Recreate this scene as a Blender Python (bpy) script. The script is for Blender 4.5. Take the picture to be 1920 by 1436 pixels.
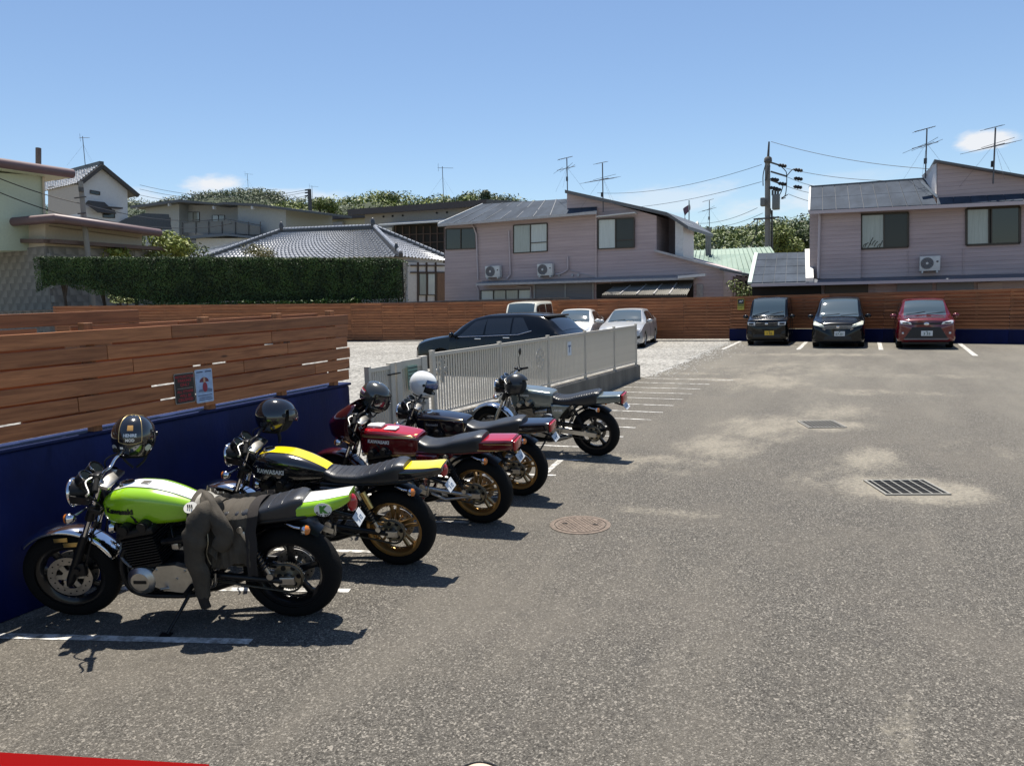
import bpy, math, random
from math import sin, cos, pi, radians as R, sqrt, atan2
from mathutils import Vector, Matrix, Euler, noise as mnoise
random.seed(7)
for o in list(bpy.data.objects): bpy.data.objects.remove(o)
SC = bpy.context.scene
COL = SC.collection
# ------------------------------------------------------------------ camera
EYE = 2.17
FPX = 1415.0
AX = (Vector((0.90700, 0.02198, -0.42060)), Vector((0.42009, -0.11819, 0.89975)), Vector((-0.02979, -0.99275, -0.11648)))
def _orth():
    n = Vector((0.03, 1.0, 166/1415)).normalized()
    vx = 1620.0
    F = Vector((vx-960, 552-0.03*(vx-960)-718, FPX)); F = (F - n*F.dot(n)).normalized()
    return n.cross(F), F, -n
AX = _orth()          # rows: world X, Y, Z written in camera (right, down, forward)
cam_d = bpy.data.cameras.new('camera'); cam = bpy.data.objects.new('camera', cam_d); COL.objects.link(cam)
rt = Vector((AX[0].x, AX[1].x, AX[2].x)); dn = Vector((AX[0].y, AX[1].y, AX[2].y)); fw = Vector((AX[0].z, AX[1].z, AX[2].z))
M = Matrix((rt, -dn, -fw)).transposed().to_4x4(); M.translation = (0, 0, EYE)
cam.matrix_world = M
cam_d.sensor_width = 36; cam_d.lens = FPX/1920*36; cam_d.clip_start = 0.05; cam_d.clip_end = 3000
SC.camera = cam
# ------------------------------------------------------------------ world, sun, exposure
SUN_DIR = Vector((-0.14, 0.24, 1.0)).normalized()        # towards the sun
w = bpy.data.worlds.new('World'); SC.world = w; w.use_nodes = True
nt = w.node_tree; nt.nodes.clear()
out = nt.nodes.new('ShaderNodeOutputWorld'); bg = nt.nodes.new('ShaderNodeBackground'); bg.inputs['Strength'].default_value = 0.088
sky = nt.nodes.new('ShaderNodeTexSky'); sky.sky_type = 'NISHITA'; sky.sun_disc = False
sky.sun_elevation = math.asin(SUN_DIR.z); sky.sun_rotation = atan2(SUN_DIR.x, SUN_DIR.y)
sky.altitude = 0; sky.air_density = 1.0; sky.dust_density = 0.35; sky.ozone_density = 4.0
# small fair weather clouds low over the hills
tc = nt.nodes.new('ShaderNodeTexCoord')
def wn(t, **k):
    n_ = nt.nodes.new(t)
    for a, b in k.items(): setattr(n_, a, b)
    return n_
sep = wn('ShaderNodeSeparateXYZ'); nt.links.new(tc.outputs['Generated'], sep.inputs[0])
mp = wn('ShaderNodeMapping'); mp.inputs['Scale'].default_value = (5, 5, 15); nt.links.new(tc.outputs['Generated'], mp.inputs[0])
ns = wn('ShaderNodeTexNoise'); ns.inputs['Scale'].default_value = 1.6; ns.inputs['Detail'].default_value = 7; ns.inputs['Roughness'].default_value = .6
nt.links.new(mp.outputs[0], ns.inputs[0])
def sky_dir(x, y):
    c = Vector((x-960, y-718, FPX)); return Vector((AX[0].dot(c), AX[1].dot(c), AX[2].dot(c))).normalized()
last = None
for (cx_, cy_, rx, rz, k) in ((402, 345, .036, .011, 1.0), (1842, 265, .026, .011, 1.15), (500, 366, .10, .010, .55), (1240, 378, .08, .016, .42), (1490, 380, .09, .016, .5), (1590, 330, .05, .008, .16), (250, 372, .06, .010, .45)):
    d = sky_dir(cx_, cy_)
    sb = wn('ShaderNodeVectorMath', operation='SUBTRACT'); nt.links.new(tc.outputs['Generated'], sb.inputs[0]); sb.inputs[1].default_value = d
    ml = wn('ShaderNodeVectorMath', operation='MULTIPLY'); nt.links.new(sb.outputs[0], ml.inputs[0]); ml.inputs[1].default_value = (1/rx, 1/rx, 1/rz)
    ln = wn('ShaderNodeVectorMath', operation='LENGTH'); nt.links.new(ml.outputs[0], ln.inputs[0])
    ad = wn('ShaderNodeMath', operation='MULTIPLY_ADD'); nt.links.new(ns.outputs['Fac'], ad.inputs[0]); ad.inputs[1].default_value = -4.2; nt.links.new(ln.outputs['Value'], ad.inputs[2])
    mr = wn('ShaderNodeMapRange'); mr.interpolation_type = 'SMOOTHSTEP'; nt.links.new(ad.outputs[0], mr.inputs[0])
    mr.inputs['From Min'].default_value = -1.75; mr.inputs['From Max'].default_value = -0.75; mr.inputs['To Min'].default_value = k; mr.inputs['To Max'].default_value = 0
    if last is None: last = mr.outputs[0]
    else:
        mx = wn('ShaderNodeMath', operation='MAXIMUM'); nt.links.new(last, mx.inputs[0]); nt.links.new(mr.outputs[0], mx.inputs[1]); last = mx.outputs[0]
cl = wn('ShaderNodeMath', operation='MINIMUM'); nt.links.new(last, cl.inputs[0]); cl.inputs[1].default_value = .93
mix = wn('ShaderNodeMix', data_type='RGBA'); nt.links.new(cl.outputs[0], mix.inputs['Factor'])
hs = wn('ShaderNodeHueSaturation'); hs.inputs['Saturation'].default_value = 1.0; nt.links.new(sky.outputs[0], hs.inputs['Color'])
nt.links.new(hs.outputs[0], mix.inputs['A']); mix.inputs['B'].default_value = (6.4, 6.5, 6.7, 1)
nt.links.new(mix.outputs['Result'], bg.inputs[0]); nt.links.new(bg.outputs[0], out.inputs[0])
sl = bpy.data.lights.new('sun', 'SUN'); sl.energy = 5.0; sl.angle = R(0.53); sl.color = (1.0, .94, .84)
so = bpy.data.objects.new('sun', sl); COL.objects.link(so); so.rotation_euler = SUN_DIR.to_track_quat('Z', 'Y').to_euler(); so.location = (0, 0, 60)
vs = SC.view_settings; vs.view_transform = 'Standard'; vs.look = 'None'; vs.exposure = 0.66; vs.gamma = 1.0; vs.use_curve_mapping = False
SC.render.engine = 'CYCLES'
SC.cycles.max_bounces = 4; SC.cycles.diffuse_bounces = 2; SC.cycles.glossy_bounces = 3; SC.cycles.transparent_max_bounces = 6
# ------------------------------------------------------------------ measuring helpers (survey of the photograph)
def ray(x, y):
    c = Vector((x-960, y-718, FPX)); return Vector((AX[0].dot(c), AX[1].dot(c), AX[2].dot(c)))
def G(x, y, z=0.0):
    d = ray(x, y); t = (z-EYE)/d.z; return Vector((d.x*t, d.y*t, z))
def AY(x, y, Y):
    d = ray(x, y); t = Y/d.y; return Vector((d.x*t, Y, EYE+d.z*t))
def AXX(x, y, X):
    d = ray(x, y); t = X/d.x; return Vector((X, d.y*t, EYE+d.z*t))
# ------------------------------------------------------------------ materials
MATS = {}
def mat(name, col, rough=.6, metal=0.0, coat=0.0, noise=0.0, nscale=8.0, bump=0.0, bscale=40.0, spec=.5, col2=None, streak=None, emit=None, trans=0.0, coords='Object', alpha=1.0):
    if name in MATS: return MATS[name]
    m = bpy.data.materials.new(name); m.use_nodes = True; MATS[name] = m
    t = m.node_tree; b = t.nodes['Principled BSDF']; L = t.links.new
    c4 = (*col, 1)
    b.inputs['Base Color'].default_value = c4; b.inputs['Roughness'].default_value = rough; b.inputs['Metallic'].default_value = metal
    b.inputs['Specular IOR Level'].default_value = spec
    if coat: b.inputs['Coat Weight'].default_value = coat; b.inputs['Coat Roughness'].default_value = .03
    if trans: b.inputs['Transmission Weight'].default_value = trans
    if alpha < 1: b.inputs['Alpha'].default_value = alpha
    if emit: b.inputs['Emission Color'].default_value = (*emit, 1); b.inputs['Emission Strength'].default_value = 1
    if noise or bump or col2:
        tcn = t.nodes.new('ShaderNodeTexCoord'); mpn = t.nodes.new('ShaderNodeMapping'); L(tcn.outputs[coords], mpn.inputs[0])
        if streak: mpn.inputs['Scale'].default_value = streak
        if noise or col2:
            nz = t.nodes.new('ShaderNodeTexNoise'); nz.inputs['Scale'].default_value = nscale; nz.inputs['Detail'].default_value = 6; nz.inputs['Roughness'].default_value = .65
            L(mpn.outputs[0], nz.inputs[0])
            mrn = t.nodes.new('ShaderNodeMapRange'); mrn.inputs['From Min'].default_value = .32; mrn.inputs['From Max'].default_value = .68; L(nz.outputs['Fac'], mrn.inputs[0])
            mxn = t.nodes.new('ShaderNodeMix'); mxn.data_type = 'RGBA'; L(mrn.outputs[0], mxn.inputs['Factor'])
            if col2: mxn.inputs['A'].default_value = c4; mxn.inputs['B'].default_value = (*col2, 1)
            else:
                mxn.inputs['A'].default_value = (*[max(0, q*(1-noise)) for q in col], 1); mxn.inputs['B'].default_value = (*[min(1, q*(1+noise)) for q in col], 1)
            L(mxn.outputs['Result'], b.inputs['Base Color'])
        if bump:
            nb = t.nodes.new('ShaderNodeTexNoise'); nb.inputs['Scale'].default_value = bscale; nb.inputs['Detail'].default_value = 4
            L(mpn.outputs[0], nb.inputs[0])
            bn = t.nodes.new('ShaderNodeBump'); bn.inputs['Strength'].default_value = bump; bn.inputs['Distance'].default_value = .02
            L(nb.outputs['Fac'], bn.inputs['Height']); L(bn.outputs[0], b.inputs['Normal'])
    return m
# ------------------------------------------------------------------ mesh builder
def link(o): COL.objects.link(o); return o
class MB:
    def __init__(s): s.v = []; s.f = []
    def add(s, vs, fs, M=None):
        b = len(s.v)
        s.v += [tuple(M @ Vector(p)) if M else tuple(p) for p in vs]
        s.f += [tuple(i+b for i in f) for f in fs]; return s
    def box(s, c, d, M=None, bev=0.0):
        x, y, z = c; a, b, h = d[0]/2, d[1]/2, d[2]/2
        if bev <= 0:
            vs = [(x+i*a, y+j*b, z+k*h) for k in (-1, 1) for j in (-1, 1) for i in (-1, 1)]
            return s.add(vs, [(0, 2, 3, 1), (4, 5, 7, 6), (0, 1, 5, 4), (2, 6, 7, 3), (0, 4, 6, 2), (1, 3, 7, 5)], M)
        bm = __import__('bmesh').new(); import bmesh
        bmesh.ops.create_cube(bm, size=1)
        for q in bm.verts: q.co = Vector((x+q.co.x*2*a, y+q.co.y*2*b, z+q.co.z*2*h))
        bmesh.ops.bevel(bm, geom=bm.edges[:], offset=bev, segments=2, affect='EDGES', profile=.5)
        bm.verts.index_update()
        s.add([q.co[:] for q in bm.verts], [[q.index for q in f.verts] for f in bm.faces], M); bm.free(); return s
    def bar(s, p, q, wd, h=None, up=(0, 0, 1)):
        p = Vector(p); q = Vector(q); h = wd if h is None else h
        d = (q-p); L = d.length; d.normalize(); upv = Vector(up)
        if abs(d.dot(upv)) > .97: upv = Vector((0, 1, 0))
        sd = d.cross(upv).normalized(); u = sd.cross(d)
        vs = [e+sd*(i*wd/2)+u*(j*h/2) for e in (p, q) for (i, j) in ((-1, -1), (1, -1), (1, 1), (-1, 1))]
        return s.add(vs, [(0, 3, 2, 1), (4, 5, 6, 7), (0, 1, 5, 4), (1, 2, 6, 5), (2, 3, 7, 6), (3, 0, 4, 7)])
    def tube(s, pts, r, seg=8, cap=True, closed=False):
        pts = [Vector(p) for p in pts]; n = len(pts); b = len(s.v)
        rr = r if isinstance(r, (list, tuple)) else [r]*n
        pu = None
        for i, p in enumerate(pts):
            if closed: d = pts[(i+1) % n]-pts[i-1]
            else: d = pts[min(i+1, n-1)]-pts[max(i-1, 0)]
            d.normalize()
            if pu is None:
                a = Vector((0, 0, 1)) if abs(d.z) < .9 else Vector((0, 1, 0))
                pu = d.cross(a).normalized()
            else: pu = (pu-d*pu.dot(d)).normalized()
            pv = d.cross(pu)
            for k in range(seg):
                a = 2*pi*k/seg; s.v.append(tuple(p+pu*(cos(a)*rr[i])+pv*(sin(a)*rr[i])))
        m = n if closed else n-1
        for i in range(m):
            for k in range(seg):
                i2 = (i+1) % n
                s.f.append((b+i*seg+k, b+i*seg+(k+1) % seg, b+i2*seg+(k+1) % seg, b+i2*seg+k))
        if cap and not closed:
            s.f.append(tuple(b+k for k in range(seg))[::-1]); s.f.append(tuple(b+(n-1)*seg+k for k in range(seg)))
        return s
    def lathe(s, prof, c=(0, 0, 0), axis=(0, 1, 0), seg=24, closed=False, a0=0, a1=2*pi):
        """prof: (radius, along axis)"""
        ax = Vector(axis).normalized(); c = Vector(c)
        t = Vector((0, 0, 1)) if abs(ax.z) < .9 else Vector((1, 0, 0))
        e1 = (t-ax*t.dot(ax)).normalized(); e2 = ax.cross(e1); b = len(s.v); n = len(prof)
        full = abs(a1-a0-2*pi) < 1e-6; ns_ = seg if full else seg+1
        for k in range(ns_):
            a = a0+(a1-a0)*k/seg
            dr = e1*cos(a)+e2*sin(a)
            for (r, h) in prof: s.v.append(tuple(c+dr*r+ax*h))
        for k in range(seg):
            k2 = (k+1) % ns_ if full else k+1
            for i in range(n if closed else n-1):
                i2 = (i+1) % n
                s.f.append((b+k*n+i, b+k*n+i2, b+k2*n+i2, b+k2*n+i))
        return s
    def disc(s, c, r, t, axis=(0, 1, 0), seg=20, bev=.0):
        if bev: return s.lathe([(0, -t/2), (r-bev, -t/2), (r, -t/2+bev), (r, t/2-bev), (r-bev, t/2), (0, t/2)], c, axis, seg)
        return s.lathe([(0, -t/2), (r, -t/2), (r, t/2), (0, t/2)], c, axis, seg)
    def prism(s, poly, off, M=None):
        """poly: list of 3d points, extruded by vector off"""
        n = len(poly); off = Vector(off); p2 = [tuple(Vector(p)+off) for p in poly]
        fs = [tuple(range(n))[::-1], tuple(range(n, 2*n))]+[(i, (i+1) % n, n+(i+1) % n, n+i) for i in range(n)]
        return s.add([tuple(p) for p in poly]+p2, fs, M)
    def loft(s, secs, cap=True, close=True):
        b = len(s.v); n = len(secs[0])
        for q in secs: s.v += [tuple(p) for p in q]
        for i in range(len(secs)-1):
            for k in range(n if close else n-1):
                k2 = (k+1) % n
                s.f.append((b+i*n+k, b+i*n+k2, b+(i+1)*n+k2, b+(i+1)*n+k))
        if cap and close:
            s.f.append(tuple(b+k for k in range(n))[::-1]); s.f.append(tuple(b+(len(secs)-1)*n+k for k in range(n)))
        return s
    def grid(s, fn, nu, nv, thick=None):
        b = len(s.v)
        for i in range(nu+1):
            for j in range(nv+1): s.v.append(tuple(fn(i/nu, j/nv)))
        for i in range(nu):
            for j in range(nv):
                a = b+i*(nv+1)+j; s.f.append((a, a+nv+1, a+nv+2, a+1))
        return s
    def ell(s, c, r, seg=16, rings=10):
        b = len(s.v); c = Vector(c)
        for i in range(rings+1):
            t = pi*i/rings
            for k in range(seg):
                a = 2*pi*k/seg; s.v.append((c.x+r[0]*sin(t)*cos(a), c.y+r[1]*sin(t)*sin(a), c.z+r[2]*cos(t)))
        for i in range(rings):
            for k in range(seg):
                k2 = (k+1) % seg; s.f.append((b+i*seg+k, b+(i+1)*seg+k, b+(i+1)*seg+k2, b+i*seg+k2))
        return s
    def mesh(s, name, m, smooth=None):
        me = bpy.data.meshes.new(name); me.from_pydata(s.v, [], s.f); me.update()
        if m is not None: me.materials.append(m)
        if smooth is not None:
            me.polygons.foreach_set('use_smooth', [True]*len(me.polygons))
            if smooth < 179: me.set_sharp_from_angle(angle=R(smooth))
        return me
    def build(s, name, m, parent=None, smooth=None, recalc=False):
        me = s.mesh(name, m, smooth)
        if recalc:
            import bmesh
            bm = bmesh.new(); bm.from_mesh(me); bmesh.ops.recalc_face_normals(bm, faces=bm.faces); bm.to_mesh(me); bm.free()
        o = link(bpy.data.objects.new(name, me))
        if parent is not None: o.parent = parent
        return o
def inst(name, me, parent=None, loc=(0, 0, 0), rot=(0, 0, 0), scale=(1, 1, 1)):
    o = link(bpy.data.objects.new(name, me)); o.location = loc; o.rotation_euler = rot; o.scale = scale
    if parent is not None: o.parent = parent
    return o
def tag(o, label, cat, group=None, kind=None):
    if label: o['label'] = label
    if cat: o['category'] = cat
    if group: o['group'] = group
    if kind: o['kind'] = kind
    return o
def struct(o): o['kind'] = 'structure'; return o
def thing(name, label, cat, loc=(0, 0, 0), rot=(0, 0, 0), group=None):
    o = link(bpy.data.objects.new(name, None)); o.empty_display_size = .2
    o.location = loc; o.rotation_euler = rot; return tag(o, label, cat, group)
def text_mesh(txt, size, extrude=.0015, shear=0.0, align='CENTER', bold=0.0, spacing=1.0):
    cu = bpy.data.curves.new('lettering', 'FONT'); cu.body = txt; cu.size = size; cu.extrude = extrude; cu.align_x = align; cu.align_y = 'CENTER'; cu.shear = shear; cu.offset = bold; cu.space_character = spacing; cu.resolution_u = 3
    o = bpy.data.objects.new('lettering', cu); COL.objects.link(o)
    dg = bpy.context.evaluated_depsgraph_get()
    me = bpy.data.meshes.new_from_object(o.evaluated_get(dg)); bpy.data.objects.remove(o); bpy.data.curves.remove(cu)
    return me
def text(txt, size, m, parent, loc, rot, **k):
    me = text_mesh(txt, size, **k); me.materials.clear(); me.materials.append(m); me.name = 'lettering'
    return inst('lettering', me, parent, loc, rot)
def lerp(a, b, t): return a+(b-a)*t
def interp(x, pts):
    if x <= pts[0][0]: return pts[0][1]
    for (a, b), (c, d) in zip(pts, pts[1:]):
        if x <= c: return b+(d-b)*(x-a)/(c-a)
    return pts[-1][1]
def sinterp(x, pts):
    """Catmull-Rom (monotone-ish) through (x, y) points"""
    if x <= pts[0][0]: return pts[0][1]
    if x >= pts[-1][0]: return pts[-1][1]
    for i in range(len(pts)-1):
        if x <= pts[i+1][0]:
            x0, y0 = pts[i]; x1, y1 = pts[i+1]; h = x1-x0; t = (x-x0)/h
            def sl_(j):
                if j == 0 or j == len(pts)-1: return 0 if False else ((pts[min(j+1, len(pts)-1)][1]-pts[max(j-1, 0)][1])/(pts[min(j+1, len(pts)-1)][0]-pts[max(j-1, 0)][0]))
                a = (pts[j][1]-pts[j-1][1])/(pts[j][0]-pts[j-1][0]); b = (pts[j+1][1]-pts[j][1])/(pts[j+1][0]-pts[j][0])
                return 0 if a*b <= 0 else 2*a*b/(a+b)
            m0, m1 = sl_(i), sl_(i+1)
            return (2*t**3-3*t*t+1)*y0+(t**3-2*t*t+t)*h*m0+(-2*t**3+3*t*t)*y1+(t**3-t*t)*h*m1
# common materials
BLACK = mat('black_plastic', (.008, .008, .009), .4, spec=.3)
RUBBER = mat('tyre_rubber', (.0075, .0075, .0075), .8, bump=.2, bscale=60, spec=.14)
CHROME = mat('chrome', (.72, .72, .74), .09, 1.0)
STEEL = mat('brushed_steel', (.42, .41, .39), .34, 1.0, noise=.15, nscale=20)
ALU = mat('cast_aluminium', (.50, .49, .46), .38, 1.0, noise=.12, nscale=14)
DARKMETAL = mat('dark_metal', (.016, .016, .017), .36, .4, spec=.4)
GLASSD = mat('dark_glass', (.010, .014, .016), .04, 0, spec=.6)
WHITE = mat('white_paint', (.78, .78, .76), .45)
def paint(name, col, rough=.25, metal=0.0): return mat(name, col, rough, metal, coat=1.0)
def bez(pts, n=8):
    """smooth polyline through points"""
    pts = [Vector(p) for p in pts]; o = []
    for i in range(len(pts)-1):
        p0, p1, p2, p3 = pts[max(i-1, 0)], pts[i], pts[i+1], pts[min(i+2, len(pts)-1)]
        for k in range(n):
            t = k/n; o.append(.5*((2*p1)+(p2-p0)*t+(2*p0-5*p1+4*p2-p3)*t*t+(3*p1-p0-3*p2+p3)*t**3))
    o.append(pts[-1]); return o
# ================================================================== ground
SAND = [(1697, 915, .95, .70, 1.25), (1540, 797, 1.0, .7, .95), (1350, 835, .8, 1.1, .85), (1430, 800, 1.0, 1.6, .8), (1635, 860, .5, 1.1, .85), (1560, 770, 1.0, 1.4, .65), (1440, 715, 1.2, 2.6, .75), (1370, 712, 2.2, .5, .85), (1290, 700, 1.6, .4, .6), (1530, 665, 3.6, 1.0, .6), (1700, 705, 3.4, .7, .45), (1250, 960, 1.0, .22, .5), (1180, 880, 1.2, .45, .5), (1690, 1300, .14, .9, .40), (1690, 1390, .16, .5, .42), (1230, 862, 1.6, .45, .55), (1600, 735, 2.8, .8, .45), (1830, 840, 1.6, 1.1, .30), (1480, 690, 3.0, 3.5, .45), (1600, 900, 1.5, 1.6, .32), (1460, 640, 5, 1.5, .45)]
SAND = [(G(x, y), rx, ry, k) for x, y, rx, ry, k in SAND]
def sand_at(x, y):
    s = 0
    for c, rx, ry, k in SAND:
        r = sqrt(((x-c.x)/rx)**2+((y-c.y)/ry)**2); t = min(1, max(0, (1.25-r)/1.1)); s = max(s, k*t*t*(3-2*t))
    return s
def asphalt_mat():
    m = bpy.data.materials.new('asphalt'); m.use_nodes = True; t = m.node_tree; L = t.links.new; N = t.nodes.new
    b = t.nodes['Principled BSDF']; b.inputs['Roughness'].default_value = .82; b.inputs['Specular IOR Level'].default_value = .35
    g = N('ShaderNodeNewGeometry'); P = g.outputs['Position']
    def vor(sc, feat='F1'):
        v = N('ShaderNodeTexVoronoi'); v.feature = feat; v.inputs['Scale'].default_value = sc; L(P, v.inputs['Vector']); return v
    def noi(sc, det=5, ro=.6):
        v = N('ShaderNodeTexNoise'); v.inputs['Scale'].default_value = sc; v.inputs['Detail'].default_value = det; v.inputs['Roughness'].default_value = ro; L(P, v.inputs['Vector']); return v
    def mixc(a, bb, fac):
        x = N('ShaderNodeMix'); x.data_type = 'RGBA'
        for s_, vv in (('A', a), ('B', bb)):
            if isinstance(vv, tuple): x.inputs[s_].default_value = (*vv, 1)
            else: L(vv, x.inputs[s_])
        if isinstance(fac, (int, float)): x.inputs['Factor'].default_value = fac
        else: L(fac, x.inputs['Factor'])
        return x.outputs['Result']
    def mr(src, a, bb, c=0., d=1.):
        x = N('ShaderNodeMapRange'); x.interpolation_type = 'SMOOTHSTEP'; L(src, x.inputs[0])
        for k, vv in zip(('From Min', 'From Max', 'To Min', 'To Max'), (a, bb, c, d)): x.inputs[k].default_value = vv
        return x.outputs[0]
    def mth(op, a, bb):
        x = N('ShaderNodeMath'); x.operation = op
        for i_, vv in enumerate((a, bb)):
            if isinstance(vv, (int, float)): x.inputs[i_].default_value = vv
            else: L(vv, x.inputs[i_])
        return x.outputs[0]
    v1 = vor(150); sp = N('ShaderNodeSeparateColor'); L(v1.outputs['Color'], sp.inputs[0])
    v2 = vor(88); sp2 = N('ShaderNodeSeparateColor'); L(v2.outputs['Color'], sp2.inputs[0])
    big = noi(.55, 4); mid = noi(3.2, 5); fine = noi(24, 4)
    base = mixc((.086, .079, .067), (.142, .130, .111), mr(sp.outputs[0], .1, .9))
    base = mixc(base, (.32, .295, .255), mth('MULTIPLY', mr(sp.outputs[1], .80, .90), mr(v1.outputs['Distance'], .006, .0035) if False else .85))
    base = mixc(base, (.40, .365, .31), mth('MULTIPLY', mr(sp2.outputs[1], .90, .95), .75))
    base = mixc(base, (.030, .026, .022), mth('MULTIPLY', mr(sp2.outputs[2], .74, .9), .62))
    base = mixc(base, (.185, .165, .136), mth('MULTIPLY', mr(big.outputs['Fac'], .42, .66), .40))
    base = mixc(base, (.065, .060, .056), mth('MULTIPLY', mr(mid.outputs['Fac'], .54, .74), .30))
    mp = N('ShaderNodeMapping'); mp.inputs['Scale'].default_value = (.55, .12, 1); mp.inputs['Rotation'].default_value = (0, 0, .25); L(P, mp.inputs[0])
    lane = N('ShaderNodeTexNoise'); lane.inputs['Scale'].default_value = 1.6; lane.inputs['Detail'].default_value = 5; lane.inputs['Roughness'].default_value = .6; L(mp.outputs[0], lane.inputs['Vector'])
    base = mixc(base, (.205, .184, .152), mth('MULTIPLY', mr(lane.outputs['Fac'], .50, .68), .38))
    oil = noi(1.1, 3, .5); base = mixc(base, (.045, .040, .036), mth('MULTIPLY', mr(oil.outputs['Fac'], .66, .76), .45))
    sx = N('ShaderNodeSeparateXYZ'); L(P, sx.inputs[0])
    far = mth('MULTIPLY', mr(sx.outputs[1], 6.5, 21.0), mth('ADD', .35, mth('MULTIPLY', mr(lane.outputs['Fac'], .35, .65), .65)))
    base = mixc(base, (.26, .240, .198), mth('MULTIPLY', far, .62))      # paler tone growing towards the far end of the lot
    # washed-in sand round the drains and along the fall of the lot
    at = N('ShaderNodeAttribute'); at.attribute_name = 'sand'; s = at.outputs['Fac']
    mps = N('ShaderNodeMapping'); mps.inputs['Scale'].default_value = (1.0, .45, 1); mps.inputs['Rotation'].default_value = (0, 0, -.5); L(P, mps.inputs[0])
    wob = noi(1.9, 8, .75); L(mps.outputs[0], wob.inputs['Vector']); wob2 = noi(20, 6, .75)
    msk = mth('ADD', s, mth('MULTIPLY', mth('SUBTRACT', wob.outputs['Fac'], .52), 2.6))
    msk = mth('ADD', msk, mth('MULTIPLY', mth('SUBTRACT', wob2.outputs['Fac'], .5), 1.9))
    msk = mth('MULTIPLY', mth('MULTIPLY', mr(msk, .10, 1.0), mr(s, 0, .40)), .74)
    grit = mixc((.44, .395, .31), (.31, .28, .228), mr(fine.outputs['Fac'], .35, .65))
    base = mixc(base, grit, msk)
    L(base, b.inputs['Base Color'])
    bp = N('ShaderNodeBump'); bp.inputs['Strength'].default_value = .55; bp.inputs['Distance'].default_value = .006
    L(mth('ADD', mth('MULTIPLY', v1.outputs['Distance'], -60), sp.outputs[2]), bp.inputs['Height']); L(bp.outputs[0], b.inputs['Normal'])
    return m
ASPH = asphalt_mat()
def gravel_mat():
    m = bpy.data.materials.new('gravel'); m.use_nodes = True; t = m.node_tree; L = t.links.new; N = t.nodes.new
    b = t.nodes['Principled BSDF']; b.inputs['Roughness'].default_value = .9
    g = N('ShaderNodeNewGeometry'); P = g.outputs['Position']
    v = N('ShaderNodeTexVoronoi'); v.inputs['Scale'].default_value = 17; L(P, v.inputs['Vector'])
    r = N('ShaderNodeValToRGB'); sp = N('ShaderNodeSeparateColor'); L(v.outputs['Color'], sp.inputs[0]); L(sp.outputs[0], r.inputs[0])
    r.color_ramp.elements[0].color = (.13, .126, .115, 1); r.color_ramp.elements[1].color = (.43, .415, .38, 1)
    n = N('ShaderNodeTexNoise'); n.inputs['Scale'].default_value = .5; n.inputs['Detail'].default_value = 6; L(P, n.inputs['Vector'])
    x = N('ShaderNodeMix'); x.data_type = 'RGBA'; x.blend_type = 'MULTIPLY'; x.inputs['Factor'].default_value = .55; L(r.outputs[0], x.inputs['A'])
    r2 = N('ShaderNodeValToRGB'); L(n.outputs['Fac'], r2.inputs[0]); r2.color_ramp.elements[0].position = .35; r2.color_ramp.elements[0].color = (.55, .54, .52, 1); r2.color_ramp.elements[1].position = .65; r2.color_ramp.elements[1].color = (1, 1, 1, 1)
    L(r2.outputs[0], x.inputs['B']); L(x.outputs['Result'], b.inputs['Base Color'])
    bp = N('ShaderNodeBump'); bp.inputs['Strength'].default_value = .8; bp.inputs['Distance'].default_value = .03; bp.invert = True
    L(v.outputs['Distance'], bp.inputs['Height']); L(bp.outputs[0], b.inputs['Normal'])
    return m
GRAV = gravel_mat()
SOIL = mat('dry_soil', (.16, .14, .09), .95, noise=.4, nscale=.4)
def sheet(name, poly, z, m, nx=0):
    o = MB().add([(x, y, z) for x, y in poly], [tuple(range(len(poly)))]).build(name, m); return struct(o)
sheet('ground', [(-900, -60), (900, -60), (900, 1200), (-900, 1200)], -.02, SOIL)
lot = MB(); gx = [-5.05+.1*i for i in range(122)]; gy = [2.5+.1*i for i in range(308)]
for y in gy:
    for x in gx: lot.v.append((x, y, 0))
for j in range(len(gy)-1):
    for i in range(len(gx)-1): a = j*len(gx)+i; lot.f.append((a, a+1, a+len(gx)+1, a+len(gx)))
for (x0, y0, x1, y1) in ((-5.75, -12, -5.05, 7.1), (-5.05, -12, gx[-1], 2.5), (gx[-1], -12, 24, gy[-1]), (-5.05, gy[-1], 24, 36)): lot.add([(x0, y0, 0), (x1, y0, 0), (x1, y1, 0), (x0, y1, 0)], [(0, 1, 2, 3)])
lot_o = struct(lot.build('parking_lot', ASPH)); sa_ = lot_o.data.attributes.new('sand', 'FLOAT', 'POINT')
sa_.data.foreach_set('value', [sand_at(v[0], v[1]) for v in lot.v])
# gravel lot, its edge feathered over the asphalt in an uneven border
random.seed(3)
edge = [(-5.1, 7.1), (-5.1, 18.4)]
for i in range(34):
    y = 18.5+i*.42; edge.append((-4.92+.16*mnoise.noise((y*.9, 3, 0))+.05*mnoise.noise((y*4, 1, 0)), y))
sheet('gravel_lot', edge+[(-4.9, 33.2), (-62, 33.2), (-62, 7.1)], .006, GRAV)
# loose stones that spilled on to the asphalt and lie on the gravel near the fence end
st = MB(); random.seed(11)
for i in range(1500):
    y = random.uniform(18.6, 31); d = abs(random.gauss(0, .55)); x = -5.15+d*random.choice((1, .3, -2.2))+.2
    s = random.uniform(.010, .028)
    a = random.uniform(0, 6.28); vs = []
    for k in range(5): vs.append((x+cos(a+k*1.257)*s*random.uniform(.7, 1.2), y+sin(a+k*1.257)*s*random.uniform(.7, 1.2), .006))
    top = (x+random.uniform(-.3, .3)*s, y, .006+s*random.uniform(.5, .9))
    st.add(vs+[top], [(k, (k+1) % 5, 5) for k in range(5)])
tag(st.build('loose_stones', mat('pale_stone', (.42, .41, .38), .9, noise=.3, nscale=9)), 'scattered pale stones along the gravel edge', 'stones', kind='stuff')
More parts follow.
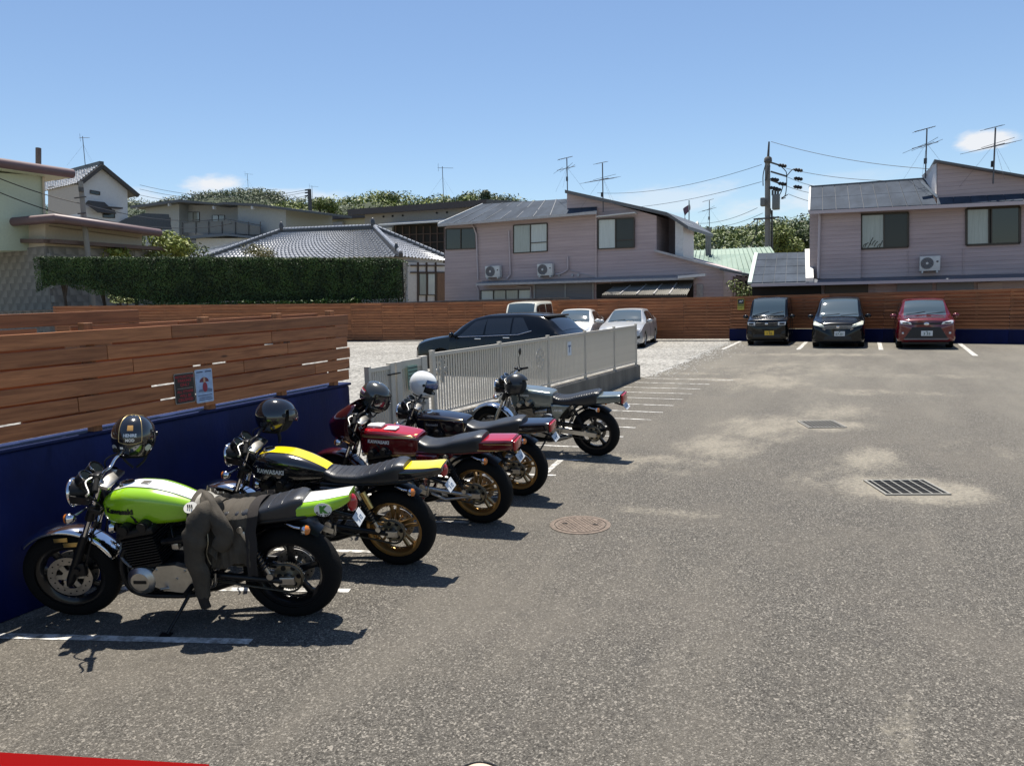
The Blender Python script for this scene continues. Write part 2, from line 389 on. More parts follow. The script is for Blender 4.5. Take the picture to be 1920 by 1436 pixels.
# painted lines
def paint_mat():
    m = bpy.data.materials.new('road_paint'); m.use_nodes = True; t = m.node_tree; L = t.links.new; N = t.nodes.new
    b = t.nodes['Principled BSDF']; b.inputs['Roughness'].default_value = .7
    g = N('ShaderNodeNewGeometry')
    n = N('ShaderNodeTexNoise'); n.inputs['Scale'].default_value = 9; n.inputs['Detail'].default_value = 8; n.inputs['Roughness'].default_value = .75; L(g.outputs['Position'], n.inputs['Vector'])
    r = N('ShaderNodeValToRGB'); L(n.outputs['Fac'], r.inputs[0]); e = r.color_ramp.elements
    e[0].position = .42; e[0].color = (.20, .19, .17, 1); e[1].position = .58; e[1].color = (.62, .61, .58, 1)
    L(r.outputs[0], b.inputs['Base Color']); return m
PAINT = paint_mat()
def line(p, q, wd, label, group):
    p = Vector((p[0], p[1], 0)); q = Vector((q[0], q[1], 0)); d = (q-p).normalized(); s = Vector((-d.y, d.x, 0))*wd/2
    n = max(2, int((q-p).length/.08)); vs = []; fs = []
    for i in range(n+1):
        c = p.lerp(q, i/n); j = 1+.10*mnoise.noise((c.x*9, c.y*9, 5)); k = 1+.10*mnoise.noise((c.x*9, c.y*9, 9))
        vs += [tuple(c+s*j+Vector((0, 0, .004))), tuple(c-s*k+Vector((0, 0, .004)))]
    for i in range(n): fs.append((2*i, 2*i+1, 2*i+3, 2*i+2))
    o = MB().add(vs, fs).build('painted_line', PAINT); struct(o); o['label'] = label; return o
line((-5.36, 2.86), (-3.53, 3.47), .075, 'white stall line in front of the green motorcycle', '')
line((-5.30, 3.76), (-3.45, 4.40), .07, 'white stall line between the green and the yellow striped motorcycle', '')
for i, (xa, ya, xb, yb) in enumerate(((-5.2, 4.78, -3.42, 5.30), (-5.2, 5.72, -3.40, 6.22), (-5.15, 6.72, -3.38, 7.16), (-5.0, 7.9, -3.3, 8.23), (-5.0, 8.86, -3.25, 9.10), (-5.0, 9.78, -3.25, 9.93), (-4.95, 10.7, -3.22, 10.78), (-4.9, 11.55, -3.25, 11.57), (-4.9, 12.35, -3.2, 12.36), (-4.9, 13.19, -3.2, 13.17), (-4.9, 14.03, -3.2, 14.0), (-4.9, 14.89, -3.2, 14.85), (-4.9, 15.68, -3.2, 15.7), (-4.9, 16.5, -3.18, 16.5), (-4.9, 17.42, -3.14, 17.36), (-4.9, 18.3, -2.75, 18.24))):
    line((xa, ya), (xb, yb), .06, 'thin white motorcycle stall line', '')
line(tuple(G(1015, 893))[:2], tuple(G(1052, 862))[:2], .08, 'short slanted white mark beside the fourth motorcycle', '')
for (xa, ya, xb, yb) in ((-4.51, 31.9, -4.52, 27.5), (-1.98, 31.5, -2.0, 27.5), (.56, 31.2, .56, 27.5), (3.08, 30.7, 2.98, 25.4)):
    line((xa, ya), (xb, yb), .14, 'white car stall line', '')
for (y0, y1) in ((19.5, 21.0), (21.9, 23.3), (24.0, 24.6)):
    line((-4.93, y0), (-4.86+.02*(y1-20), y1), .11, 'worn white border dash beside the gravel', '')
# drain grates
GRATE = mat('galvanised_grate', (.06, .058, .055), .6, .3, noise=.3, nscale=30); GR2 = mat('worn_grate_edge', (.26, .25, .22), .6, .3)
PIT = mat('drain_pit', (.012, .012, .012), 1)
barmesh = None
def grate(c, ang, L_, W_, n, label):
    t = thing('drain_grate', label, 'grate', (c[0], c[1], 0), (0, 0, ang), 'drain grates in the asphalt')
    pit = MB()
    pit.add([(-L_/2, -W_/2, .004), (L_/2, -W_/2, .004), (L_/2, W_/2, .004), (-L_/2, W_/2, .004)], [(0, 1, 2, 3)]).build('pit', PIT, t)
    f = MB()
    for y in (-1, 1): f.box((0, y*(W_/2+.012), .008), (L_+.05, .025, .014))
    for x in (-1, 1): f.box((x*(L_/2+.012), 0, .0081), (.025, W_, .014))
    f.build('frame', GR2, t)
    me = MB().box((0, 0, .009), (.014, W_, .012)).mesh('bar', GR2); me2 = MB().box((0, 0, .008), (L_, .006, .008)).mesh('cross_bar', GRATE)
    for i in range(n): inst('bar', me, t, (-L_/2+(i+.5)*L_/n, 0, 0))
    for j in range(9): inst('cross_bar', me2, t, (0, -W_/2+(j+.5)*W_/9, -.001))
grate(((.11+.69+.77+.23)/4, 8.87), R(20), .60, .56, 6, 'nearer slotted steel drain grate ringed with sand')
grate(((-.88-.38-.23-.73)/4, 12.6), R(20), .52, .56, 9, 'farther steel drain grate in the sandy part of the lot')
# manhole
mh = thing('manhole_cover', 'round rust coloured manhole cover beside the motorcycles', 'manhole', (G(1088, 984).x, G(1088, 984).y, 0))
RUST = mat('rusty_iron', (.15, .115, .09), .7, .25, noise=.35, nscale=18)
MB().disc((0, 0, .004), .235, .008, (0, 0, 1), 40).build('lid', RUST, mh)
MB().lathe([(.245, .0), (.245, .007), (.285, .006), (.285, .0)], (0, 0, 0), (0, 0, 1), 40).build('rim', mat('rusty_rim', (.15, .115, .09), .8, .1, noise=.3, nscale=20), mh)
rb = MB()
for i in range(-9, 10):
    for j in range(-9, 10):
        x, y = i*.024, j*.024
        if x*x+y*y < .044 and (i+j) % 2 == 0: rb.box((x, y, .0095), (.015, .015, .005))
o = rb.build('tread_pattern', RUST, mh); o['kind'] = 'stuff'
for s in (-1, 1): MB().box((s*.14, .03*s, .0105), (.05, .022, .006)).build('key_slot', PIT, mh)
# ================================================================== near wall with timber fence
def wood_mat(name, c1, c2, rough=.62, scl=(1.2, 22, 22), knots=True):
    m = bpy.data.materials.new(name); m.use_nodes = True; t = m.node_tree; L = t.links.new; N = t.nodes.new
    b = t.nodes['Principled BSDF']; b.inputs['Roughness'].default_value = rough
    tc_ = N('ShaderNodeTexCoord'); oi = N('ShaderNodeObjectInfo')
    ad = N('ShaderNodeVectorMath'); ad.operation = 'ADD'; L(tc_.outputs['Object'], ad.inputs[0])
    cm = N('ShaderNodeCombineXYZ'); 
    mm = N('ShaderNodeMath'); mm.operation = 'MULTIPLY'; mm.inputs[1].default_value = 37; L(oi.outputs['Random'], mm.inputs[0])
    L(mm.outputs[0], cm.inputs[0]); L(mm.outputs[0], cm.inputs[2]); L(cm.outputs[0], ad.inputs[1])
    mp_ = N('ShaderNodeMapping'); mp_.inputs['Scale'].default_value = scl; L(ad.outputs[0], mp_.inputs[0])
    n = N('ShaderNodeTexNoise'); n.inputs['Scale'].default_value = 1.6; n.inputs['Detail'].default_value = 7; n.inputs['Roughness'].default_value = .62; n.inputs['Distortion'].default_value = .7; L(mp_.outputs[0], n.inputs['Vector'])
    r = N('ShaderNodeValToRGB'); L(n.outputs['Fac'], r.inputs[0]); e = r.color_ramp.elements
    e[0].position = .33; e[0].color = (*c1, 1); e[1].position = .68; e[1].color = (*c2, 1)
    # tone per board
    x = N('ShaderNodeMix'); x.data_type = 'RGBA'; x.blend_type = 'MULTIPLY'; x.inputs['Factor'].default_value = 1; L(r.outputs[0], x.inputs['A'])
    rr = N('ShaderNodeMapRange'); rr.inputs['To Min'].default_value = .72; rr.inputs['To Max'].default_value = 1.18; L(oi.outputs['Random'], rr.inputs[0])
    L(rr.outputs[0], x.inputs['B'])
    col = x.outputs['Result']
    if knots:
        mp2 = N('ShaderNodeMapping'); mp2.inputs['Scale'].default_value = (2.6, 9, 9); L(ad.outputs[0], mp2.inputs[0])
        v = N('ShaderNodeTexVoronoi'); v.inputs['Scale'].default_value = 1; L(mp2.outputs[0], v.inputs['Vector'])
        k = N('ShaderNodeMapRange'); k.interpolation_type = 'SMOOTHSTEP'; L(v.outputs['Distance'], k.inputs[0]); k.inputs['From Min'].default_value = .05; k.inputs['From Max'].default_value = .16; k.inputs['To Min'].default_value = .8; k.inputs['To Max'].default_value = 0
        sp = N('ShaderNodeSeparateColor'); L(v.outputs['Color'], sp.inputs[0])
        g_ = N('ShaderNodeMath'); g_.operation = 'GREATER_THAN'; g_.inputs[1].default_value = .62; L(sp.outputs[0], g_.inputs[0])
        q = N('ShaderNodeMath'); q.operation = 'MULTIPLY'; L(k.outputs[0], q.inputs[0]); L(g_.outputs[0], q.inputs[1])
        y = N('ShaderNodeMix'); y.data_type = 'RGBA'; L(q.outputs[0], y.inputs['Factor']); L(col, y.inputs['A']); y.inputs['B'].default_value = (c1[0]*.25, c1[1]*.22, c1[2]*.2, 1); col = y.outputs['Result']
    L(col, b.inputs['Base Color'])
    bp = N('ShaderNodeBump'); bp.inputs['Strength'].default_value = .25; bp.inputs['Distance'].default_value = .004; L(n.outputs['Fac'], bp.inputs['Height']); L(bp.outputs[0], b.inputs['Normal'])
    return m
WOOD = wood_mat('stained_cedar', (.235, .080, .026), (.49, .19, .070))
WOODP = wood_mat('stained_post', (.20, .075, .025), (.36, .16, .06), scl=(22, 22, 1.2), knots=False)
NAVY = mat('navy_wall_paint', (.003, .008, .055), .42, noise=.35, nscale=1.6, bump=.10, bscale=40, streak=(1, 1, .35), spec=.12)
wl = thing('boundary_wall', 'navy painted low wall with timber boards behind the motorcycles', 'wall', (-5.4, 0, 0))
body = MB(); body.box((-.115, .05, .59), (.23, 14.1, 1.18), bev=.02); body.build('wall_base', NAVY, wl, 40)
MB().box((-.11, .05, 1.195), (.25, 14.14, .03), bev=.01).build('wall_cap', mat('navy_cap', (.014, .022, .075), .6, noise=.2, nscale=3, spec=.1), wl, 40)
# six boards high, laid in lengths with staggered butt joints
random.seed(5)
for r_ in range(6):
    z = 1.312+r_*.1255; y = -6.9+[0, -1.2, .5, -.7, .9, -.3][r_]; k = 0
    lens = [2.0, 3.65, 3.65, 3.65, 3.65]
    while y < 7.0:
        L_ = [3.64, 2.73, 3.64, 1.82][(k+r_) % 4]; y1 = min(y+L_, 7.045+.02*((r_*7) % 3)); a = max(y, -7.0)
        if y1-a > .12:
            me = MB().box((0, 0, 0), (y1-a-.006, .024, .111), bev=.003).mesh('board', WOOD)
            inst('board', me, wl, (.035+.003*mnoise.noise((r_, k, 0)), (a+y1)/2, z+.004*mnoise.noise((k*3, r_, 1))), (R(.3)*mnoise.noise((k, r_, 4)), R(.12)*mnoise.noise((r_, k, 2)), R(90)))
        y = y1; k += 1
pm = MB().box((0, 0, 0), (.075, .075, .86), bev=.004).mesh('post', WOODP)
for y in (-5.0, -3.1, -1.2, .7, 2.55, 3.9, 5.05, 6.0, 6.85): inst('post', pm, wl, (-.03, y, 1.62))
# second row of boards on the far side of the posts, laid over the gaps of the first row with a few pieces missing
random.seed(17)
for r_ in range(7):
    z = 1.365+r_*.1255-.012; y = -7.0
    while y < 6.95:
        L_ = random.uniform(.9, 2.1); y1 = min(y+L_, 6.98)
        if r_ == 6 and y > 4.2: break
        if y1-y > .15:
            me = MB().box((0, 0, 0), (y1-y-.005, .022, .10 if r_ == 6 else .088), bev=.003).mesh('board', WOOD); inst('board', me, wl, (-.135, (y+y1)/2, z-(.0 if r_ < 6 else .02)), (0, 0, R(90)))
        y = y1+(random.choice((0, 0, 0, .26, .40)) if r_ < 6 else 0)
# signs on the boards
def rrect(w, h, r, n=5):
    p = []
    for cx, cy, a0 in ((w/2-r, h/2-r, 0), (-w/2+r, h/2-r, 90), (-w/2+r, -h/2+r, 180), (w/2-r, -h/2+r, 270)):
        for i in range(n+1): a = R(a0+90*i/n); p.append((cx+r*cos(a), cy+r*sin(a)))
    return p
def plate(name, w, h, r, t, m, parent, off=(0, 0, 0)):
    return MB().prism([(x+off[0], y+off[1], off[2]) for x, y in rrect(w, h, r)], (0, 0, t)).build(name, m, parent)
FACE = (R(90), 0, R(90))      # sign faces +X
s1 = thing('parking_sign', 'black metal sign with red lettering on the timber boards', 'sign', (-5.345, 4.71, 1.445), FACE)
plate('sign_plate', .212, .262, .012, .004, mat('sign_edge', (.35, .33, .30), .5, .3), s1); plate('sign_face', .202, .252, .010, .0015, mat('sign_black', (.012, .010, .010), .4), s1, (0, 0, .004))
REDT = mat('sign_red', (.36, .02, .03), .5)
for tx, sz, y in (('MOTORCYCLE', .030, .100), ('PARKING', .034, .066), ('ONLY', .036, .030), ('ALL OTHERS', .030, -.028), ('WILL BE', .034, -.064), ('CRUSHED', .036, -.100)):
    text(tx, sz, REDT, s1, (0, y, .0065), (0, 0, 0), extrude=.0006, bold=.0008)
MB().box((0, 0, .0060), (.17, .003, .001)).build('rule', mat('sign_cream', (.4, .3, .25), .5), s1)
s2 = thing('picture_sign', 'pale blue metal picture sign beside the black sign', 'sign', (-5.345, 4.925, 1.44), FACE)
plate('sign_plate', .196, .30, .014, .004, mat('sign_edge_pale', (.55, .58, .62), .5, .2), s2)
plate('sign_face', .184, .288, .010, .0015, mat('sign_blue', (.36, .48, .66), .45, noise=.18, nscale=14), s2, (0, 0, .004))
DKB = mat('sign_navy', (.03, .04, .10), .5)
for x in (-.045, .05): MB().box((x, .126, .0062), (.07, .009, .001)).build('print', DKB, s2)
um = [(.052*cos(R(a)), .052*sin(R(a))*.8+.035, .006) for a in range(0, 181, 15)]
MB().prism(um, (0, 0, .001)).build('print', mat('sign_maroon', (.16, .03, .04), .5), s2)
MB().prism([(.012*cos(R(a)), .05+.032*sin(R(a)), .0072) for a in range(0, 360, 30)], (0, 0, .001)).build('print', mat('sign_tan', (.5, .32, .22), .5), s2)
MB().prism([(.027*cos(R(a))+.004, -.012+.045*sin(R(a)), .0073) for a in range(0, 360, 24)], (0, 0, .001)).build('print', mat('sign_crimson', (.30, .03, .05), .5), s2)
MB().prism([(-.075, -.05, .0065), (.08, -.06, .0065), (.085, -.035, .0065), (.02, -.02, .0065), (-.06, -.03, .0065)], (0, 0, .001)).build('print', mat('sign_slate', (.14, .19, .28), .5), s2)
for k, (y, w_) in enumerate(((-.085, .16), (-.105, .14), (-.122, .15))): MB().box((.002*k, y, .0063), (w_, .006, .001)).build('print', DKB, s2)
# ================================================================== grey metal fence and gate
FEN = mat('grey_fence_paint', (.54, .50, .43), .42, .25, noise=.08, nscale=3)
CONC = mat('concrete', (.30, .285, .25), .88, noise=.22, nscale=3.5, bump=.3, bscale=30, streak=(1, 1, .4))
CONCS = mat('stained_concrete', (.15, .135, .112), .9, noise=.35, nscale=2.2, bump=.3, bscale=24, streak=(1, 1, .3))
def fz(y): return lerp(1.42, 1.30, (y-8.5)/10)
def cz(y): return lerp(.56, .33, (y-8.5)/10)
kerb = MB(); kerb.loft([[(-5.26, 8.4, -.02), (-5.05, 8.4, -.02), (-5.05, 8.4, cz(8.4)-.02), (-5.07, 8.4, cz(8.4)), (-5.24, 8.4, cz(8.4)), (-5.26, 8.4, cz(8.4)-.02)], [(-5.26, 18.45, -.02), (-5.05, 18.45, -.02), (-5.05, 18.45, cz(18.5)-.02), (-5.07, 18.45, cz(18.5)), (-5.24, 18.45, cz(18.5)), (-5.26, 18.45, cz(18.5)-.02)]])
tag(kerb.build('retaining_kerb', CONCS), 'weathered concrete base wall under the grey metal fence', 'kerb')
gf = thing('metal_fence', 'light grey slatted metal fence standing on a concrete base', 'fence', (-5.15, 0, 0))
def pitch(y): return atan2(-.12, 10)
posts = [8.56, 10.6, 12.6, 14.6, 16.6, 18.42]
pk = MB().box((0, 0, 0), (.016, .028, 1)).mesh('picket', FEN)
for y in posts:
    MB().box((0, y, (cz(y)+fz(y))/2+.02), (.05, .06, fz(y)-cz(y)+.04)).build('post', FEN, gf); MB().box((0, y, fz(y)+.044), (.058, .068, .012)).build('post_cap', FEN, gf)
for a, b_ in zip(posts, posts[1:]):
    for dz, src, h in ((0, fz, .05), (.075, cz, .03)):
        MB().bar((0, a+.03, src(a)+dz-(.01 if dz == 0 else 0)), (0, b_-.03, src(b_)+dz-(.01 if dz == 0 else 0)), .045, h).build('rail', FEN, gf)
    n = 27 if b_-a > 1.9 else 24
    for i in range(n):
        y = a+.03+(b_-a-.06)*(i+.5)/n; z0, z1 = cz(y)+.09, fz(y)-.035
        inst('picket', pk, gf, (0, y, (z0+z1)/2), (0, 0, 0), (1, 1, z1-z0))
# cast ornaments: rosette medallions set in two panels
def rosette(y, z, r, parent):
    q = MB(); q.lathe([(r*.98, -.012), (r, 0), (r*.98, .012), (r*.9, .012), (r*.9, -.012)], (0, y, z), (1, 0, 0), 28, closed=True)
    for k in range(8):
        a = k*pi/4; cy, cz_ = y+cos(a)*r*.6, z+sin(a)*r*.6
        q.lathe([(r*.24, -.01), (r*.26, 0), (r*.24, .01), (r*.17, .01), (r*.17, -.01)], (0, cy, cz_), (1, 0, 0), 12, closed=True)
        q.bar((0, y, z), (0, y+cos(a+pi/8)*r*.93, z+sin(a+pi/8)*r*.93), .014, .018, (1, 0, 0))
    q.disc((0, y, z), r*.2, .03, (1, 0, 0), 12); q.build('rosette', FEN, parent, 40)
rosette(12.22, 1.02, .20, gf)
for z in (1.30, 1.22, 1.14, 1.06): rosette(8.80, z, .045, gf)
rosette(8.70, 1.18, .04, gf); rosette(8.90, 1.18, .04, gf)
# gate: broad posts, two leaves
gt = thing('metal_gate', 'grey metal double gate between navy wall and slatted fence', 'gate', (-5.2, 0, 0))
for y, w_ in ((7.19, .05), (7.66, .09), (7.80, .11), (8.40, .13)):
    MB().box((0, y, .69), (.07, w_, 1.40 if w_ < .12 else 1.44), bev=.006).build('gate_post', FEN, gt)
pk2 = MB().box((0, 0, .70), (.018, .030, 1.22)).mesh('picket', FEN)
for i in range(9): inst('picket', pk2, gt, (0, 7.235+i*.047, 0))
for i in range(11): inst('picket', pk2, gt, (0, 7.885+i*.045, 0))
for (a, b_) in ((7.21, 7.62), (7.86, 8.34)):
    for z, h in ((1.34, .10 if a > 7.5 else .05), (.12, .06)): MB().box((0, (a+b_)/2, z), (.045, b_-a, h)).build('rail', FEN, gt)
MB().box((.05, 7.66, 1.255), (.02, .26, .016)).build('latch_bar', DARKMETAL, gt)
pb = thing('mesh_board', 'small green striped board on the gate behind the white helmet', 'board', (-5.15, 8.07, 1.17), FACE)
plate('board_plate', .22, .30, .006, .006, mat('board_green', (.22, .34, .26), .5, noise=.2, nscale=20), pb)
for k in range(6): MB().box((0, .12-.047*k, .008), (.21, .011, .004)).build('stripe', mat('board_dark', (.02, .03, .03), .6), pb)
ns_ = thing('notice_plate', 'small white notice plate on the grey metal fence', 'sign', (-5.12, 13.62, 1.10), FACE)
plate('sign_plate', .20, .26, .01, .004, mat('notice_white', (.62, .66, .70), .45), ns_)
MB().box((0, .05, .0055), (.13, .03, .002)).build('print', mat('notice_blue', (.05, .10, .22), .5), ns_); MB().box((0, -.02, .0055), (.03, .11, .002)).build('print', MATS['notice_blue'], ns_)
# ================================================================== long timber fence at the back of the lot
bf = thing('timber_fence', 'long brown horizontal board fence across the back of the lot', 'fence')
WOODB = wood_mat('weathered_cedar', (.205, .070, .025), (.42, .160, .058), scl=(.8, 14, 14), knots=False)
def btop(x): return interp(x, ((-38, 2.28), (-24, 1.97), (-19, 1.90), (-5, 1.82), (6, 1.88)))
segs = [((-38, 25.6), (-34.5, 27.2)), ((-34.5, 27.2), (-31, 28.8)), ((-31, 28.8), (-27.5, 30.4)), ((-27.5, 30.4), (-24, 32.0))]
for i in range(10): segs.append(((-24+i*1.9, 32.0+.02*i), (-24+(i+1)*1.9, 32.0+.02*(i+1))))
rsegs = [((-5.0, 32.2), (-3.1, 31.9)), ((-3.1, 31.9), (-1.2, 31.6)), ((-1.2, 31.6), (.7, 31.2)), ((.7, 31.2), (2.6, 30.8)), ((2.6, 30.8), (4.5, 30.35)), ((4.5, 30.35), (6.6, 29.85))]
random.seed(2)
def boards(a, b_, z0, n, gap=(.022, .034)):
    a = Vector((a[0], a[1], 0)); b_ = Vector((b_[0], b_[1], 0)); d = b_-a; L_ = d.length; ang = atan2(d.y, d.x)
    za, zb = btop(a.x), btop(b_.x); pa = (za-z0)/n; pbb = (zb-z0)/n
    for k in range(n):
        z1 = z0+(k+.5)*pa; z2 = z0+(k+.5)*pbb
        me = MB().bar((-L_/2+.004, 0, (z1-z2)/2), (L_/2-.004, 0, (z2-z1)/2), .022, pa-random.uniform(*gap)).mesh('board', WOODB)
        c = (a+b_)/2; inst('board', me, bf, (c.x+random.uniform(-.004, .004), c.y+random.uniform(-.012, .004), (z1+z2)/2), (0, 0, ang))
    nrm = Vector((-sin(ang), cos(ang), 0))
    for k in range(1, n+1):      # rear row closes the gaps, in the shade of the front row
        z1, z2 = z0+k*pa-.012-.05*(k == n), z0+k*pbb-.012-.05*(k == n); me = MB().bar((-L_/2+.004, 0, (z1-z2)/2), (L_/2-.004, 0, (z2-z1)/2), .02, .085).mesh('board', WOODB); c = (a+b_)/2+nrm*.125; inst('board', me, bf, (c.x, c.y, (z1+z2)/2), (0, 0, ang))
    for q in (a+d*.02, a+d*.5):
        pp = q+nrm*.07; MB().box((pp.x, pp.y, (z0+za)/2), (.08, .08, za-z0-.03)).build('post', WOODP, bf)
for a, b_ in segs: boards(a, b_, .06, 14)
for a, b_ in rsegs: boards(a, b_, .485, 11)
bw = thing('blue_base_wall', 'navy painted low wall under the back fence behind the parked cars', 'wall')
for a, b_ in rsegs:
    a = Vector((*a, 0)); b_ = Vector((*b_, 0)); d = b_-a; c = (a+b_)/2; ang = atan2(d.y, d.x)
    me = MB().box((0, 0, .23), (d.length+.0, .16, .50), bev=.008).mesh('wall_section', NAVY); inst('wall_section', me, bw, (c.x, c.y+.02, 0), (0, 0, ang))
ps = thing('small_parking_sign', 'small black and yellow sign on the back fence beside the boxy black car', 'sign', (-4.54, 32.02, 1.49), (R(90), 0, R(-8)))
plate('sign_plate', .27, .45, .02, .01, mat('sign_yellow', (.45, .40, .05), .5), ps); plate('sign_face', .25, .20, .01, .004, MATS['sign_black'], ps, (0, .11, .01)); plate('sign_face', .25, .09, .005, .004, mat('sign_olive', (.16, .17, .03), .5), ps, (0, -.045, .01))
text('AP', .13, WHITE, ps, (0, .11, .017), (0, 0, 0), shear=.2); text('ONLY', .085, MATS['sign_black'], ps, (0, -.15, .014), (0, 0, 0))
# ================================================================== viewer's ledge and post cap at the lower edge
rd = mat('red_paint', (.17, .002, .002), .6, spec=.03)
pz = 1.05
a, b_ = G(-60, 1406, pz), G(392, 1432, pz)
c1, c2 = G(-60, 1500, pz), G(392, 1500, pz)
tag(MB().prism([tuple(a), tuple(b_), tuple(c2), tuple(c1)], (0, 0, -.12)).build('red_ledge', rd, recalc=True), 'bright red painted ledge at the lower left corner', 'ledge')
pc = G(897, 1441, .85)
po = thing('round_post', 'round cream topped post with a dark rim at the bottom edge', 'post', (pc.x, pc.y, 0))
MB().lathe([(.035, 0), (.035, .80)], (0, 0, 0), (0, 0, 1), 20).build('shaft', DARKMETAL, po, 60)
MB().lathe([(0, .84), (.045, .838), (.058, .828), (.062, .82)], (0, 0, 0), (0, 0, 1), 32).build('cap', mat('cream_cap', (.52, .43, .33), .6), po, 60)
MB().lathe([(.062, .80), (.069, .80), (.069, .828), (.062, .83)], (0, 0, 0), (0, 0, 1), 32, closed=True).build('rim', BLACK, po, 40)
# ================================================================== houses behind the back fence
def PL(P0, d):
    P0 = Vector((P0[0], P0[1], 0)); d = Vector((d[0], d[1], 0)).normalized(); n = Vector((-d.y, d.x, 0))
    def fn(x, y, off=0.0):
        r = ray(x, y); t = (P0.dot(n)-off)/r.dot(n); return Vector((r.x*t, r.y*t, EYE+r.z*t))     # off: towards the viewer
    fn.d = d; fn.n = n; return fn
def wallp(name, pl, px, depth, m, parent, off=0.0):
    pts = [pl(x, y, off) for x, y in px]
    return MB().prism([tuple(p) for p in pts], pl.n*depth).build(name, m, parent, recalc=True)
def slab(name, pts, th, m, parent):
    return MB().prism([tuple(p) for p in pts], (0, 0, -th)).build(name, m, parent, recalc=True)
def siding(name, col, pitch=.16, nv=.16):
    m = bpy.data.materials.new(name); m.use_nodes = True; t = m.node_tree; L = t.links.new; N = t.nodes.new
    b = t.nodes['Principled BSDF']; b.inputs['Roughness'].default_value = .75
    g = N('ShaderNodeNewGeometry'); sp = N('ShaderNodeSeparateXYZ'); L(g.outputs['Position'], sp.inputs[0])
    d = N('ShaderNodeMath'); d.operation = 'DIVIDE'; d.inputs[1].default_value = pitch; L(sp.outputs[2], d.inputs[0])
    fr = N('ShaderNodeMath'); fr.operation = 'FRACT'; L(d.outputs[0], fr.inputs[0])
    r = N('ShaderNodeValToRGB'); L(fr.outputs[0], r.inputs[0]); e = r.color_ramp.elements; e[0].position = .02; e[0].color = (0, 0, 0, 1); e[1].position = .12; e[1].color = (1, 1, 1, 1); q = e.new(.95); q.color = (.85, .85, .85, 1)
    mp_ = N('ShaderNodeMapping'); mp_.inputs['Scale'].default_value = (.25, .25, 3.0); L(g.outputs['Position'], mp_.inputs[0])
    n = N('ShaderNodeTexNoise'); n.inputs['Scale'].default_value = 1.4; n.inputs['Detail'].default_value = 7; n.inputs['Roughness'].default_value = .7; L(mp_.outputs[0], n.inputs['Vector'])
    x = N('ShaderNodeMix'); x.data_type = 'RGBA'; L(n.outputs['Fac'], x.inputs['Factor']); x.inputs['A'].default_value = (*[c*(1-nv*1.6) for c in col], 1); x.inputs['B'].default_value = (*[min(1, c*(1+nv*1.6)) for c in col], 1)
    y = N('ShaderNodeMix'); y.data_type = 'RGBA'; y.blend_type = 'MULTIPLY'; y.inputs['Factor'].default_value = .28; L(x.outputs['Result'], y.inputs['A']); L(r.outputs[0], y.inputs['B']); L(y.outputs['Result'], b.inputs['Base Color'])
    bp = N('ShaderNodeBump'); bp.inputs['Strength'].default_value = .5; bp.inputs['Distance'].default_value = .015; L(r.outputs[0], bp.inputs['Height']); L(bp.outputs[0], b.inputs['Normal'])
    return m
MAUVE = siding('mauve_siding', (.46, .37, .365), nv=.22); MAUVE2 = siding('mauve_siding_sun_tint', (.50, .41, .39))  # second siding is a paler copy with sunlight put into its colour
ROOFG = mat('grey_roofing', (.050, .063, .084), .75, 0, spec=.08, noise=.28, nscale=1.3, streak=(1, .4, 1)); SEAM = mat('roof_seam', (.11, .12, .14), .7, spec=.2)
WHT = mat('white_trim', (.62, .62, .60), .5, noise=.1); TRIMG = mat('grey_trim', (.40, .39, .385), .5, noise=.15); PIPE = mat('mauve_pipe', (.50, .43, .43), .5)
BRONZE = mat('bronze_frame', (.055, .045, .035), .45, .3); CURT = mat('curtained_glass', (.33, .36, .33), .12, coat=.6, noise=.12, nscale=2.5, streak=(6, 6, .4)); CURT2 = mat('pale_curtain_glass', (.48, .52, .50), .12, coat=.6, noise=.10, nscale=2.5, streak=(6, 6, .4)); DKG = mat('window_glass', (.020, .024, .022), .05, spec=.7); DKG2 = mat('grey_screen_glass', (.032, .035, .034), .12, spec=.35)
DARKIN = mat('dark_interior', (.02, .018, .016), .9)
def window(pl, x0, y0, x1, y1, panes, parent, sl=0.0, frame=BRONZE, bw=.05, off=.03):
    """sl: pixel rise to the right; panes: list of (fraction, material)"""
    P = lambda u, v, o: pl(lerp(x0, x1, u), lerp(y0-sl*u, y1-sl*u, v), o)
    w = MB()
    for (a, b_) in (((0, 0), (1, 0)), ((0, 1), (1, 1))): w.bar(P(*a, off), P(*b_, off), .07, bw, (0, 0, 1))
    for u in (0, 1): w.bar(P(u, 0, off), P(u, 1, off), bw, .07, pl.n)
    u = 0; wo = w.build('window', frame, parent)
    for i, (f_, m_) in enumerate(panes):
        o = off-.012*(i % 2)
        MB().add([P(u, 0, o), P(u+f_, 0, o), P(u+f_, 1, o), P(u, 1, o)], [(0, 3, 2, 1)]).build('pane', m_, wo)
        if i: MB().bar(P(u, 0, off+.006), P(u, 1, off+.006), .045, .06, pl.n).build('mullion', frame, wo)
        u += f_
    return wo
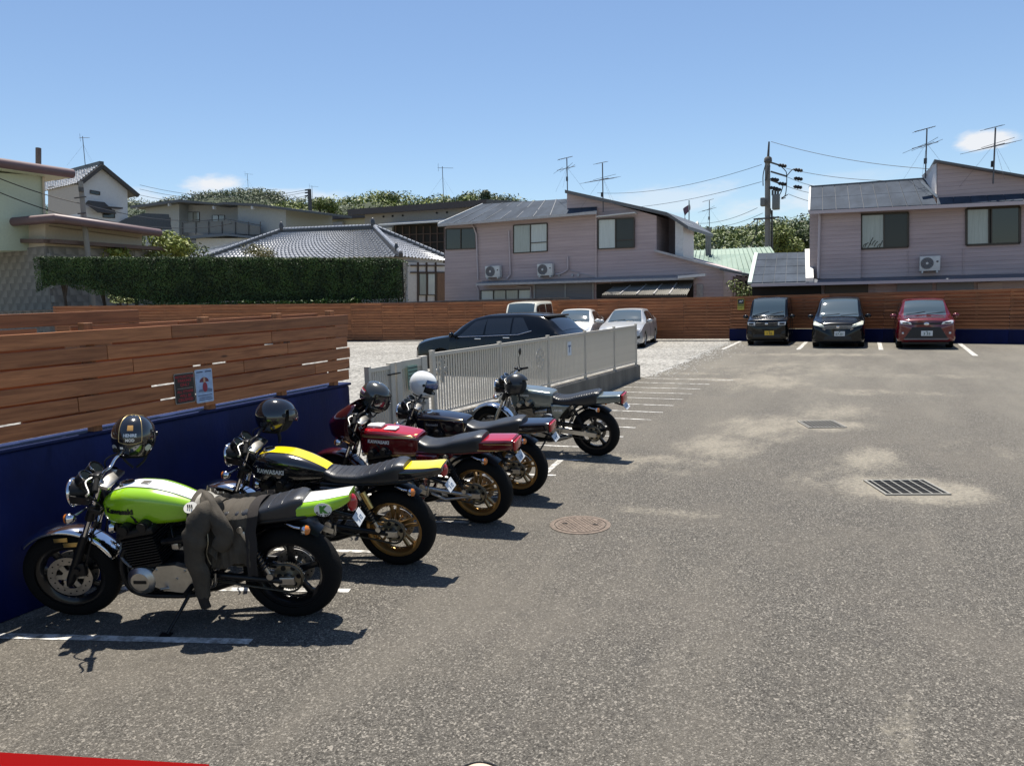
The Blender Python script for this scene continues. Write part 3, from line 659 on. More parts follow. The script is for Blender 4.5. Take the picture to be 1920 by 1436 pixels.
def condenser(pl, x0, y0, x1, y1, label, legs=True):
    a, b_ = pl(x0, y1, .05), pl(x1, y1, .05); h = pl(x0, y0, .05).z-a.z; W_ = (b_-a).length
    t = thing('air_conditioner', label, 'air conditioner', tuple((a+b_)/2), (0, 0, atan2(pl.d.y, pl.d.x)), 'outdoor air conditioner units')
    body = mat('condenser_white', (.62, .62, .58), .5, noise=.06)
    z0 = .08 if legs else .03
    MB().box((0, -.17, z0+h/2), (W_, .30, h), bev=.015).build('casing', body, t, 40)
    MB().lathe([(0, .0), (W_*.30, .0), (W_*.30, -.012), (W_*.32, -.012), (W_*.32, .0)], (-W_*.14, -.325, z0+h*.52), (0, 1, 0), 28).build('fan_grille', mat('fan_dark', (.05, .05, .055), .5), t)
    q = MB()
    for r in (.06, .12, .18, .24, .29): q.lathe([(W_*r, -.002), (W_*(r+.008), -.006), (W_*(r+.016), -.002)], (-W_*.14, -.338, z0+h*.52), (0, 1, 0), 28)
    q.build('grille_rings', TRIMG, t)
    MB().disc((-W_*.14, -.343, z0+h*.52), W_*.07, .012, (0, 1, 0), 16).build('fan_hub', body, t)
    MB().box((W_*.36, -.325, z0+h*.62), (.07, .012, .05)).build('badge', BLACK, t)
    for s in (-1, 1): MB().box((s*W_*.36, -.17, z0/2), (.05, .38, z0)).build('foot', body, t)
    return t
def antenna(base, top, label, yaw=0, kind=0, name='tv_antenna'):
    base = Vector(base); top = Vector(top); t = thing(name, label, 'antenna', tuple(base), (0, 0, yaw), 'rooftop television antennas')
    h = top.z-base.z; sx = (top-base).x*cos(-yaw); AM = mat('antenna_metal', (.10, .10, .105), .5, .3)
    MB().tube([(0, 0, 0), (0, 0, h)], .028, 6).build('mast', AM, t)
    def yagi(z, L_, els, w0, w1, tilt=0.0, nm='boom', ox=.3):
        MB().tube([(-L_*ox, 0, z), (L_*(1-ox), 0, z+tilt)], .016, 6).build(nm, AM, t)
        q = MB()
        for i in range(els):
            x = -L_*ox+L_*(i+.2)/els; zz = z+tilt*(i/els); w_ = lerp(w0, w1, i/els); q.tube([(x, -w_, zz), (x, w_, zz)], .008, 5)
        q.build('elements', AM, t)
    if kind == 0:
        yagi(h-.05, 1.9, 14, .12, .09, -.28, ox=.28)
        MB().tube([(-.53, 0, h-.35), (-.53, 0, h+.32)], .012, 5).build('reflector', AM, t)
    else:
        yagi(h-.08, .8, 8, .22, .16, .18, ox=.6); yagi(h*.62, 1.0, 3, 1.05, .9, .22, ox=.55)
        MB().tube([(.12, -.7, h*.62+.28), (.12, .7, h*.62+.18)], .009, 5).build('elements', AM, t)
        MB().box((0, .05, h*.36), (.09, .09, .22)).build('booster_box', BLACK, t)
    q = MB()
    for a in (0, 2.1, 4.2): q.tube([(0, 0, h*.72), (cos(a)*h*.55, sin(a)*h*.55, .02)], .004, 4)
    q.build('guy_wires', AM, t)
    return t
# ------------------------------------------------------------------ left mauve house
Y1 = 36.5
hl = PL((0, Y1), (1, 0)); H1 = thing('mauve_house', 'mauve sided house with a sloping parapet behind the three pale cars', 'house', (-14, Y1, 0), group='mauve sided houses')
H1.matrix_world = Matrix()
wallp('wall', hl, [(834, 640), (834, 424), (1118, 402), (1118, 640)], 6.5, MAUVE, H1)
wallp('upper_wall', hl, [(1063, 420), (1063, 359), (1231, 405), (1231, 640), (1100, 640), (1100, 420)], 6.3, MAUVE, H1, off=-.06)
wallp('lower_wing', hl, [(1119, 640), (1119, 474), (1227, 468), (1356, 505), (1356, 640)], 6.0, MAUVE, H1, off=-.03)
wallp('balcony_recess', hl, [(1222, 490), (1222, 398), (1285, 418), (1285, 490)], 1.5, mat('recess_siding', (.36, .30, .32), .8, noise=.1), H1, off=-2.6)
wallp('balcony_side_wall', hl, [(1266, 482), (1266, 410), (1281, 416), (1281, 486)], 2.5, WHT, H1, off=-.1)
MB().bar(hl(1228, 470, .12), hl(1400, 515, .12), .30, .10).build('wing_coping', TRIMG, H1)
# roofs
ev0, ev1 = hl(822, 421, .65), hl(1119, 397, .65); rg = PL((0, Y1+2.2), (1, 0)); rg0, rg1 = rg(905, 383), rg(1064, 373)
wf0, wf1 = hl(1064, 391, -.05), hl(1119, 388, -.05)
ev_m = hl(1064, 401.5, .65)
slab('roof', [ev0, ev_m, rg1, rg0], .10, ROOFG, H1); slab('roof_strip', [ev_m, ev1, wf1, wf0], .10, ROOFG, H1)
back = [rg0+Vector((0, 4.6, -1.0)), rg1+Vector((0, 4.6, -1.0))]
slab('rear_roof', [rg0, rg1, back[1], back[0]], .10, ROOFG, H1)
lf0 = ev0+Vector((0, 7.4, 0)); slab('hip_roof', [ev0, rg0, back[0], lf0], .10, ROOFG, H1)
for i in range(1, 8):
    a, b_ = ev0.lerp(ev_m, i/8), rg0.lerp(rg1, i/8); MB().bar(a+Vector((0, 0, .012)), b_+Vector((0, 0, .012)), .035, .03).build('roof_seam', mat('seam_grey', (.10, .11, .13), .6), H1)
MB().bar(ev0+Vector((0, -.03, -.06)), ev1+Vector((0, -.03, -.06)), .10, .12).build('gutter', TRIMG, H1); MB().bar(ev0+Vector((0, -.02, .03)), rg0, .10, .08).build('verge_trim', WHT, H1)
tp = [hl(1059, 356, .35), hl(1250, 398, .35), hl(1290, 424, .35)]
for a, b_ in zip(tp, tp[1:]): MB().prism([tuple(a), tuple(b_), tuple(b_-Vector((0, 0, .16))), tuple(a-Vector((0, 0, .16)))], (0, 6.6, 0)).build('sloping_roof', mat('dark_roof_edge', (.10, .105, .11), .5), H1, recalc=True)
MB().bar(hl(1121, 407, .3), hl(1193, 399.5, .3), .5, .05).build('window_hood', WHT, H1)
# windows
window(hl, 836, 430, 892, 468, [(.5, DKG), (.5, DKG)], H1, 2); window(hl, 963, 423, 1026, 475, [(.5, CURT), (.5, CURT2)], H1, 4)
window(hl, 1122, 412, 1189, 467, [(.48, CURT2), (.52, DKG2)], H1, 3); window(hl, 902, 545, 995, 640, [(.25, CURT2), (.25, CURT), (.25, CURT), (.25, CURT2)], H1, 2, off=.10)
for x in (1165,): MB().bar(hl(1156, 451, .05), hl(1188, 449, .05), .03, .04).build('window_rail', BRONZE, H1)
MB().bar(hl(995, 456, .05), hl(1024, 454, .05), .03, .04).build('window_rail', BRONZE, H1)
# ground floor pent roof, louvred shutters, corrugated awning
a, b_ = hl(893, 531, .85), hl(1302, 519, .85); slab('pent_roof', [a, b_, b_+Vector((0, .9, .12)), a+Vector((0, .9, .12))], .10, mat('pent_grey', (.22, .225, .235), .5, noise=.2), H1)
MB().bar(a+Vector((0, -.03, -.08)), b_+Vector((0, -.03, -.08)), .07, .10).build('gutter', TRIMG, H1)
MB().bar(hl(1272, 520, .95), hl(1323, 515.5, .95), .25, .12).build('white_fascia', WHT, H1)
lv = MB(); sh = mat('shutter_grey', (.20, .215, .24), .5, .2)
for k in range(16):
    y = 532+k*2.3; lv.bar(hl(1004, y, .06), hl(1110, y-2.6, .06), .05, .035)
o = lv.build('shutter_slats', sh, H1); o['kind'] = 'stuff'
for x in (1002, 1060, 1112): MB().bar(hl(x, 530, .08), hl(x, 600, .08), .06, .06, (0, 1, 0)).build('shutter_post', TRIMG, H1)
wallp('painted_shade', hl, [(1119, 560), (1119, 533), (1300, 524), (1300, 560)], .02, DARKIN, H1, off=.05)  # dark sheet painted as the shade under the awning
awn = mat('corrugated_sheet', (.20, .19, .165), .5, noise=.25, nscale=2)
A = [hl(1128, 553, 1.9), hl(1288, 552, 1.9), hl(1300, 531, .5), hl(1150, 538, .5)]
def corr(u, v): p = A[0].lerp(A[1], u).lerp(A[3].lerp(A[2], u), v); return p+Vector((0, 0, .025*sin(u*2*pi*46)))
MB().grid(corr, 276, 3).build('corrugated_awning', awn, H1, 60)
MB().bar(A[0]-Vector((0, 0, .08)), A[1]-Vector((0, 0, .08)), .09, .09).build('awning_beam', BRONZE, H1)
for u in (.22, .42, .62, .8): p, q = A[0].lerp(A[1], u), A[3].lerp(A[2], u); MB().bar(p+Vector((0, 0, .04)), q+Vector((0, 0, .04)), .05, .03).build('awning_batten', TRIMG, H1)
wallp('wing_door', hl, [(1306, 600), (1306, 533), (1318, 533), (1318, 600)], .03, TRIMG, H1, off=.02)
MB().bar(hl(1352, 505, .2), hl(1412, 517, .2), .8, .10).build('wing_eave', mat('dark_roof_edge', (.10, .105, .11), .5), H1)
for px in ([(885, 421), (889, 428), (893, 440), (896, 525)], [(954, 433), (955, 460), (957, 515), (950, 523)], [(1064, 481), (1065, 505), (1055, 512), (1042, 515)], [(969, 538), (995, 538), (996, 566)], [(893, 535), (897, 545), (897, 600)]):
    MB().tube([hl(x, y, .10) for x, y in px], .045, 8).build('downpipe', PIPE, H1, 60)
MB().tube([hl(x, y, .06) for x, y in ((1070, 507), (1090, 513), (1120, 521), (1140, 519), (1145, 533))], .015, 6).build('cable', TRIMG, H1)
for x in (1048, 1073, 1084): MB().disc(hl(x, 516, .06), .07, .06, (0, 1, 0), 12).build('vent_cap', TRIMG, H1)
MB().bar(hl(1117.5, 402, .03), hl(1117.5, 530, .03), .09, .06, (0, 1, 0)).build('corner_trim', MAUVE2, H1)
condenser(hl, 915, 502, 942, 523, 'white air conditioner unit at the left of the left mauve house'); condenser(hl, 1012, 498, 1040, 520, 'white air conditioner unit between the two upper windows of the left mauve house')
antenna(rg(1064, 357), rg(1064, 297), 'tall bent antenna on the left mauve house peak', R(35), 1); antenna(hl(1131, 398, .3), hl(1131, 306, .3), 'antenna fixed to the front wall of the left mauve house', R(70), 1)
# timber lattice porch between the two houses
pch = PL((0, 39.5), (1, 0)); pt = thing('porch', 'low timber porch in the gap between the mauve houses', 'porch'); 
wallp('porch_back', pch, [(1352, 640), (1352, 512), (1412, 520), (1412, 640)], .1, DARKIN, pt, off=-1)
for x in (1358, 1366, 1374, 1384, 1394, 1404): MB().bar(pch(x, 518), pch(x, 600), .10, .08, (0, 1, 0)).build('post', mat('porch_post', (.22, .17, .13), .7), pt)
MB().bar(pch(1350, 519), pch(1412, 525), .12, .14).build('beam', MATS['porch_post'], pt)
# ------------------------------------------------------------------ right mauve house
Y2 = 33.8
hr = PL((0, Y2), (1, 0)); H2 = thing('mauve_house', 'mauve sided house with panelled grey roof behind the red car', 'house', group='mauve sided houses')
wallp('wall', hr, [(1535, 640), (1535, 396), (2050, 372), (2050, 640)], 6.5, MAUVE, H2)
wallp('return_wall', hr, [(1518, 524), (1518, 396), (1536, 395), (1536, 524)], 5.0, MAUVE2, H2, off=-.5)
wallp('shutter_box', hr, [(1537.5, 523), (1537.5, 394), (1614, 391), (1614, 522)], .12, MAUVE, H2, off=.14)
e0, e1 = hr(1517, 396, .6), hr(2060, 371, .6); r2 = PL((0, Y2+2.1), (1, 0)); g0, g1 = r2(1519, 352), r2(1735, 336.5)
em = hr(1757, 385, .6)
slab('roof_deck', [e0, em, g1, g0], .10, SEAM, H2)
# roof panels laid one by one
NP = 9
for i in range(NP):
    for j in range(2):
        q = lambda u, v: e0.lerp(em, u).lerp(g0.lerp(g1, u), v)
        u0, u1, v0, v1 = i/NP+.0022, (i+1)/NP-.0022, j/2+.004, (j+1)/2-.004
        MB().prism([tuple(q(*c)+Vector((0, -.004, .012))) for c in ((u0, v0), (u1, v0), (u1, v1), (u0, v1))], (0, 0, .022)).build('roof_panel', ROOFG, H2)
f0, f1 = hr(1757, 372, -.0), hr(2050, 358, -.0)
slab('roof_deck', [em, e1, f1, f0], .10, SEAM, H2)
for i in range(9):
    q = lambda u, v: em.lerp(e1, u).lerp(f0.lerp(f1, u), v)
    MB().prism([tuple(q(*c)+Vector((0, -.003, .012))) for c in ((i/9+.002, .02), ((i+1)/9-.002, .02), ((i+1)/9-.002, .96), (i/9+.002, .96))], (0, 0, .022)).build('roof_panel', ROOFG, H2)
MB().bar(e0+Vector((0, -.03, -.06)), e1+Vector((0, -.03, -.06)), .10, .13).build('gutter', PIPE, H2); MB().bar(g0+Vector((-.05, 0, .03)), g1+Vector((0, 0, .03)), .16, .07).build('ridge_cap', mat('dark_roof_edge', (.10, .105, .11), .5), H2)
MB().bar(e0, g0, .07, .12).build('verge_trim', WHT, H2)
slab('rear_roof', [g0, g1, g1+Vector((0, 4, -1)), g0+Vector((0, 4, -1))], .1, ROOFG, H2)
wallp('upper_wall', hr, [(1757, 378), (1757, 303), (2060, 356), (2060, 378)], 6.2, MAUVE, H2, off=-.12)
sidep = [hr(1757, 303, -.13), hr(1757, 374, -.13)]; sb_ = [r2(1735, 338), r2(1727, 331)]
MB().add([hr(1756, 302, -.10), hr(1756, 374, -.10), r2(1733, 340), r2(1728, 330)], [(0, 1, 2, 3)]).build('side_wall', mat('painted_sunlit_side', (.60, .58, .58), .7, noise=.08), H2)  # side face coloured paler than the siding to look sunlit
MB().prism([tuple(hr(1752, 299, .25)), tuple(hr(2060, 352, .25)), tuple(hr(2060, 356, .25)), tuple(hr(1752, 303, .25))], (0, 6.6, 0)).build('sloping_roof', MATS['dark_roof_edge'], H2, recalc=True)
MB().bar(hr(1727, 341, -.2), hr(1757, 370, -.2), .25, .08).build('valley_trim', WHT, H2)
window(hr, 1615, 403, 1703, 467, [(.48, CURT), (.52, DKG2)], H2, 4, bw=.07); window(hr, 1812, 392, 1912, 460, [(.42, CURT), (.05, DARKIN), (.53, DKG)], H2, 4, bw=.08); window(hr, 1960, 384, 2040, 454, [(.5, CURT), (.5, DKG)], H2, 4, bw=.07)
br = MB(); random.seed(4)
for k in range(8):
    x, y = 1617+k*4.4, 462-random.uniform(0, 10); br.tube([hr(x, y+6, .05), hr(x+3, y, .05), hr(x+7, y-random.uniform(2, 9), .05)], .012, 5)
br.build('branch_ornament', BLACK, H2)
a, b_ = hr(1408, 533, 1.0), hr(2060, 517, 1.0); slab('pent_roof', [a, b_, b_+Vector((0, 1.05, .16)), a+Vector((0, 1.05, .16))], .10, mat('pent_dark', (.10, .11, .13), .5, noise=.2), H2)
MB().bar(a+Vector((0, -.03, -.05)), b_+Vector((0, -.03, -.05)), .09, .11).build('gutter', PIPE, H2)
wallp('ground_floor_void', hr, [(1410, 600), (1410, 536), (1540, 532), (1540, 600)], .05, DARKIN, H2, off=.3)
for (x0, x1, c) in ((1546, 1628, BRONZE), (1640, 1672, MAUVE), (1682, 1748, sh), (1756, 1826, sh), (1834, 1880, MAUVE2)):
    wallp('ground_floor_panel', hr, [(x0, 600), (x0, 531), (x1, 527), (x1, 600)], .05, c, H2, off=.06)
# side roof (panelled) at the left of the house
s0, s1, s2, s3 = hr(1408, 532, .9), hr(1517, 529, .9), PL((0, Y2+3.2), (1, 0))(1515, 474), PL((0, Y2+3.2), (1, 0))(1420, 476)
slab('side_roof_deck', [s0, s1, s2, s3], .10, SEAM, H2)
for i in range(5):
    for j in range(4):
        q = lambda u, v: s0.lerp(s1, u).lerp(s3.lerp(s2, u), v)
        c = ((i/5+.004, j/4+.006), ((i+1)/5-.004, j/4+.006), ((i+1)/5-.004, (j+1)/4-.006), (i/5+.004, (j+1)/4-.006))
        MB().prism([tuple(q(*k)+Vector((0, -.004, .012))) for k in c], (0, 0, .022)).build('roof_panel', ROOFG, H2)
MB().bar(s0+Vector((-.05, 0, .02)), s3+Vector((-.05, 0, .02)), .16, .10).build('verge_trim', mat('pale_green_trim', (.42, .52, .46), .5), H2); MB().bar(s1+Vector((.02, 0, .05)), s2+Vector((.02, 0, .05)), .30, .25).build('verge_trim', WHT, H2)
for px in ([(1537.5, 395), (1537, 410), (1534, 522)], [(1517, 533), (1517, 548)]): MB().tube([hr(x, y, .22) for x, y in px], .05, 8).build('downpipe', PIPE, H2, 60)
for x, y0, y1 in ((1702, 470, 518), (1806, 466, 514)): MB().bar(hr(x, y0, .012), hr(x, y1, .012), .02, .03, (0, 1, 0)).build('siding_joint', MAUVE2, H2)
condenser(hr, 1723, 485, 1761, 512, 'white air conditioner unit on the right mauve house above the red car')
antenna(hr(1735, 335, -1.6), hr(1735, 243, -1.6), 'antenna left of the right mauve house peak', R(20), 1); antenna(hr(1862, 345, .3), hr(1865, 240, .3), 'rightmost antenna beside the small white cloud', R(40), 1)
# ------------------------------------------------------------------ hall with pale green metal roof
hg = PL((0, 52), (1, 0)); H3 = thing('green_roof_hall', 'low hall with a pale green ribbed metal roof between the mauve houses', 'building')
GRN = mat('pale_green_metal', (.17, .245, .195), .45, .1, noise=.12, nscale=1.2, streak=(2, .3, 1)); hb = PL((0, 57), (1, 0))
q0, q1, q2, q3 = hg(1250, 508), hg(1480, 517), hb(1445, 463), hb(1272, 471)
slab('roof', [q0, q1, q2, q3], .12, GRN, H3)
for i in range(22): u = (i+.5)/22; MB().bar(q0.lerp(q1, u)+Vector((0, 0, .03)), q3.lerp(q2, u)+Vector((0, 0, .03)), .05, .06).build('rib', GRN, H3)
wallp('wall', hg, [(1255, 640), (1255, 509), (1475, 517), (1475, 640)], 6, mat('hall_wall', (.30, .28, .25), .8, noise=.15), H3, off=-.6)
# ------------------------------------------------------------------ tile roofed bungalow
def tiles(A_, B_, C_, D_, nc, nr, m, parent, name='roof_tiles', h=.075):
    """A,B eave left/right; C,D ridge right/left"""
    n = (B_-A_).cross(D_-A_).normalized(); n = -n if n.z < 0 else n
    vs, fs = [], []; us = []
    for c in range(nc):
        for k in range(6): us.append((c+k/6)/nc)
    us.append(1.0); vrow = []
    for r_ in range(nr): vrow += [(r_/nr, 1.0), ((r_+.985)/nr, 0.0)]
    for v, lift in vrow:
        for u in us:
            p = A_.lerp(B_, u).lerp(D_.lerp(C_, u), v); ph = u*nc*2*pi
            vs.append(tuple(p+n*(h*(.75*cos(ph)+.3*cos(2*ph+.6))+.085*lift)))
    W_ = len(us)
    for j in range(len(vrow)-1):
        for i in range(W_-1): fs.append((j*W_+i, j*W_+i+1, (j+1)*W_+i+1, (j+1)*W_+i))
    o = MB().add(vs, fs).build(name, m, parent, 50); o['kind'] = 'stuff'; return o
TILE = mat('silver_roof_tile', (.30, .31, .33), .28, 0, coat=.3, noise=.25, nscale=3); TILED = mat('dark_ridge_tile', (.06, .063, .068), .4, noise=.2)
bgl = PL((0, 41), (1, 0)); bgr = PL((0, 45.5), (1, 0)); H4 = thing('tile_roof_house', 'bungalow with a silver tiled hip roof behind the tall hedge', 'house')
EL, ER, RL, RR = bgl(372, 492), bgl(752, 482), bgr(530, 437), bgr(701, 431); EB = PL((0, 48), (1, 0))(848, 492); ELB = PL((0, 49), (1, 0))(330, 480)
tiles(EL, ER, RR, RL, 44, 13, TILE, H4); tiles(ER, EB, RR.lerp(EB, .02), RR, 16, 12, TILE, H4)
tiles(ELB, EL, RL, RL.lerp(ELB, .02), 16, 12, TILE, H4)
for a, b_, r in ((RL, RR, .20), (EL, RL, .15), (ER, RR, .17), (EB, RR, .15)):
    MB().bar(a+Vector((0, 0, .10)), b_+Vector((0, 0, .16)), .26, .26).build('ridge', TILED, H4)
    nb = int((b_-a).length/.3); q = MB()
    for i in range(nb): p = a.lerp(b_, (i+.5)/nb); q.disc(p+Vector((0, 0, .27)), .13, (b_-a).length/nb*.8, (b_-a), 10)
    o = q.build('ridge_caps', TILE, H4, 60); o['kind'] = 'stuff'
for p, s in ((RL, 1), (RR, 1), (ER.lerp(RR, .12), .8)):
    MB().ell(p+Vector((0, -.1, .45*s)), (.16*s, .16*s, .40*s), 10, 8).build('ridge_ornament', TILED, H4, 60)
wallp('wall', bgl, [(385, 640), (385, 486), (758, 482), (758, 640)], 5, mat('plaster_shade_tint', (.40, .38, .34), .8), H4, off=-.8)  # front plaster is a darker copy, shade put into its colour
sd = PL(tuple(bgl(760, 500, -.8))[:2], (bgr(835, 500)-bgl(760, 500, -.8))[:2])
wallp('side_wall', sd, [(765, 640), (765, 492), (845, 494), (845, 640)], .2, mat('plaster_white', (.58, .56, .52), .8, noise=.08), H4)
for x in (784, 800, 817): MB().bar(sd(x, 492, .05), sd(x, 600, .05), .10, .08, sd.n).build('timber_post', mat('dark_timber', (.07, .045, .03), .7), H4)
for y in (498, 511): MB().bar(sd(770, y, .06), sd(834, y, .06), .06, .09).build('timber_rail', MATS['dark_timber'], H4)
window(sd, 786, 513, 800, 553, [(1, CURT)], H4, 0, off=.05); window(sd, 802, 513, 816, 553, [(1, CURT2)], H4, 0, off=.05)
wallp('door_panel', sd, [(820, 600), (820, 512), (834, 512), (834, 600)], .05, mat('door_timber', (.16, .085, .045), .6, noise=.2), H4, off=.08)
# ------------------------------------------------------------------ brown fascia house
hbn = PL((0, 58), (1, 0)); H5 = thing('flat_roof_house', 'two storey house under a wide dark brown roof behind the tiled bungalow', 'house')
BRN = mat('brown_fascia', (.060, .048, .046), .5, noise=.12); PLS = mat('taupe_plaster', (.34, .32, .29), .8, noise=.1)
MB().prism([tuple(hbn(651, 393, .9)), tuple(hbn(912, 374, .9)), tuple(hbn(912, 386, .9)), tuple(hbn(652, 404, .9))], (0, 8, .6)).build('roof', BRN, H5, recalc=True)
wallp('wall', hbn, [(684, 640), (684, 399), (920, 384), (920, 640)], 6, PLS, H5)
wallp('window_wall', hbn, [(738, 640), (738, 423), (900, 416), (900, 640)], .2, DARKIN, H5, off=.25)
slab('canopy', [hbn(708, 421, 1.4), hbn(860, 412, 1.4), hbn(860, 408, .2), hbn(735, 417, .2)], .12, WHT, H5)
lat = mat('lattice_brown', (.085, .055, .042), .7)
for x in range(742, 900, 13): MB().bar(hbn(x, 424, .32), hbn(x, 500, .32), .10, .08, (0, 1, 0)).build('lattice_bar', lat, H5)
for y in (441, 457, 473): MB().bar(hbn(740, y, .36), hbn(900, y-6, .36), .06, .07).build('lattice_rail', lat, H5)
for x, y in ((719, 406.5), (736, 405.5), (755, 404.5), (819, 399.5), (838, 398.5)): MB().disc(hbn(x, y, .04), .09, .08, (0, 1, 0), 10).build('vent', BLACK, H5)
wallp('side_block', hbn, [(715, 440), (715, 428), (735, 427), (735, 440)], .3, WHT, H5, off=.2)
antenna(hbn(832, 380, -1), hbn(832, 312, -1), 'long slanting yagi antenna above the brown roof', R(-18), 0)
# ------------------------------------------------------------------ cream house and far antenna
hcr = PL((0, 72), (1, 0)); H6 = thing('cream_house', 'distant cream house with a low dark roof left of the brown roof', 'house')
CRM = mat('cream_plaster', (.52, .46, .30), .8, noise=.08)
wallp('wall', hcr, [(536, 560), (536, 413), (690, 408), (690, 560)], 6, CRM, H6); MB().prism([tuple(hcr(525, 411, .8)), tuple(hcr(700, 400, .8)), tuple(hcr(700, 407, .8)), tuple(hcr(525, 416, .8))], (0, 8, 0)).build('roof', BRN, H6, recalc=True)
wallp('side_block', hcr, [(624, 440), (624, 417), (642, 416), (642, 440)], .5, PLS, H6, off=.5)
# ------------------------------------------------------------------ grey flat roofed house
hgy = PL((0, 58), (1, 0)); H7 = thing('grey_house', 'pale grey two storey house with thin dark zigzag roof edge', 'house')
GPL = mat('grey_plaster', (.40, .42, .41), .8, noise=.08); DKR = mat('dark_roof_edge', (.10, .105, .11), .5)
wallp('wall', hgy, [(273, 560), (273, 388), (336, 382), (336, 560)], 7, GPL, H7); wallp('middle_wall', hgy, [(330, 560), (330, 384), (450, 386), (450, 560)], 5, mat('pale_plaster', (.46, .47, .46), .8, noise=.08), H7, off=-1.2)
wallp('right_wall', hgy, [(446, 560), (446, 384), (536, 392), (536, 560)], 7, GPL, H7, off=.2)
MB().prism([tuple(hgy(x, y, 1.1)) for x, y in ((244, 386), (336, 374), (404, 381), (404, 384), (336, 379), (244, 391))], (0, 8, 0)).build('roof', DKR, H7, recalc=True)
MB().prism([tuple(hgy(x, y, 1.0)) for x, y in ((400, 382), (420, 379), (480, 382), (562, 393), (562, 397), (480, 387), (420, 383.5), (400, 386))], (0, 8, 0)).build('roof', DKR, H7, recalc=True)
for x, y in ((258, 390), (318, 384), (402, 390), (474, 390)): MB().box(hgy(x, y, .9), (.2, .3, .3)).build('beam_end', WHT, H7)
window(hgy, 294, 409, 319, 426, [(.5, mat('tan_curtain', (.42, .36, .29), .3)), (.5, MATS['tan_curtain'])], H7, 0); window(PL((0, 59.2), (1, 0)), 350, 398, 374, 416, [(.5, CURT2), (.5, CURT)], H7, 0); window(PL((0, 59.2), (1, 0)), 398, 404, 421, 436, [(.5, CURT2), (.5, CURT)], H7, 0)
rlg = MB()
for x in (342, 367, 391, 416, 441, 466, 488): rlg.bar(hgy(x, 416, 1.0), hgy(x, 440, 1.0), .07, .07, (0, 1, 0))
rlg.bar(hgy(341, 417, 1.0), hgy(424, 411, 1.0), .08, .08); rlg.bar(hgy(424, 411, 1.0), hgy(490, 423, 1.0), .08, .08)
rlg.build('balcony_railing', DKR, H7)
wallp('balcony_screen', hgy, [(342, 436), (342, 419), (424, 413), (488, 425), (488, 440)], .04, mat('smoked_screen', (.17, .18, .18), .4), H7, off=.95)
MB().prism([tuple(hgy(x, y, 1.3)) for x, y in ((338, 444), (424, 438), (500, 446), (500, 450), (424, 442), (338, 449))], (0, 3, 0)).build('lower_roof', mat('blue_grey_roof', (.12, .15, .19), .5), H7, recalc=True)
wallp('lower_wall', hgy, [(368, 560), (368, 447), (505, 447), (505, 560)], .5, WHT, H7, off=.6)
for x in (378, 386): MB().bar(hgy(x, 463, .65), hgy(x, 480, .65), .10, .05, (0, 1, 0)).build('lower_window', DKR, H7)
# ------------------------------------------------------------------ white gabled house with tiled roof
c0 = AY(150, 400, 43); hgd = PL(tuple(c0)[:2], (.20, .98)); hgs = PL(tuple(c0)[:2], (-.98, .20)); H8 = thing('white_gable_house', 'white two storey house with a tiled gable roof and small dark windows', 'house')
WPL = mat('white_plaster', (.60, .60, .60), .8, noise=.06); BEI = mat('beige_plaster', (.46, .41, .36), .8, noise=.08)
wallp('gable_wall', hgd, [(150, 560), (150, 345), (190, 314), (239, 355), (241, 560)], 5, WPL, H8); 
sw = [hgs(151, 560), hgs(151, 346), hgs(90, 350), hgs(90, 560)]; MB().add(sw, [(0, 1, 2, 3)]).build('side_wall', BEI, H8)
ap, le, re_ = hgd(191, 309, .4), hgd(147, 344, .4), hgd(259, 365, .4); dv = Vector((-.98, .20, 0)).normalized()*11
tiles(le+Vector((0, 0, -.05)), ap, ap+dv, le+dv, 9, 22, TILE, H8); 
tl = le+dv; tiles(tl, le, ap, ap+dv, 26, 9, TILE, H8, h=.06)
slab('roof_deck', [re_, re_+dv, ap+dv, ap], .14, TILED, H8)
MB().bar(ap+Vector((0, 0, .1)), ap+dv+Vector((0, 0, .1)), .35, .35).build('ridge', TILED, H8)
for a, b_ in ((ap, re_), (ap, le)): MB().bar(a+Vector((0, 0, -.12)), b_+Vector((0, 0, -.12)), .35, .30).build('bargeboard', mat('dark_timber2', (.055, .05, .048), .7), H8)
window(hgd, 169, 357, 187, 363, [(1, DKG)], H8, -3); window(hgd, 193, 394, 215, 408, [(1, DKG)], H8, -1)
MB().bar(hgd(170, 386, .4), hgd(228, 391, .4), .5, .10).build('window_hood', MATS['dark_timber2'], H8)
for (x0, x1) in ((101, 130),): MB().add([hgs(x0, 368, .05), hgs(x1, 367, .05), hgs(x1, 383, .05), hgs(x0, 385, .05)], [(0, 1, 2, 3)]).build('side_window', DKG, H8)
lr = [hgs(90, 401, 1.6), hgs(156, 391, 1.6), hgs(158, 377, .1), hgs(90, 385, .1)]; tiles(lr[0], lr[1], lr[2], lr[3], 14, 5, TILED, H8)
MB().prism([tuple(hgd(x, y, .8)) for x, y in ((158, 384), (165, 376), (189, 398), (183, 399), (165, 386))], (0, 1.5, 0)).build('porch_gable', MATS['dark_timber2'], H8, recalc=True)
MB().prism([tuple(hgd(x, y, .5)) for x, y in ((222, 417), (235, 410), (268, 400), (274, 430), (250, 430))], (.3, 2.5, .1)).build('annex_roof', TILED, H8, recalc=True)
antenna(hgd(160, 312, -2), hgd(156, 256, -2), 'slanted yagi antenna on the white gabled house', R(-15), 0)
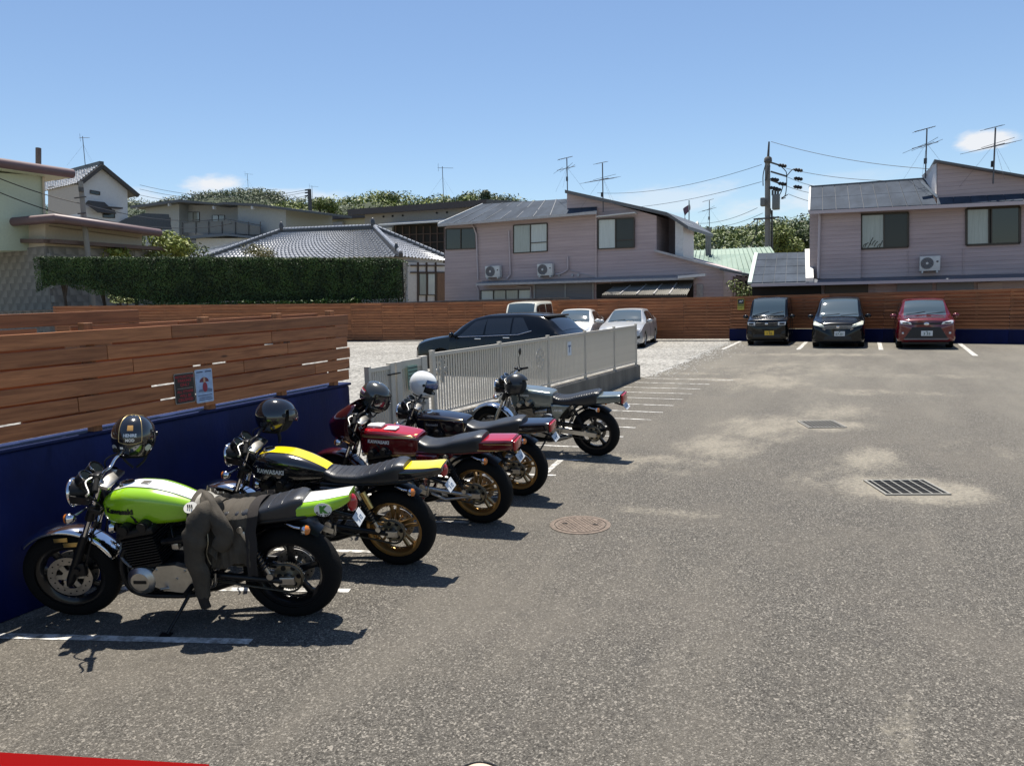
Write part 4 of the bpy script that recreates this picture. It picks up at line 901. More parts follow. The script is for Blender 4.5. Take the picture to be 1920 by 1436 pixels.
# ------------------------------------------------------------------ pale green house at the left edge
XS = -43.0
hx = PL((XS, 0), (0, 1)); cnr = AXX(85, 420, XS); hy = PL((0, cnr.y), (1, 0)); H9 = thing('pale_green_house', 'pale green house with rounded maroon eaves on a block base at the left edge', 'house')
PGR = mat('pale_green_plaster', (.50, .55, .41), .75, noise=.05); CRM2 = mat('cream_wall', (.58, .50, .38), .75, noise=.06); MAR = mat('maroon_eave', (.13, .082, .085), .5, noise=.12, nscale=1)
def side(px, off=0.0): return [AXX(x, y, XS+off) for x, y in px]
def xprism(name, px, off, depth, m, smooth=None): return MB().prism([tuple(p) for p in side(px, off)], (-depth, 0, 0)).build(name, m, H9, recalc=True)
xprism('lower_wall', [(85, 480), (85, 414), (266, 440), (266, 480)], 0, 9, CRM2)
wallp('front_wall', hy, [(-60, 480), (-60, 418), (85, 414), (85, 480)], .3, CRM2, H9, off=.004)
fas = [hy(-60, 424, .9), hy(86, 411, .9)+Vector((.8, 0, 0)), *side([(299, 437)], 1.0)]
MB().tube([tuple(p) for p in fas], .25, 14).build('rounded_eave', MAR, H9, 60)
slab('lower_roof', [fas[0], fas[1], fas[2], fas[2]+Vector((-9, 0, .2)), fas[0]+Vector((0, 7, .2))], .15, MAR, H9)
xprism('upper_wall', [(-60, 470), (-60, 320), (81, 330), (84, 470)], -1.5, 7, PGR)
uf = side([(-60, 297), (136, 326)], -.5); MB().tube([tuple(p) for p in uf], .27, 14).build('rounded_eave', MAR, H9, 60)
slab('upper_roof', [uf[0], uf[1], uf[1]+Vector((-9, 0, 0)), uf[0]+Vector((-9, 0, 0))], .25, mat('pale_soffit', (.55, .60, .42), .7), H9)
MB().tube([tuple(p) for p in side([(81, 332), (84, 430)], -1.4)], .07, 8).build('corner_trim', CRM2, H9)
band = [hy(-60, 452, .25), hy(86, 453, .25)+Vector((.3, 0, 0)), *side([(312, 468)], .35)]
for a, b_ in zip(band, band[1:]): MB().bar(a, b_, .7, .22).build('brown_band', mat('brown_band', (.13, .085, .065), .6), H9)
MB().tube([tuple(p) for p in side([(72, 278), (72, 318)], -3)], .16, 8).build('flue_pipe', mat('flue_brown', (.09, .06, .055), .5), H9)
MB().bar(side([(92, 424)], .05)[0], side([(262, 447)], .05)[0], .03, .05).build('wall_joint', mat('joint_tan', (.30, .26, .2), .8), H9)  # darker bar along the wall joint
# concrete block base, laid block by block
bwz0, bwz1 = 0.9, hx(200, 463).z-.15
BLK = mat('concrete_block', (.21, .20, .178), .9, noise=.38, nscale=.7, bump=.25, bscale=14); MOR = mat('block_mortar', (.185, .178, .16), .95)
xw = XS+.12; yA, yB = cnr.y-.15, AXX(282, 470, XS).y
base_wall = thing('block_wall', 'grey concrete block base wall below the pale green house', 'wall')
MB().box((xw-.25, (yA+yB)/2, (bwz0+bwz1)/2), (.4, yB-yA, bwz1-bwz0)).build('wall_core', MOR, base_wall)
MB().box((xw-3.2, yA+.10, (bwz0+bwz1)/2), (6.3, .3, bwz1-bwz0-.01)).build('wall_core', MOR, base_wall)
bw_, bh_ = .78, .40; me = MB().box((0, 0, 0), (.06, bw_-.010, bh_-.010), bev=.003).mesh('block', BLK)
k = 0
for r_ in range(int((bwz1-bwz0)/bh_)):
    y = yA-(bw_/2 if r_ % 2 else 0)+bw_/2
    while y < yB-.2:
        if y < yA+.3: inst('block', me, base_wall, (xw-.036, yA+bw_/4+.06, bwz0+(r_+.5)*bh_), (0, 0, 0), (1, .40, 1))
        else: inst('block', me, base_wall, (xw-.035+.012*mnoise.noise((r_*1.7, y*2, 0)), y, bwz0+(r_+.5)*bh_))
        y += bw_
    x = xw+.28-(bw_/2 if r_ % 2 else 0)
    while x > xw-5.5:
        inst('block', me, base_wall, (x-.3, yA-.055+.012*mnoise.noise((r_*1.7, x*2, 5)), bwz0+(r_+.5)*bh_), (0, 0, R(90))); x -= bw_
MB().box((xw-.03, yA-.03, (bwz0+bwz1)/2), (.16, .16, bwz1-bwz0), bev=.01).build('corner_column', BLK, base_wall)
# far antenna posts
fa = PL((0, 90), (1, 0)); antenna(fa(466, 362), fa(464, 325), 'tiny antenna standing in front of the wooded hill', R(-10), 0); antenna(fa(589, 420), fa(586, 348), 'thin antenna beside the utility pole in front of the wooded rise', R(-10), 0)
# ================================================================== vegetation, hills, poles
def leaf_mat(name, c1, c2, sc=.6):
    m = bpy.data.materials.new(name); m.use_nodes = True; t = m.node_tree; L = t.links.new; N = t.nodes.new
    b = t.nodes['Principled BSDF']; b.inputs['Roughness'].default_value = .55; b.inputs['Specular IOR Level'].default_value = .35
    g = N('ShaderNodeNewGeometry'); n = N('ShaderNodeTexNoise'); n.inputs['Scale'].default_value = sc; n.inputs['Detail'].default_value = 5; L(g.outputs['Position'], n.inputs['Vector'])
    r = N('ShaderNodeMapRange'); r.inputs['From Min'].default_value = .35; r.inputs['From Max'].default_value = .65; L(n.outputs['Fac'], r.inputs[0])
    rnd = N('ShaderNodeMath'); rnd.operation = 'MULTIPLY_ADD'; L(g.outputs['Random Per Island'], rnd.inputs[0]); rnd.inputs[1].default_value = .7; L(r.outputs[0], rnd.inputs[2])
    sb = N('ShaderNodeMath'); sb.operation = 'SUBTRACT'; sb.inputs[1].default_value = .35; sb.use_clamp = True; L(rnd.outputs[0], sb.inputs[0])
    x = N('ShaderNodeMix'); x.data_type = 'RGBA'; L(sb.outputs[0], x.inputs['Factor']); x.inputs['A'].default_value = (*c1, 1); x.inputs['B'].default_value = (*c2, 1); L(x.outputs['Result'], b.inputs['Base Color'])
    return m
HEDGE = leaf_mat('hedge_leaf', (.013, .028, .006), (.046, .088, .017), 1.2); DGRN = leaf_mat('dark_leaf', (.040, .064, .022), (.105, .140, .045), .25); MGRN = leaf_mat('mid_leaf', (.075, .105, .026), (.175, .210, .055), .22); YGRN = leaf_mat('yellow_green_leaf', (.11, .145, .025), (.26, .29, .06), .5); FARG = leaf_mat('far_leaf', (.070, .098, .058), (.135, .160, .085), .05); OLIV = leaf_mat('olive_leaf', (.07, .075, .02), (.17, .15, .05), .8)
BARK = mat('bark', (.055, .042, .030), .9, noise=.3, nscale=6)
def leaves(mb, c, rad, n, size, shell=.55, flat=.0, rng=random):
    c = Vector(c)
    for _ in range(n):
        while True:
            d = Vector((rng.gauss(0, 1), rng.gauss(0, 1), rng.gauss(0, 1)))
            if d.length > .05: break
        d.normalize(); k = shell+(1-shell)*rng.random()**.5
        p = c+Vector((d.x*rad[0], d.y*rad[1], d.z*rad[2]))*k
        nn = (d*.8+Vector((rng.gauss(0, .6), rng.gauss(0, .6), rng.gauss(.35, .6)))).normalized()
        a = nn.cross(Vector((rng.gauss(0, 1), rng.gauss(0, 1), rng.gauss(0, 1)))).normalized(); b = nn.cross(a); s = size*rng.uniform(.6, 1.35)
        q = len(mb.v); mb.v += [tuple(p+a*s), tuple(p+b*s*.45), tuple(p-a*s), tuple(p-b*s*.45)]; mb.f.append((q, q+1, q+2, q+3))
def tree(base, h, crown, m, label, n=1400, size=.22, trunk=.14, name='tree', group=None, cat='tree'):
    """crown: list of (dx, dy, z, rx, ry, rz)"""
    t = thing(name, label, cat, tuple(base), group=group); tr = MB(); top = max(c[2] for c in crown)
    tr.tube([(0, 0, -.5), (.05, 0, h*.3), (0, .05, h*.6), (.08, 0, top)], [trunk*1.3, trunk, trunk*.8, trunk*.3], 8)
    for (dx, dy, z, *_r) in crown: tr.tube(bez([(0, 0, h*.35), (dx*.5, dy*.5, lerp(h*.35, z, .6)), (dx, dy, z)], 4), [trunk*.5]*8+[trunk*.15], 6)
    tr.build('trunk', BARK, t, 60); cb = MB(); tot = sum(c[3]*c[4]+c[3]*c[5] for c in crown)
    for (dx, dy, z, a, b, c_) in crown: leaves(cb, (dx, dy, z), (a, b, c_), int(n*(a*b+a*c_)/tot), size, .45)
    cb.build('crown', m, t); return t
# ------------------------------------------------------------------ tall clipped hedge
random.seed(21)
hp = [Vector((-40.0, 26.5, 0)), Vector((-24.6, 33.7, 0)), Vector((-21.9, 34.1, 0))]
hd = thing('hedge', 'long tall dark green clipped hedge behind the back fence', 'hedge', (0, 0, 0))
fol = MB(); core = MB()
Ltot = (hp[1]-hp[0]).length+(hp[2]-hp[1]).length
def hpos(s):
    l0 = (hp[1]-hp[0]).length
    if s < l0: d = (hp[1]-hp[0]).normalized(); return hp[0]+d*s, d
    d = (hp[2]-hp[1]).normalized(); return hp[1]+d*(s-l0), d
def htop(s): return interp(s, ((0, 4.85), (8, 4.60), (17, 4.30), (Ltot, 4.15)))+.05*mnoise.noise((s*.8, 0, 0))
def hbot(s): return interp(s, ((0, 3.0), (1.2, 3.5), (3, 2.8), (5, 2.3), (7, 2.0), (11, 2.0), (17, 1.85), (Ltot, 1.95)))+.25*mnoise.noise((s*1.3, 3, 0))
for k in range(44000):
    s = random.uniform(0, Ltot); p, d = hpos(s); n = Vector((-d.y, d.x, 0)); t0, b0 = htop(s), hbot(s)
    face = random.random(); 
    if face < .62: off = -.55-.07*random.random()+.10*mnoise.noise((s*1.5, random.random(), 0)); z = random.uniform(b0, t0); nn = Vector((0, 0, .15))-n
    elif face < .88: off = random.uniform(-.55, .5); z = t0+random.uniform(-.06, .05); nn = Vector((0, 0, 1))
    else: off = random.uniform(-.4, .4); z = random.uniform(b0, t0); nn = -n
    if s > Ltot-.4: z = min(z, t0-.3*(s-Ltot+.4)); 
    nn = (nn+Vector((random.gauss(0, .6), random.gauss(0, .6), random.gauss(0, .6)))).normalized(); a = nn.cross(Vector((random.gauss(0, 1), random.gauss(0, 1), random.gauss(0, 1)))).normalized(); b = nn.cross(a); sz = random.uniform(.030, .066)
    c = p+n*off+Vector((0, 0, z)); q = len(fol.v); fol.v += [tuple(c+a*sz), tuple(c+b*sz*.5), tuple(c-a*sz), tuple(c-b*sz*.5)]; fol.f.append((q, q+1, q+2, q+3))
fol.build('foliage', HEDGE, hd)
secs = []
for i in range(40):
    s = Ltot*i/39; s = min(max(s, .25), Ltot-.35); p, d = hpos(s); n = Vector((-d.y, d.x, 0)); secs.append([tuple(p+n*o+Vector((0, 0, z))) for o, z in ((-.46, hbot(s)+.25), (.46, hbot(s)+.25), (.46, htop(s)-.08), (-.46, htop(s)-.08))])
core.loft(secs).build('dark_core', mat('hedge_inside', (.010, .018, .006), .95, noise=.4, nscale=5), hd)  # solid dark core filling the hedge behind the leaves
for s in (1.1, 3.2, 4.9, 6.1, 7.6, 9.3, 11.1, 13, 15, 17, 18.6, Ltot-.5):
    p, d = hpos(s); tb = MB(); x = p.x; tb.tube([tuple(p+Vector((0, 0, .2))), tuple(p+Vector((.08, 0, hbot(s)*.6))), tuple(p+Vector((-.05, .05, hbot(s)+.6)))], [.10, .08, .05], 7)
    for k in range(3): tb.tube([tuple(p+Vector((.03, 0, hbot(s)*.75))), tuple(p+Vector((random.uniform(-.5, .5), random.uniform(-.2, .2), hbot(s)+.5)))], [.045, .02], 5)
    tb.build('trunk', BARK, hd, 60)
# raised garden bed, low pierced block wall and planting strip under the hedge
bed = []
for s in (-6, 0, 6, 12, Ltot, Ltot+9):
    p, d = hpos(min(max(s, 0), Ltot)); p = p+d*(s-min(max(s, 0), Ltot)); bed.append(p+Vector((d.y, -d.x, 0))*1.1)
far_ = [Vector((-12, 60, 0)), Vector((-75, 60, 0))]
struct(MB().add([(p.x, p.y, 1.35) for p in bed]+[(p.x, p.y, 1.35) for p in far_], [tuple(range(len(bed)+2))]).build('garden_terrace', SOIL))
lw = thing('low_garden_wall', 'low grey pierced block wall at the foot of the hedge', 'wall')
lwm = mat('old_block', (.13, .125, .115), .9, noise=.35, nscale=4)
for i in range(len(bed)-1):
    a, b = bed[i], bed[i+1]; nb = max(1, int((b-a).length/.45)); d = (b-a).normalized()
    for k in range(nb):
        p, q = a.lerp(b, k/nb), a.lerp(b, (k+1)/nb)
        w_ = MB(); zb, zt = .6, 2.1 if i < 3 else 1.95
        w_.bar(p+Vector((0, 0, (zb+zt-.28)/2)), q-d*.015+Vector((0, 0, (zb+zt-.28)/2)), .14, zt-.28-zb); w_.bar(p+Vector((0, 0, zt-.03)), q-d*.015+Vector((0, 0, zt-.03)), .14, .06)
        for u in (.06, .36, .64, .94): w_.bar(p.lerp(q, u)+Vector((0, 0, zt-.28)), p.lerp(q, u)+Vector((0, 0, zt-.06)), .05, .12, d)
        w_.build('block', lwm, lw)
random.seed(8); strip = MB()
for k in range(9000):
    s = random.uniform(6.0, 17.5); p, d = hpos(s); n = Vector((-d.y, d.x, 0)); c = p-n*random.uniform(.75, 1.25); c.z = 2.03+.16*mnoise.noise((s*1.2, 0, 5))+random.uniform(-.28, .14); leaves(strip, c, (.05, .05, .05), 1, .07, 0)
tag(strip.build('low_shrub_strip', leaf_mat('strip_leaf', (.02, .045, .008), (.07, .13, .02), 1.5)), 'low leafy shrub strip along the top of the pierced block wall', 'shrub')
def shrub(px, Y, rx, rz, m, label, n=500, size=.12, name='shrub', k=1):
    c = AY(px[0], px[1], Y); t = thing(name, label, 'shrub', (c.x, c.y, 0), group='garden shrubs'); cb = MB(); 
    for i in range(7): a = i*2.4; leaves(cb, (cos(a)*rx*.5, sin(a)*rx*.4, c.z+rz*.45*sin(i*1.9)), (rx*.55, rx*.5, rz*.55), n//7, size, .35)
    cb.build('foliage', m, t); tr = MB()
    for i in range(4): a = i*1.6; tr.tube([(0, 0, 1.0), (cos(a)*rx*.3, sin(a)*rx*.3, c.z-rz*.1)], [.04, .015], 5)
    tr.build('stems', BARK, t, 60); return t
shrub((232, 560), 30.2, .95, .30, leaf_mat('variegated_leaf', (.25, .30, .12), (.50, .55, .30), 3), 'bright variegated low plant under the left part of the hedge', 500, .10)
shrub((215, 473), 33.2, 1.15, .55, YGRN, 'yellow green shrub poking up over the hedge beside the concrete pole', 460, .13); shrub((485, 476), 38.5, 1.35, .75, OLIV, 'rounded olive yellow shrub in front of the tiled roof', 1400, .075)
shrub((318, 459), 37.5, 1.7, 1.1, YGRN, 'bright yellow green leafy tree top beside the block base', 1500, .15, 'small_tree'); shrub((342, 470), 40, 2.2, .9, DGRN, 'dark green shrub behind the bright leafy tree', 900, .12); shrub((1395, 546), 35.2, .8, .55, MGRN, 'small green shrub in the gap beside the small parking sign', 500, .07); shrub((280, 478), 36, 1.0, .5, MGRN, 'mid green shrub left of the bright leafy tree', 400, .10)
# ------------------------------------------------------------------ hills and woods
def hill(name, pts, Y, depth, m, base=-2.0):
    """pts: pixel skyline"""
    sk = [AY(x, y, Y) for x, y in pts]; rows = []
    for v, f_ in ((0, .0), (.25, .45), (.5, .75), (.75, .93), (1, 1.0)): rows.append([Vector((p.x*(1+.0*v), lerp(Y-depth, Y, v), lerp(base, p.z, f_))) for p in sk])
    rows.append([Vector((p.x, Y+depth, base)) for p in sk]); n = len(sk); mb = MB()
    for r_ in rows: mb.v += [tuple(p) for p in r_]
    for j in range(len(rows)-1):
        for i in range(n-1): mb.f.append((j*n+i, j*n+i+1, (j+1)*n+i+1, (j+1)*n+i))
    o = struct(mb.build(name, m, None, 80)); return rows
def wood(name, rows, n, rmin, rmax, leafn, size, ms, label, seed, top_extra=0, side=1.0):
    random.seed(seed); mbs = [MB() for _ in ms]; nr = len(rows)-1; nc = len(rows[0])
    for k in range(n):
        v = random.random()**.8; u = random.random()
        if k < top_extra: v = random.uniform(.72, .80)
        x = u*(nc-1); i = min(int(x), nc-2); y = v*(nr-1e-6); j = min(int(y), nr-1)
        p = rows[j][i].lerp(rows[j][i+1], x-i).lerp(rows[j+1][i].lerp(rows[j+1][i+1], x-i), y-j); r = random.uniform(rmin, rmax)
        wgt = mnoise.noise((p.x*.05+seed, p.z*.12, seed)); mi = min(len(ms)-1, max(0, int((wgt*.9+.5+random.gauss(0, .2))*len(ms))))
        leaves(mbs[mi], p+Vector((0, 0, r*.15)), (r*side, r*side, r*.8), leafn, size, .6)
    for mb, m_ in zip(mbs, ms):
        if mb.v: tag(mb.build(name, m_), label, 'trees', kind='stuff')
HILLM = mat('hill_undergrowth', (.030, .042, .018), .95, noise=.3, nscale=.1)
rws = hill('far_hill', [(x, y+9) for x, y in [(60, 392), (150, 384), (215, 372), (245, 370), (300, 381), (370, 378), (400, 366), (425, 361), (455, 359), (480, 357), (510, 358), (540, 369), (580, 384), (640, 400), (700, 415)]], 300, 110, HILLM)
wood('far_woodland', rws, 800, 2.6, 5.0, 85, .52, [FARG, FARG, FARG], 'wooded far hill behind the grey house', 5, 110)
rws = hill('wooded_rise', [(x, y+14) for x, y in [(520, 396), (560, 388), (585, 378), (605, 374), (640, 376), (680, 372), (705, 366), (730, 362), (752, 364), (785, 372), (815, 382), (845, 374), (880, 366), (905, 368), (935, 370), (965, 374), (995, 382), (1015, 398), (1060, 412)]], 105, 38, HILLM)
wood('near_woodland', rws, 460, 1.0, 2.3, 110, .22, [DGRN, MGRN, YGRN, MGRN], 'mixed green wood on the rise behind the brown roof', 9, 120)
rws = hill('wooded_slope', [(x, y+17) for x, y in [(1180, 428), (1240, 428), (1285, 431), (1320, 434), (1350, 436), (1380, 433), (1410, 432), (1440, 425), (1470, 416), (1520, 410), (1600, 405), (1680, 400)]], 130, 60, HILLM)
wood('slope_woodland', rws, 480, 1.2, 2.6, 100, .26, [DGRN, MGRN, MGRN, FARG], 'green wooded slope between the mauve houses', 13, 120)
for (px, Y, s, m_, lb) in (((1497, 440), 75, 1.0, DGRN, 'large dark green tree left of the right mauve house'), ((1466, 448), 72, .7, MGRN, 'lighter green tree beside the tall utility pole'), ((612, 386), 88, .75, MGRN, 'light green tree right of the wooden utility pole'), ((905, 368), 98, .45, FARG, 'thin pale tree standing above the wooded rise'), ((730, 378), 100, .8, DGRN, 'rounded dark tree at the crest of the rise')):
    c = AY(px[0], px[1], Y); random.seed(int(px[0])); cr = [(random.uniform(-1.7, 1.7)*s, random.uniform(-1.2, 1.2)*s, c.z+random.uniform(-1.8, .9)*s, 1.3*s, 1.2*s, 1.1*s) for _ in range(9)]
    tree((c.x, c.y, 0), c.z-1.5*s, cr, m_, lb, 2600, .15, .16, 'broadleaf_tree')
# ------------------------------------------------------------------ poles and wires
POLC = mat('pole_concrete', (.24, .225, .20), .85, noise=.18, nscale=3, streak=(1, 1, .2)); POLD = mat('pole_dark', (.10, .095, .09), .8, noise=.2)
def pole(name, bot, top, r0, r1, label, m):
    t = thing(name, label, 'utility pole', tuple(bot), group='utility poles'); d = Vector(top)-Vector(bot); MB().tube([(0, 0, 0), tuple(d)], [r0, r1], 14).build('shaft', m, t, 60); return t, d
bt, tp_ = AY(176, 590, 30.6), AY(151, 341, 30.6)
bt = bt+(bt-tp_).normalized()*1.4
t, d = pole('utility_pole', bt, tp_, .19, .13, 'square concrete pole beside the left end of the hedge', POLC)
for f_, w_ in ((.90, .5), (.80, .35)): MB().bar(d*f_+Vector((-w_, -.12, 0)), d*f_+Vector((w_, -.12, 0)), .05, .07).build('bracket', POLD, t)
MB().box(d*.95+Vector((.12, -.1, 0)), (.22, .2, .3), bev=.02).build('junction_box', POLD, t)
WIRE = mat('wire_black', (.012, .012, .013), .6)
def wire(a, b, sag, label, r=.016, n=14):
    a, b = Vector(a), Vector(b); o = MB().tube([a.lerp(b, i/n)-Vector((0, 0, sag*4*(i/n)*(1-i/n))) for i in range(n+1)], r, 5).build('power_line', WIRE, None, 60); return tag(o, label, 'wire', 'overhead wires')
wire(AY(-80, 300, 26), bt+d*.86, .25, 'upper wire running left from the square concrete pole', .028); wire(AY(-80, 325, 26), bt+d*.76, .25, 'lower wire running left from the square concrete pole', .028)
wire(bt+d*.86, AY(375, 412, 58), .4, 'upper wire from the concrete pole to the grey house', .028); wire(bt+d*.78, AY(440, 418, 58), .6, 'lower wire from the concrete pole to the grey house', .026)
wire(bt+d*.5, G(20, 548, 2.2)*.0+AY(20, 548, 29), 0, 'thin guy wire across the block base wall', .008)
# distribution pole with transformer
Yp = 62; b0, t0 = AY(1441, 520, Yp), AY(1439, 296, Yp); t, d = pole('utility_pole', (b0.x, b0.y, 0), t0, .25, .19, 'tall utility pole with transformer between the mauve houses', POLC)
base = Vector((b0.x, b0.y, 0)); L_ = lambda x, y, o=0: AY(x, y, Yp)-base+Vector((0, -o, 0))
MB().tube([L_(1440, 300), L_(1442, 266)], [.10, .06], 8).build('top_spike', POLD, t); MB().lathe([(.18, 0), (.30, .15), (.28, .4), (.18, .5)], L_(1440, 302)-Vector((0, 0, .2)), (0, 0, 1), 12).build('pole_cap', POLD, t, 40)
for (x0, y0, x1, y1) in ((1446, 306, 1474, 315), (1446, 323, 1476, 332), (1446, 339, 1470, 348), (1444, 312, 1436, 340), (1414, 412, 1462, 408)): MB().bar(L_(x0, y0, .3), L_(x1, y1, .3), .12, .12).build('cross_arm', POLD, t)
for (x, y) in ((1468, 312), (1468, 346), (1498, 320.5), (1498, 336.5), (1497, 352), (1452, 354), (1458, 356), (1454, 338)): MB().lathe([(.05, -.35), (.14, -.2), (.10, -.1), (.16, 0), (.10, .1), (.14, .2), (.05, .3)], L_(x, y, .3), (1, 0, -.25), 10).build('insulator', WIRE, t, 40)
for (x0, y0, x1, y1) in ((1450, 367, 1463, 394), (1428, 373, 1436, 388)): a, b = L_(x0, y0, .55), L_(x1, y1, .55); MB().box((a+b)/2, (abs(b.x-a.x), .7, abs(a.z-b.z)), bev=.06).build('transformer', mat('transformer_grey', (.16, .165, .16), .6), t, 40)
for x in (1450, 1455, 1460): MB().tube([L_(x, 368, .5), L_(x, 358, .5)], .08, 8).build('bushing', POLD, t)
cb = MB()
for pts in ([(1464, 313), (1472, 320), (1476, 330), (1474, 365), (1466, 372)], [(1470, 347), (1466, 360), (1462, 368)], [(1476, 332), (1484, 322), (1490, 318)], [(1436, 312), (1432, 330), (1432, 350)], [(1446, 392), (1448, 420), (1447, 470)], [(1474, 372), (1466, 374), (1478, 366)], [(1418, 412), (1410, 420), (1402, 424)], [(1422, 412), (1418, 440), (1408, 462)]): cb.tube(bez([L_(x, y, .4) for x, y in pts], 5), .035, 6)
cb.build('jumper_cables', WIRE, t, 60); MB().tube([L_(1448, 395, .3), L_(1449, 500, .3)], .07, 8).build('riser_pipe', POLD, t)
for i, (x0, y0, x1, y1, lb) in enumerate(((1428, 309, 1120, 362, 'upper wire running left from the transformer pole'), (1428, 341, 1080, 392, 'second wire running left from the transformer pole'), (1420, 390, 1270, 413, 'third wire running left from the transformer pole'), (1430, 400, 1280, 420, 'lowest wire running left from the transformer pole'))): wire(AY(x0, y0, Yp), AY(x1, y1, 80), .7, lb, .018)
for i, (x0, y0, x1, y1, lb) in enumerate(((1446, 266, 1760, 318, 'top ground wire running right from the transformer pole'), (1474, 316, 1740, 338, 'upper wire running right from the transformer pole'), (1476, 332, 1600, 352, 'second wire running right from the transformer pole'), (1472, 348, 1600, 362, 'third wire running right from the transformer pole'), (1478, 364, 1620, 385, 'lowest wire running right from the transformer pole'))): wire(AY(x0, y0, Yp), AY(x1, y1, 58), .35, lb, .018)
b0, t0 = AY(1328, 500, 56), AY(1328, 428, 56); t, d = pole('utility_pole', (b0.x, b0.y, 0), t0, .22, .20, 'short thick pole carrying an antenna in front of the green roof', POLC)
antenna(AY(1330, 428, 56), AY(1331, 376, 56), 'antenna on top of the short pole by the green roof', R(30), 1)
b0, t0 = AY(583, 440, 68), AY(580, 355, 68); t, d = pole('utility_pole', (b0.x, b0.y, 0), t0, .26, .20, 'utility pole standing in front of the wooded rise', POLD)
for y in (357, 362, 368): p = AY(572, y, 68)-Vector((b0.x, b0.y, 0)); MB().bar(p, p+Vector((.5, 0, 0)), .12, .14).build('insulator_arm', WIRE, t)
for i, y in enumerate((357, 361, 368)): wire(AY(572, y, 68), AY(262, y-10+i*4, 62), 1.0, ('top', 'middle', 'lower')[i]+' wire from the wooded rise pole to the white gabled house', .022)
# flag and white spire beyond the left mauve house
fl = AY(1292, 432, 118); t = thing('flag_pole', 'flag on a pole beyond the left mauve house', 'flag', (fl.x, fl.y, 0)); q = lambda x, y: AY(x, y, 118)-Vector((fl.x, fl.y, 0))
MB().tube([q(1292, 440), q(1292, 376)], .09, 8).build('mast', WHT, t, 60)
def flag(u, v): p = q(1291.5, 378).lerp(q(1281, 397), u); return p+Vector((.25*sin(u*7+v*2), .2*sin(u*5), -v*1.25-.6*u*v))
MB().grid(flag, 14, 8).build('flag_cloth', mat('flag_red', (.42, .14, .13), .8, col2=(.10, .12, .20), nscale=.55), t, 60)
sp_ = AY(1300, 430, 125); t = thing('white_spire', 'small white pointed roof beyond the left mauve house', 'building', (sp_.x, sp_.y, 0)); q2 = lambda x, y: AY(x, y, 125)-Vector((sp_.x, sp_.y, 0))
a, b, c = q2(1287, 432), q2(1309, 432), q2(1305, 413); MB().add([a, b, b+Vector((0, 3, 0)), a+Vector((0, 3, 0)), c+Vector((0, 1.5, 0))], [(0, 1, 4), (1, 2, 4), (2, 3, 4), (3, 0, 4), (3, 2, 1, 0)]).build('roof', mat('spire_white', (.66, .64, .60), .6), t)
MB().box(((a+b)/2)+Vector((0, 1.5, -4)), ((b-a).x*.9, 2.6, 8)).build('tower', mat('spire_grey', (.36, .38, .36), .8), t)
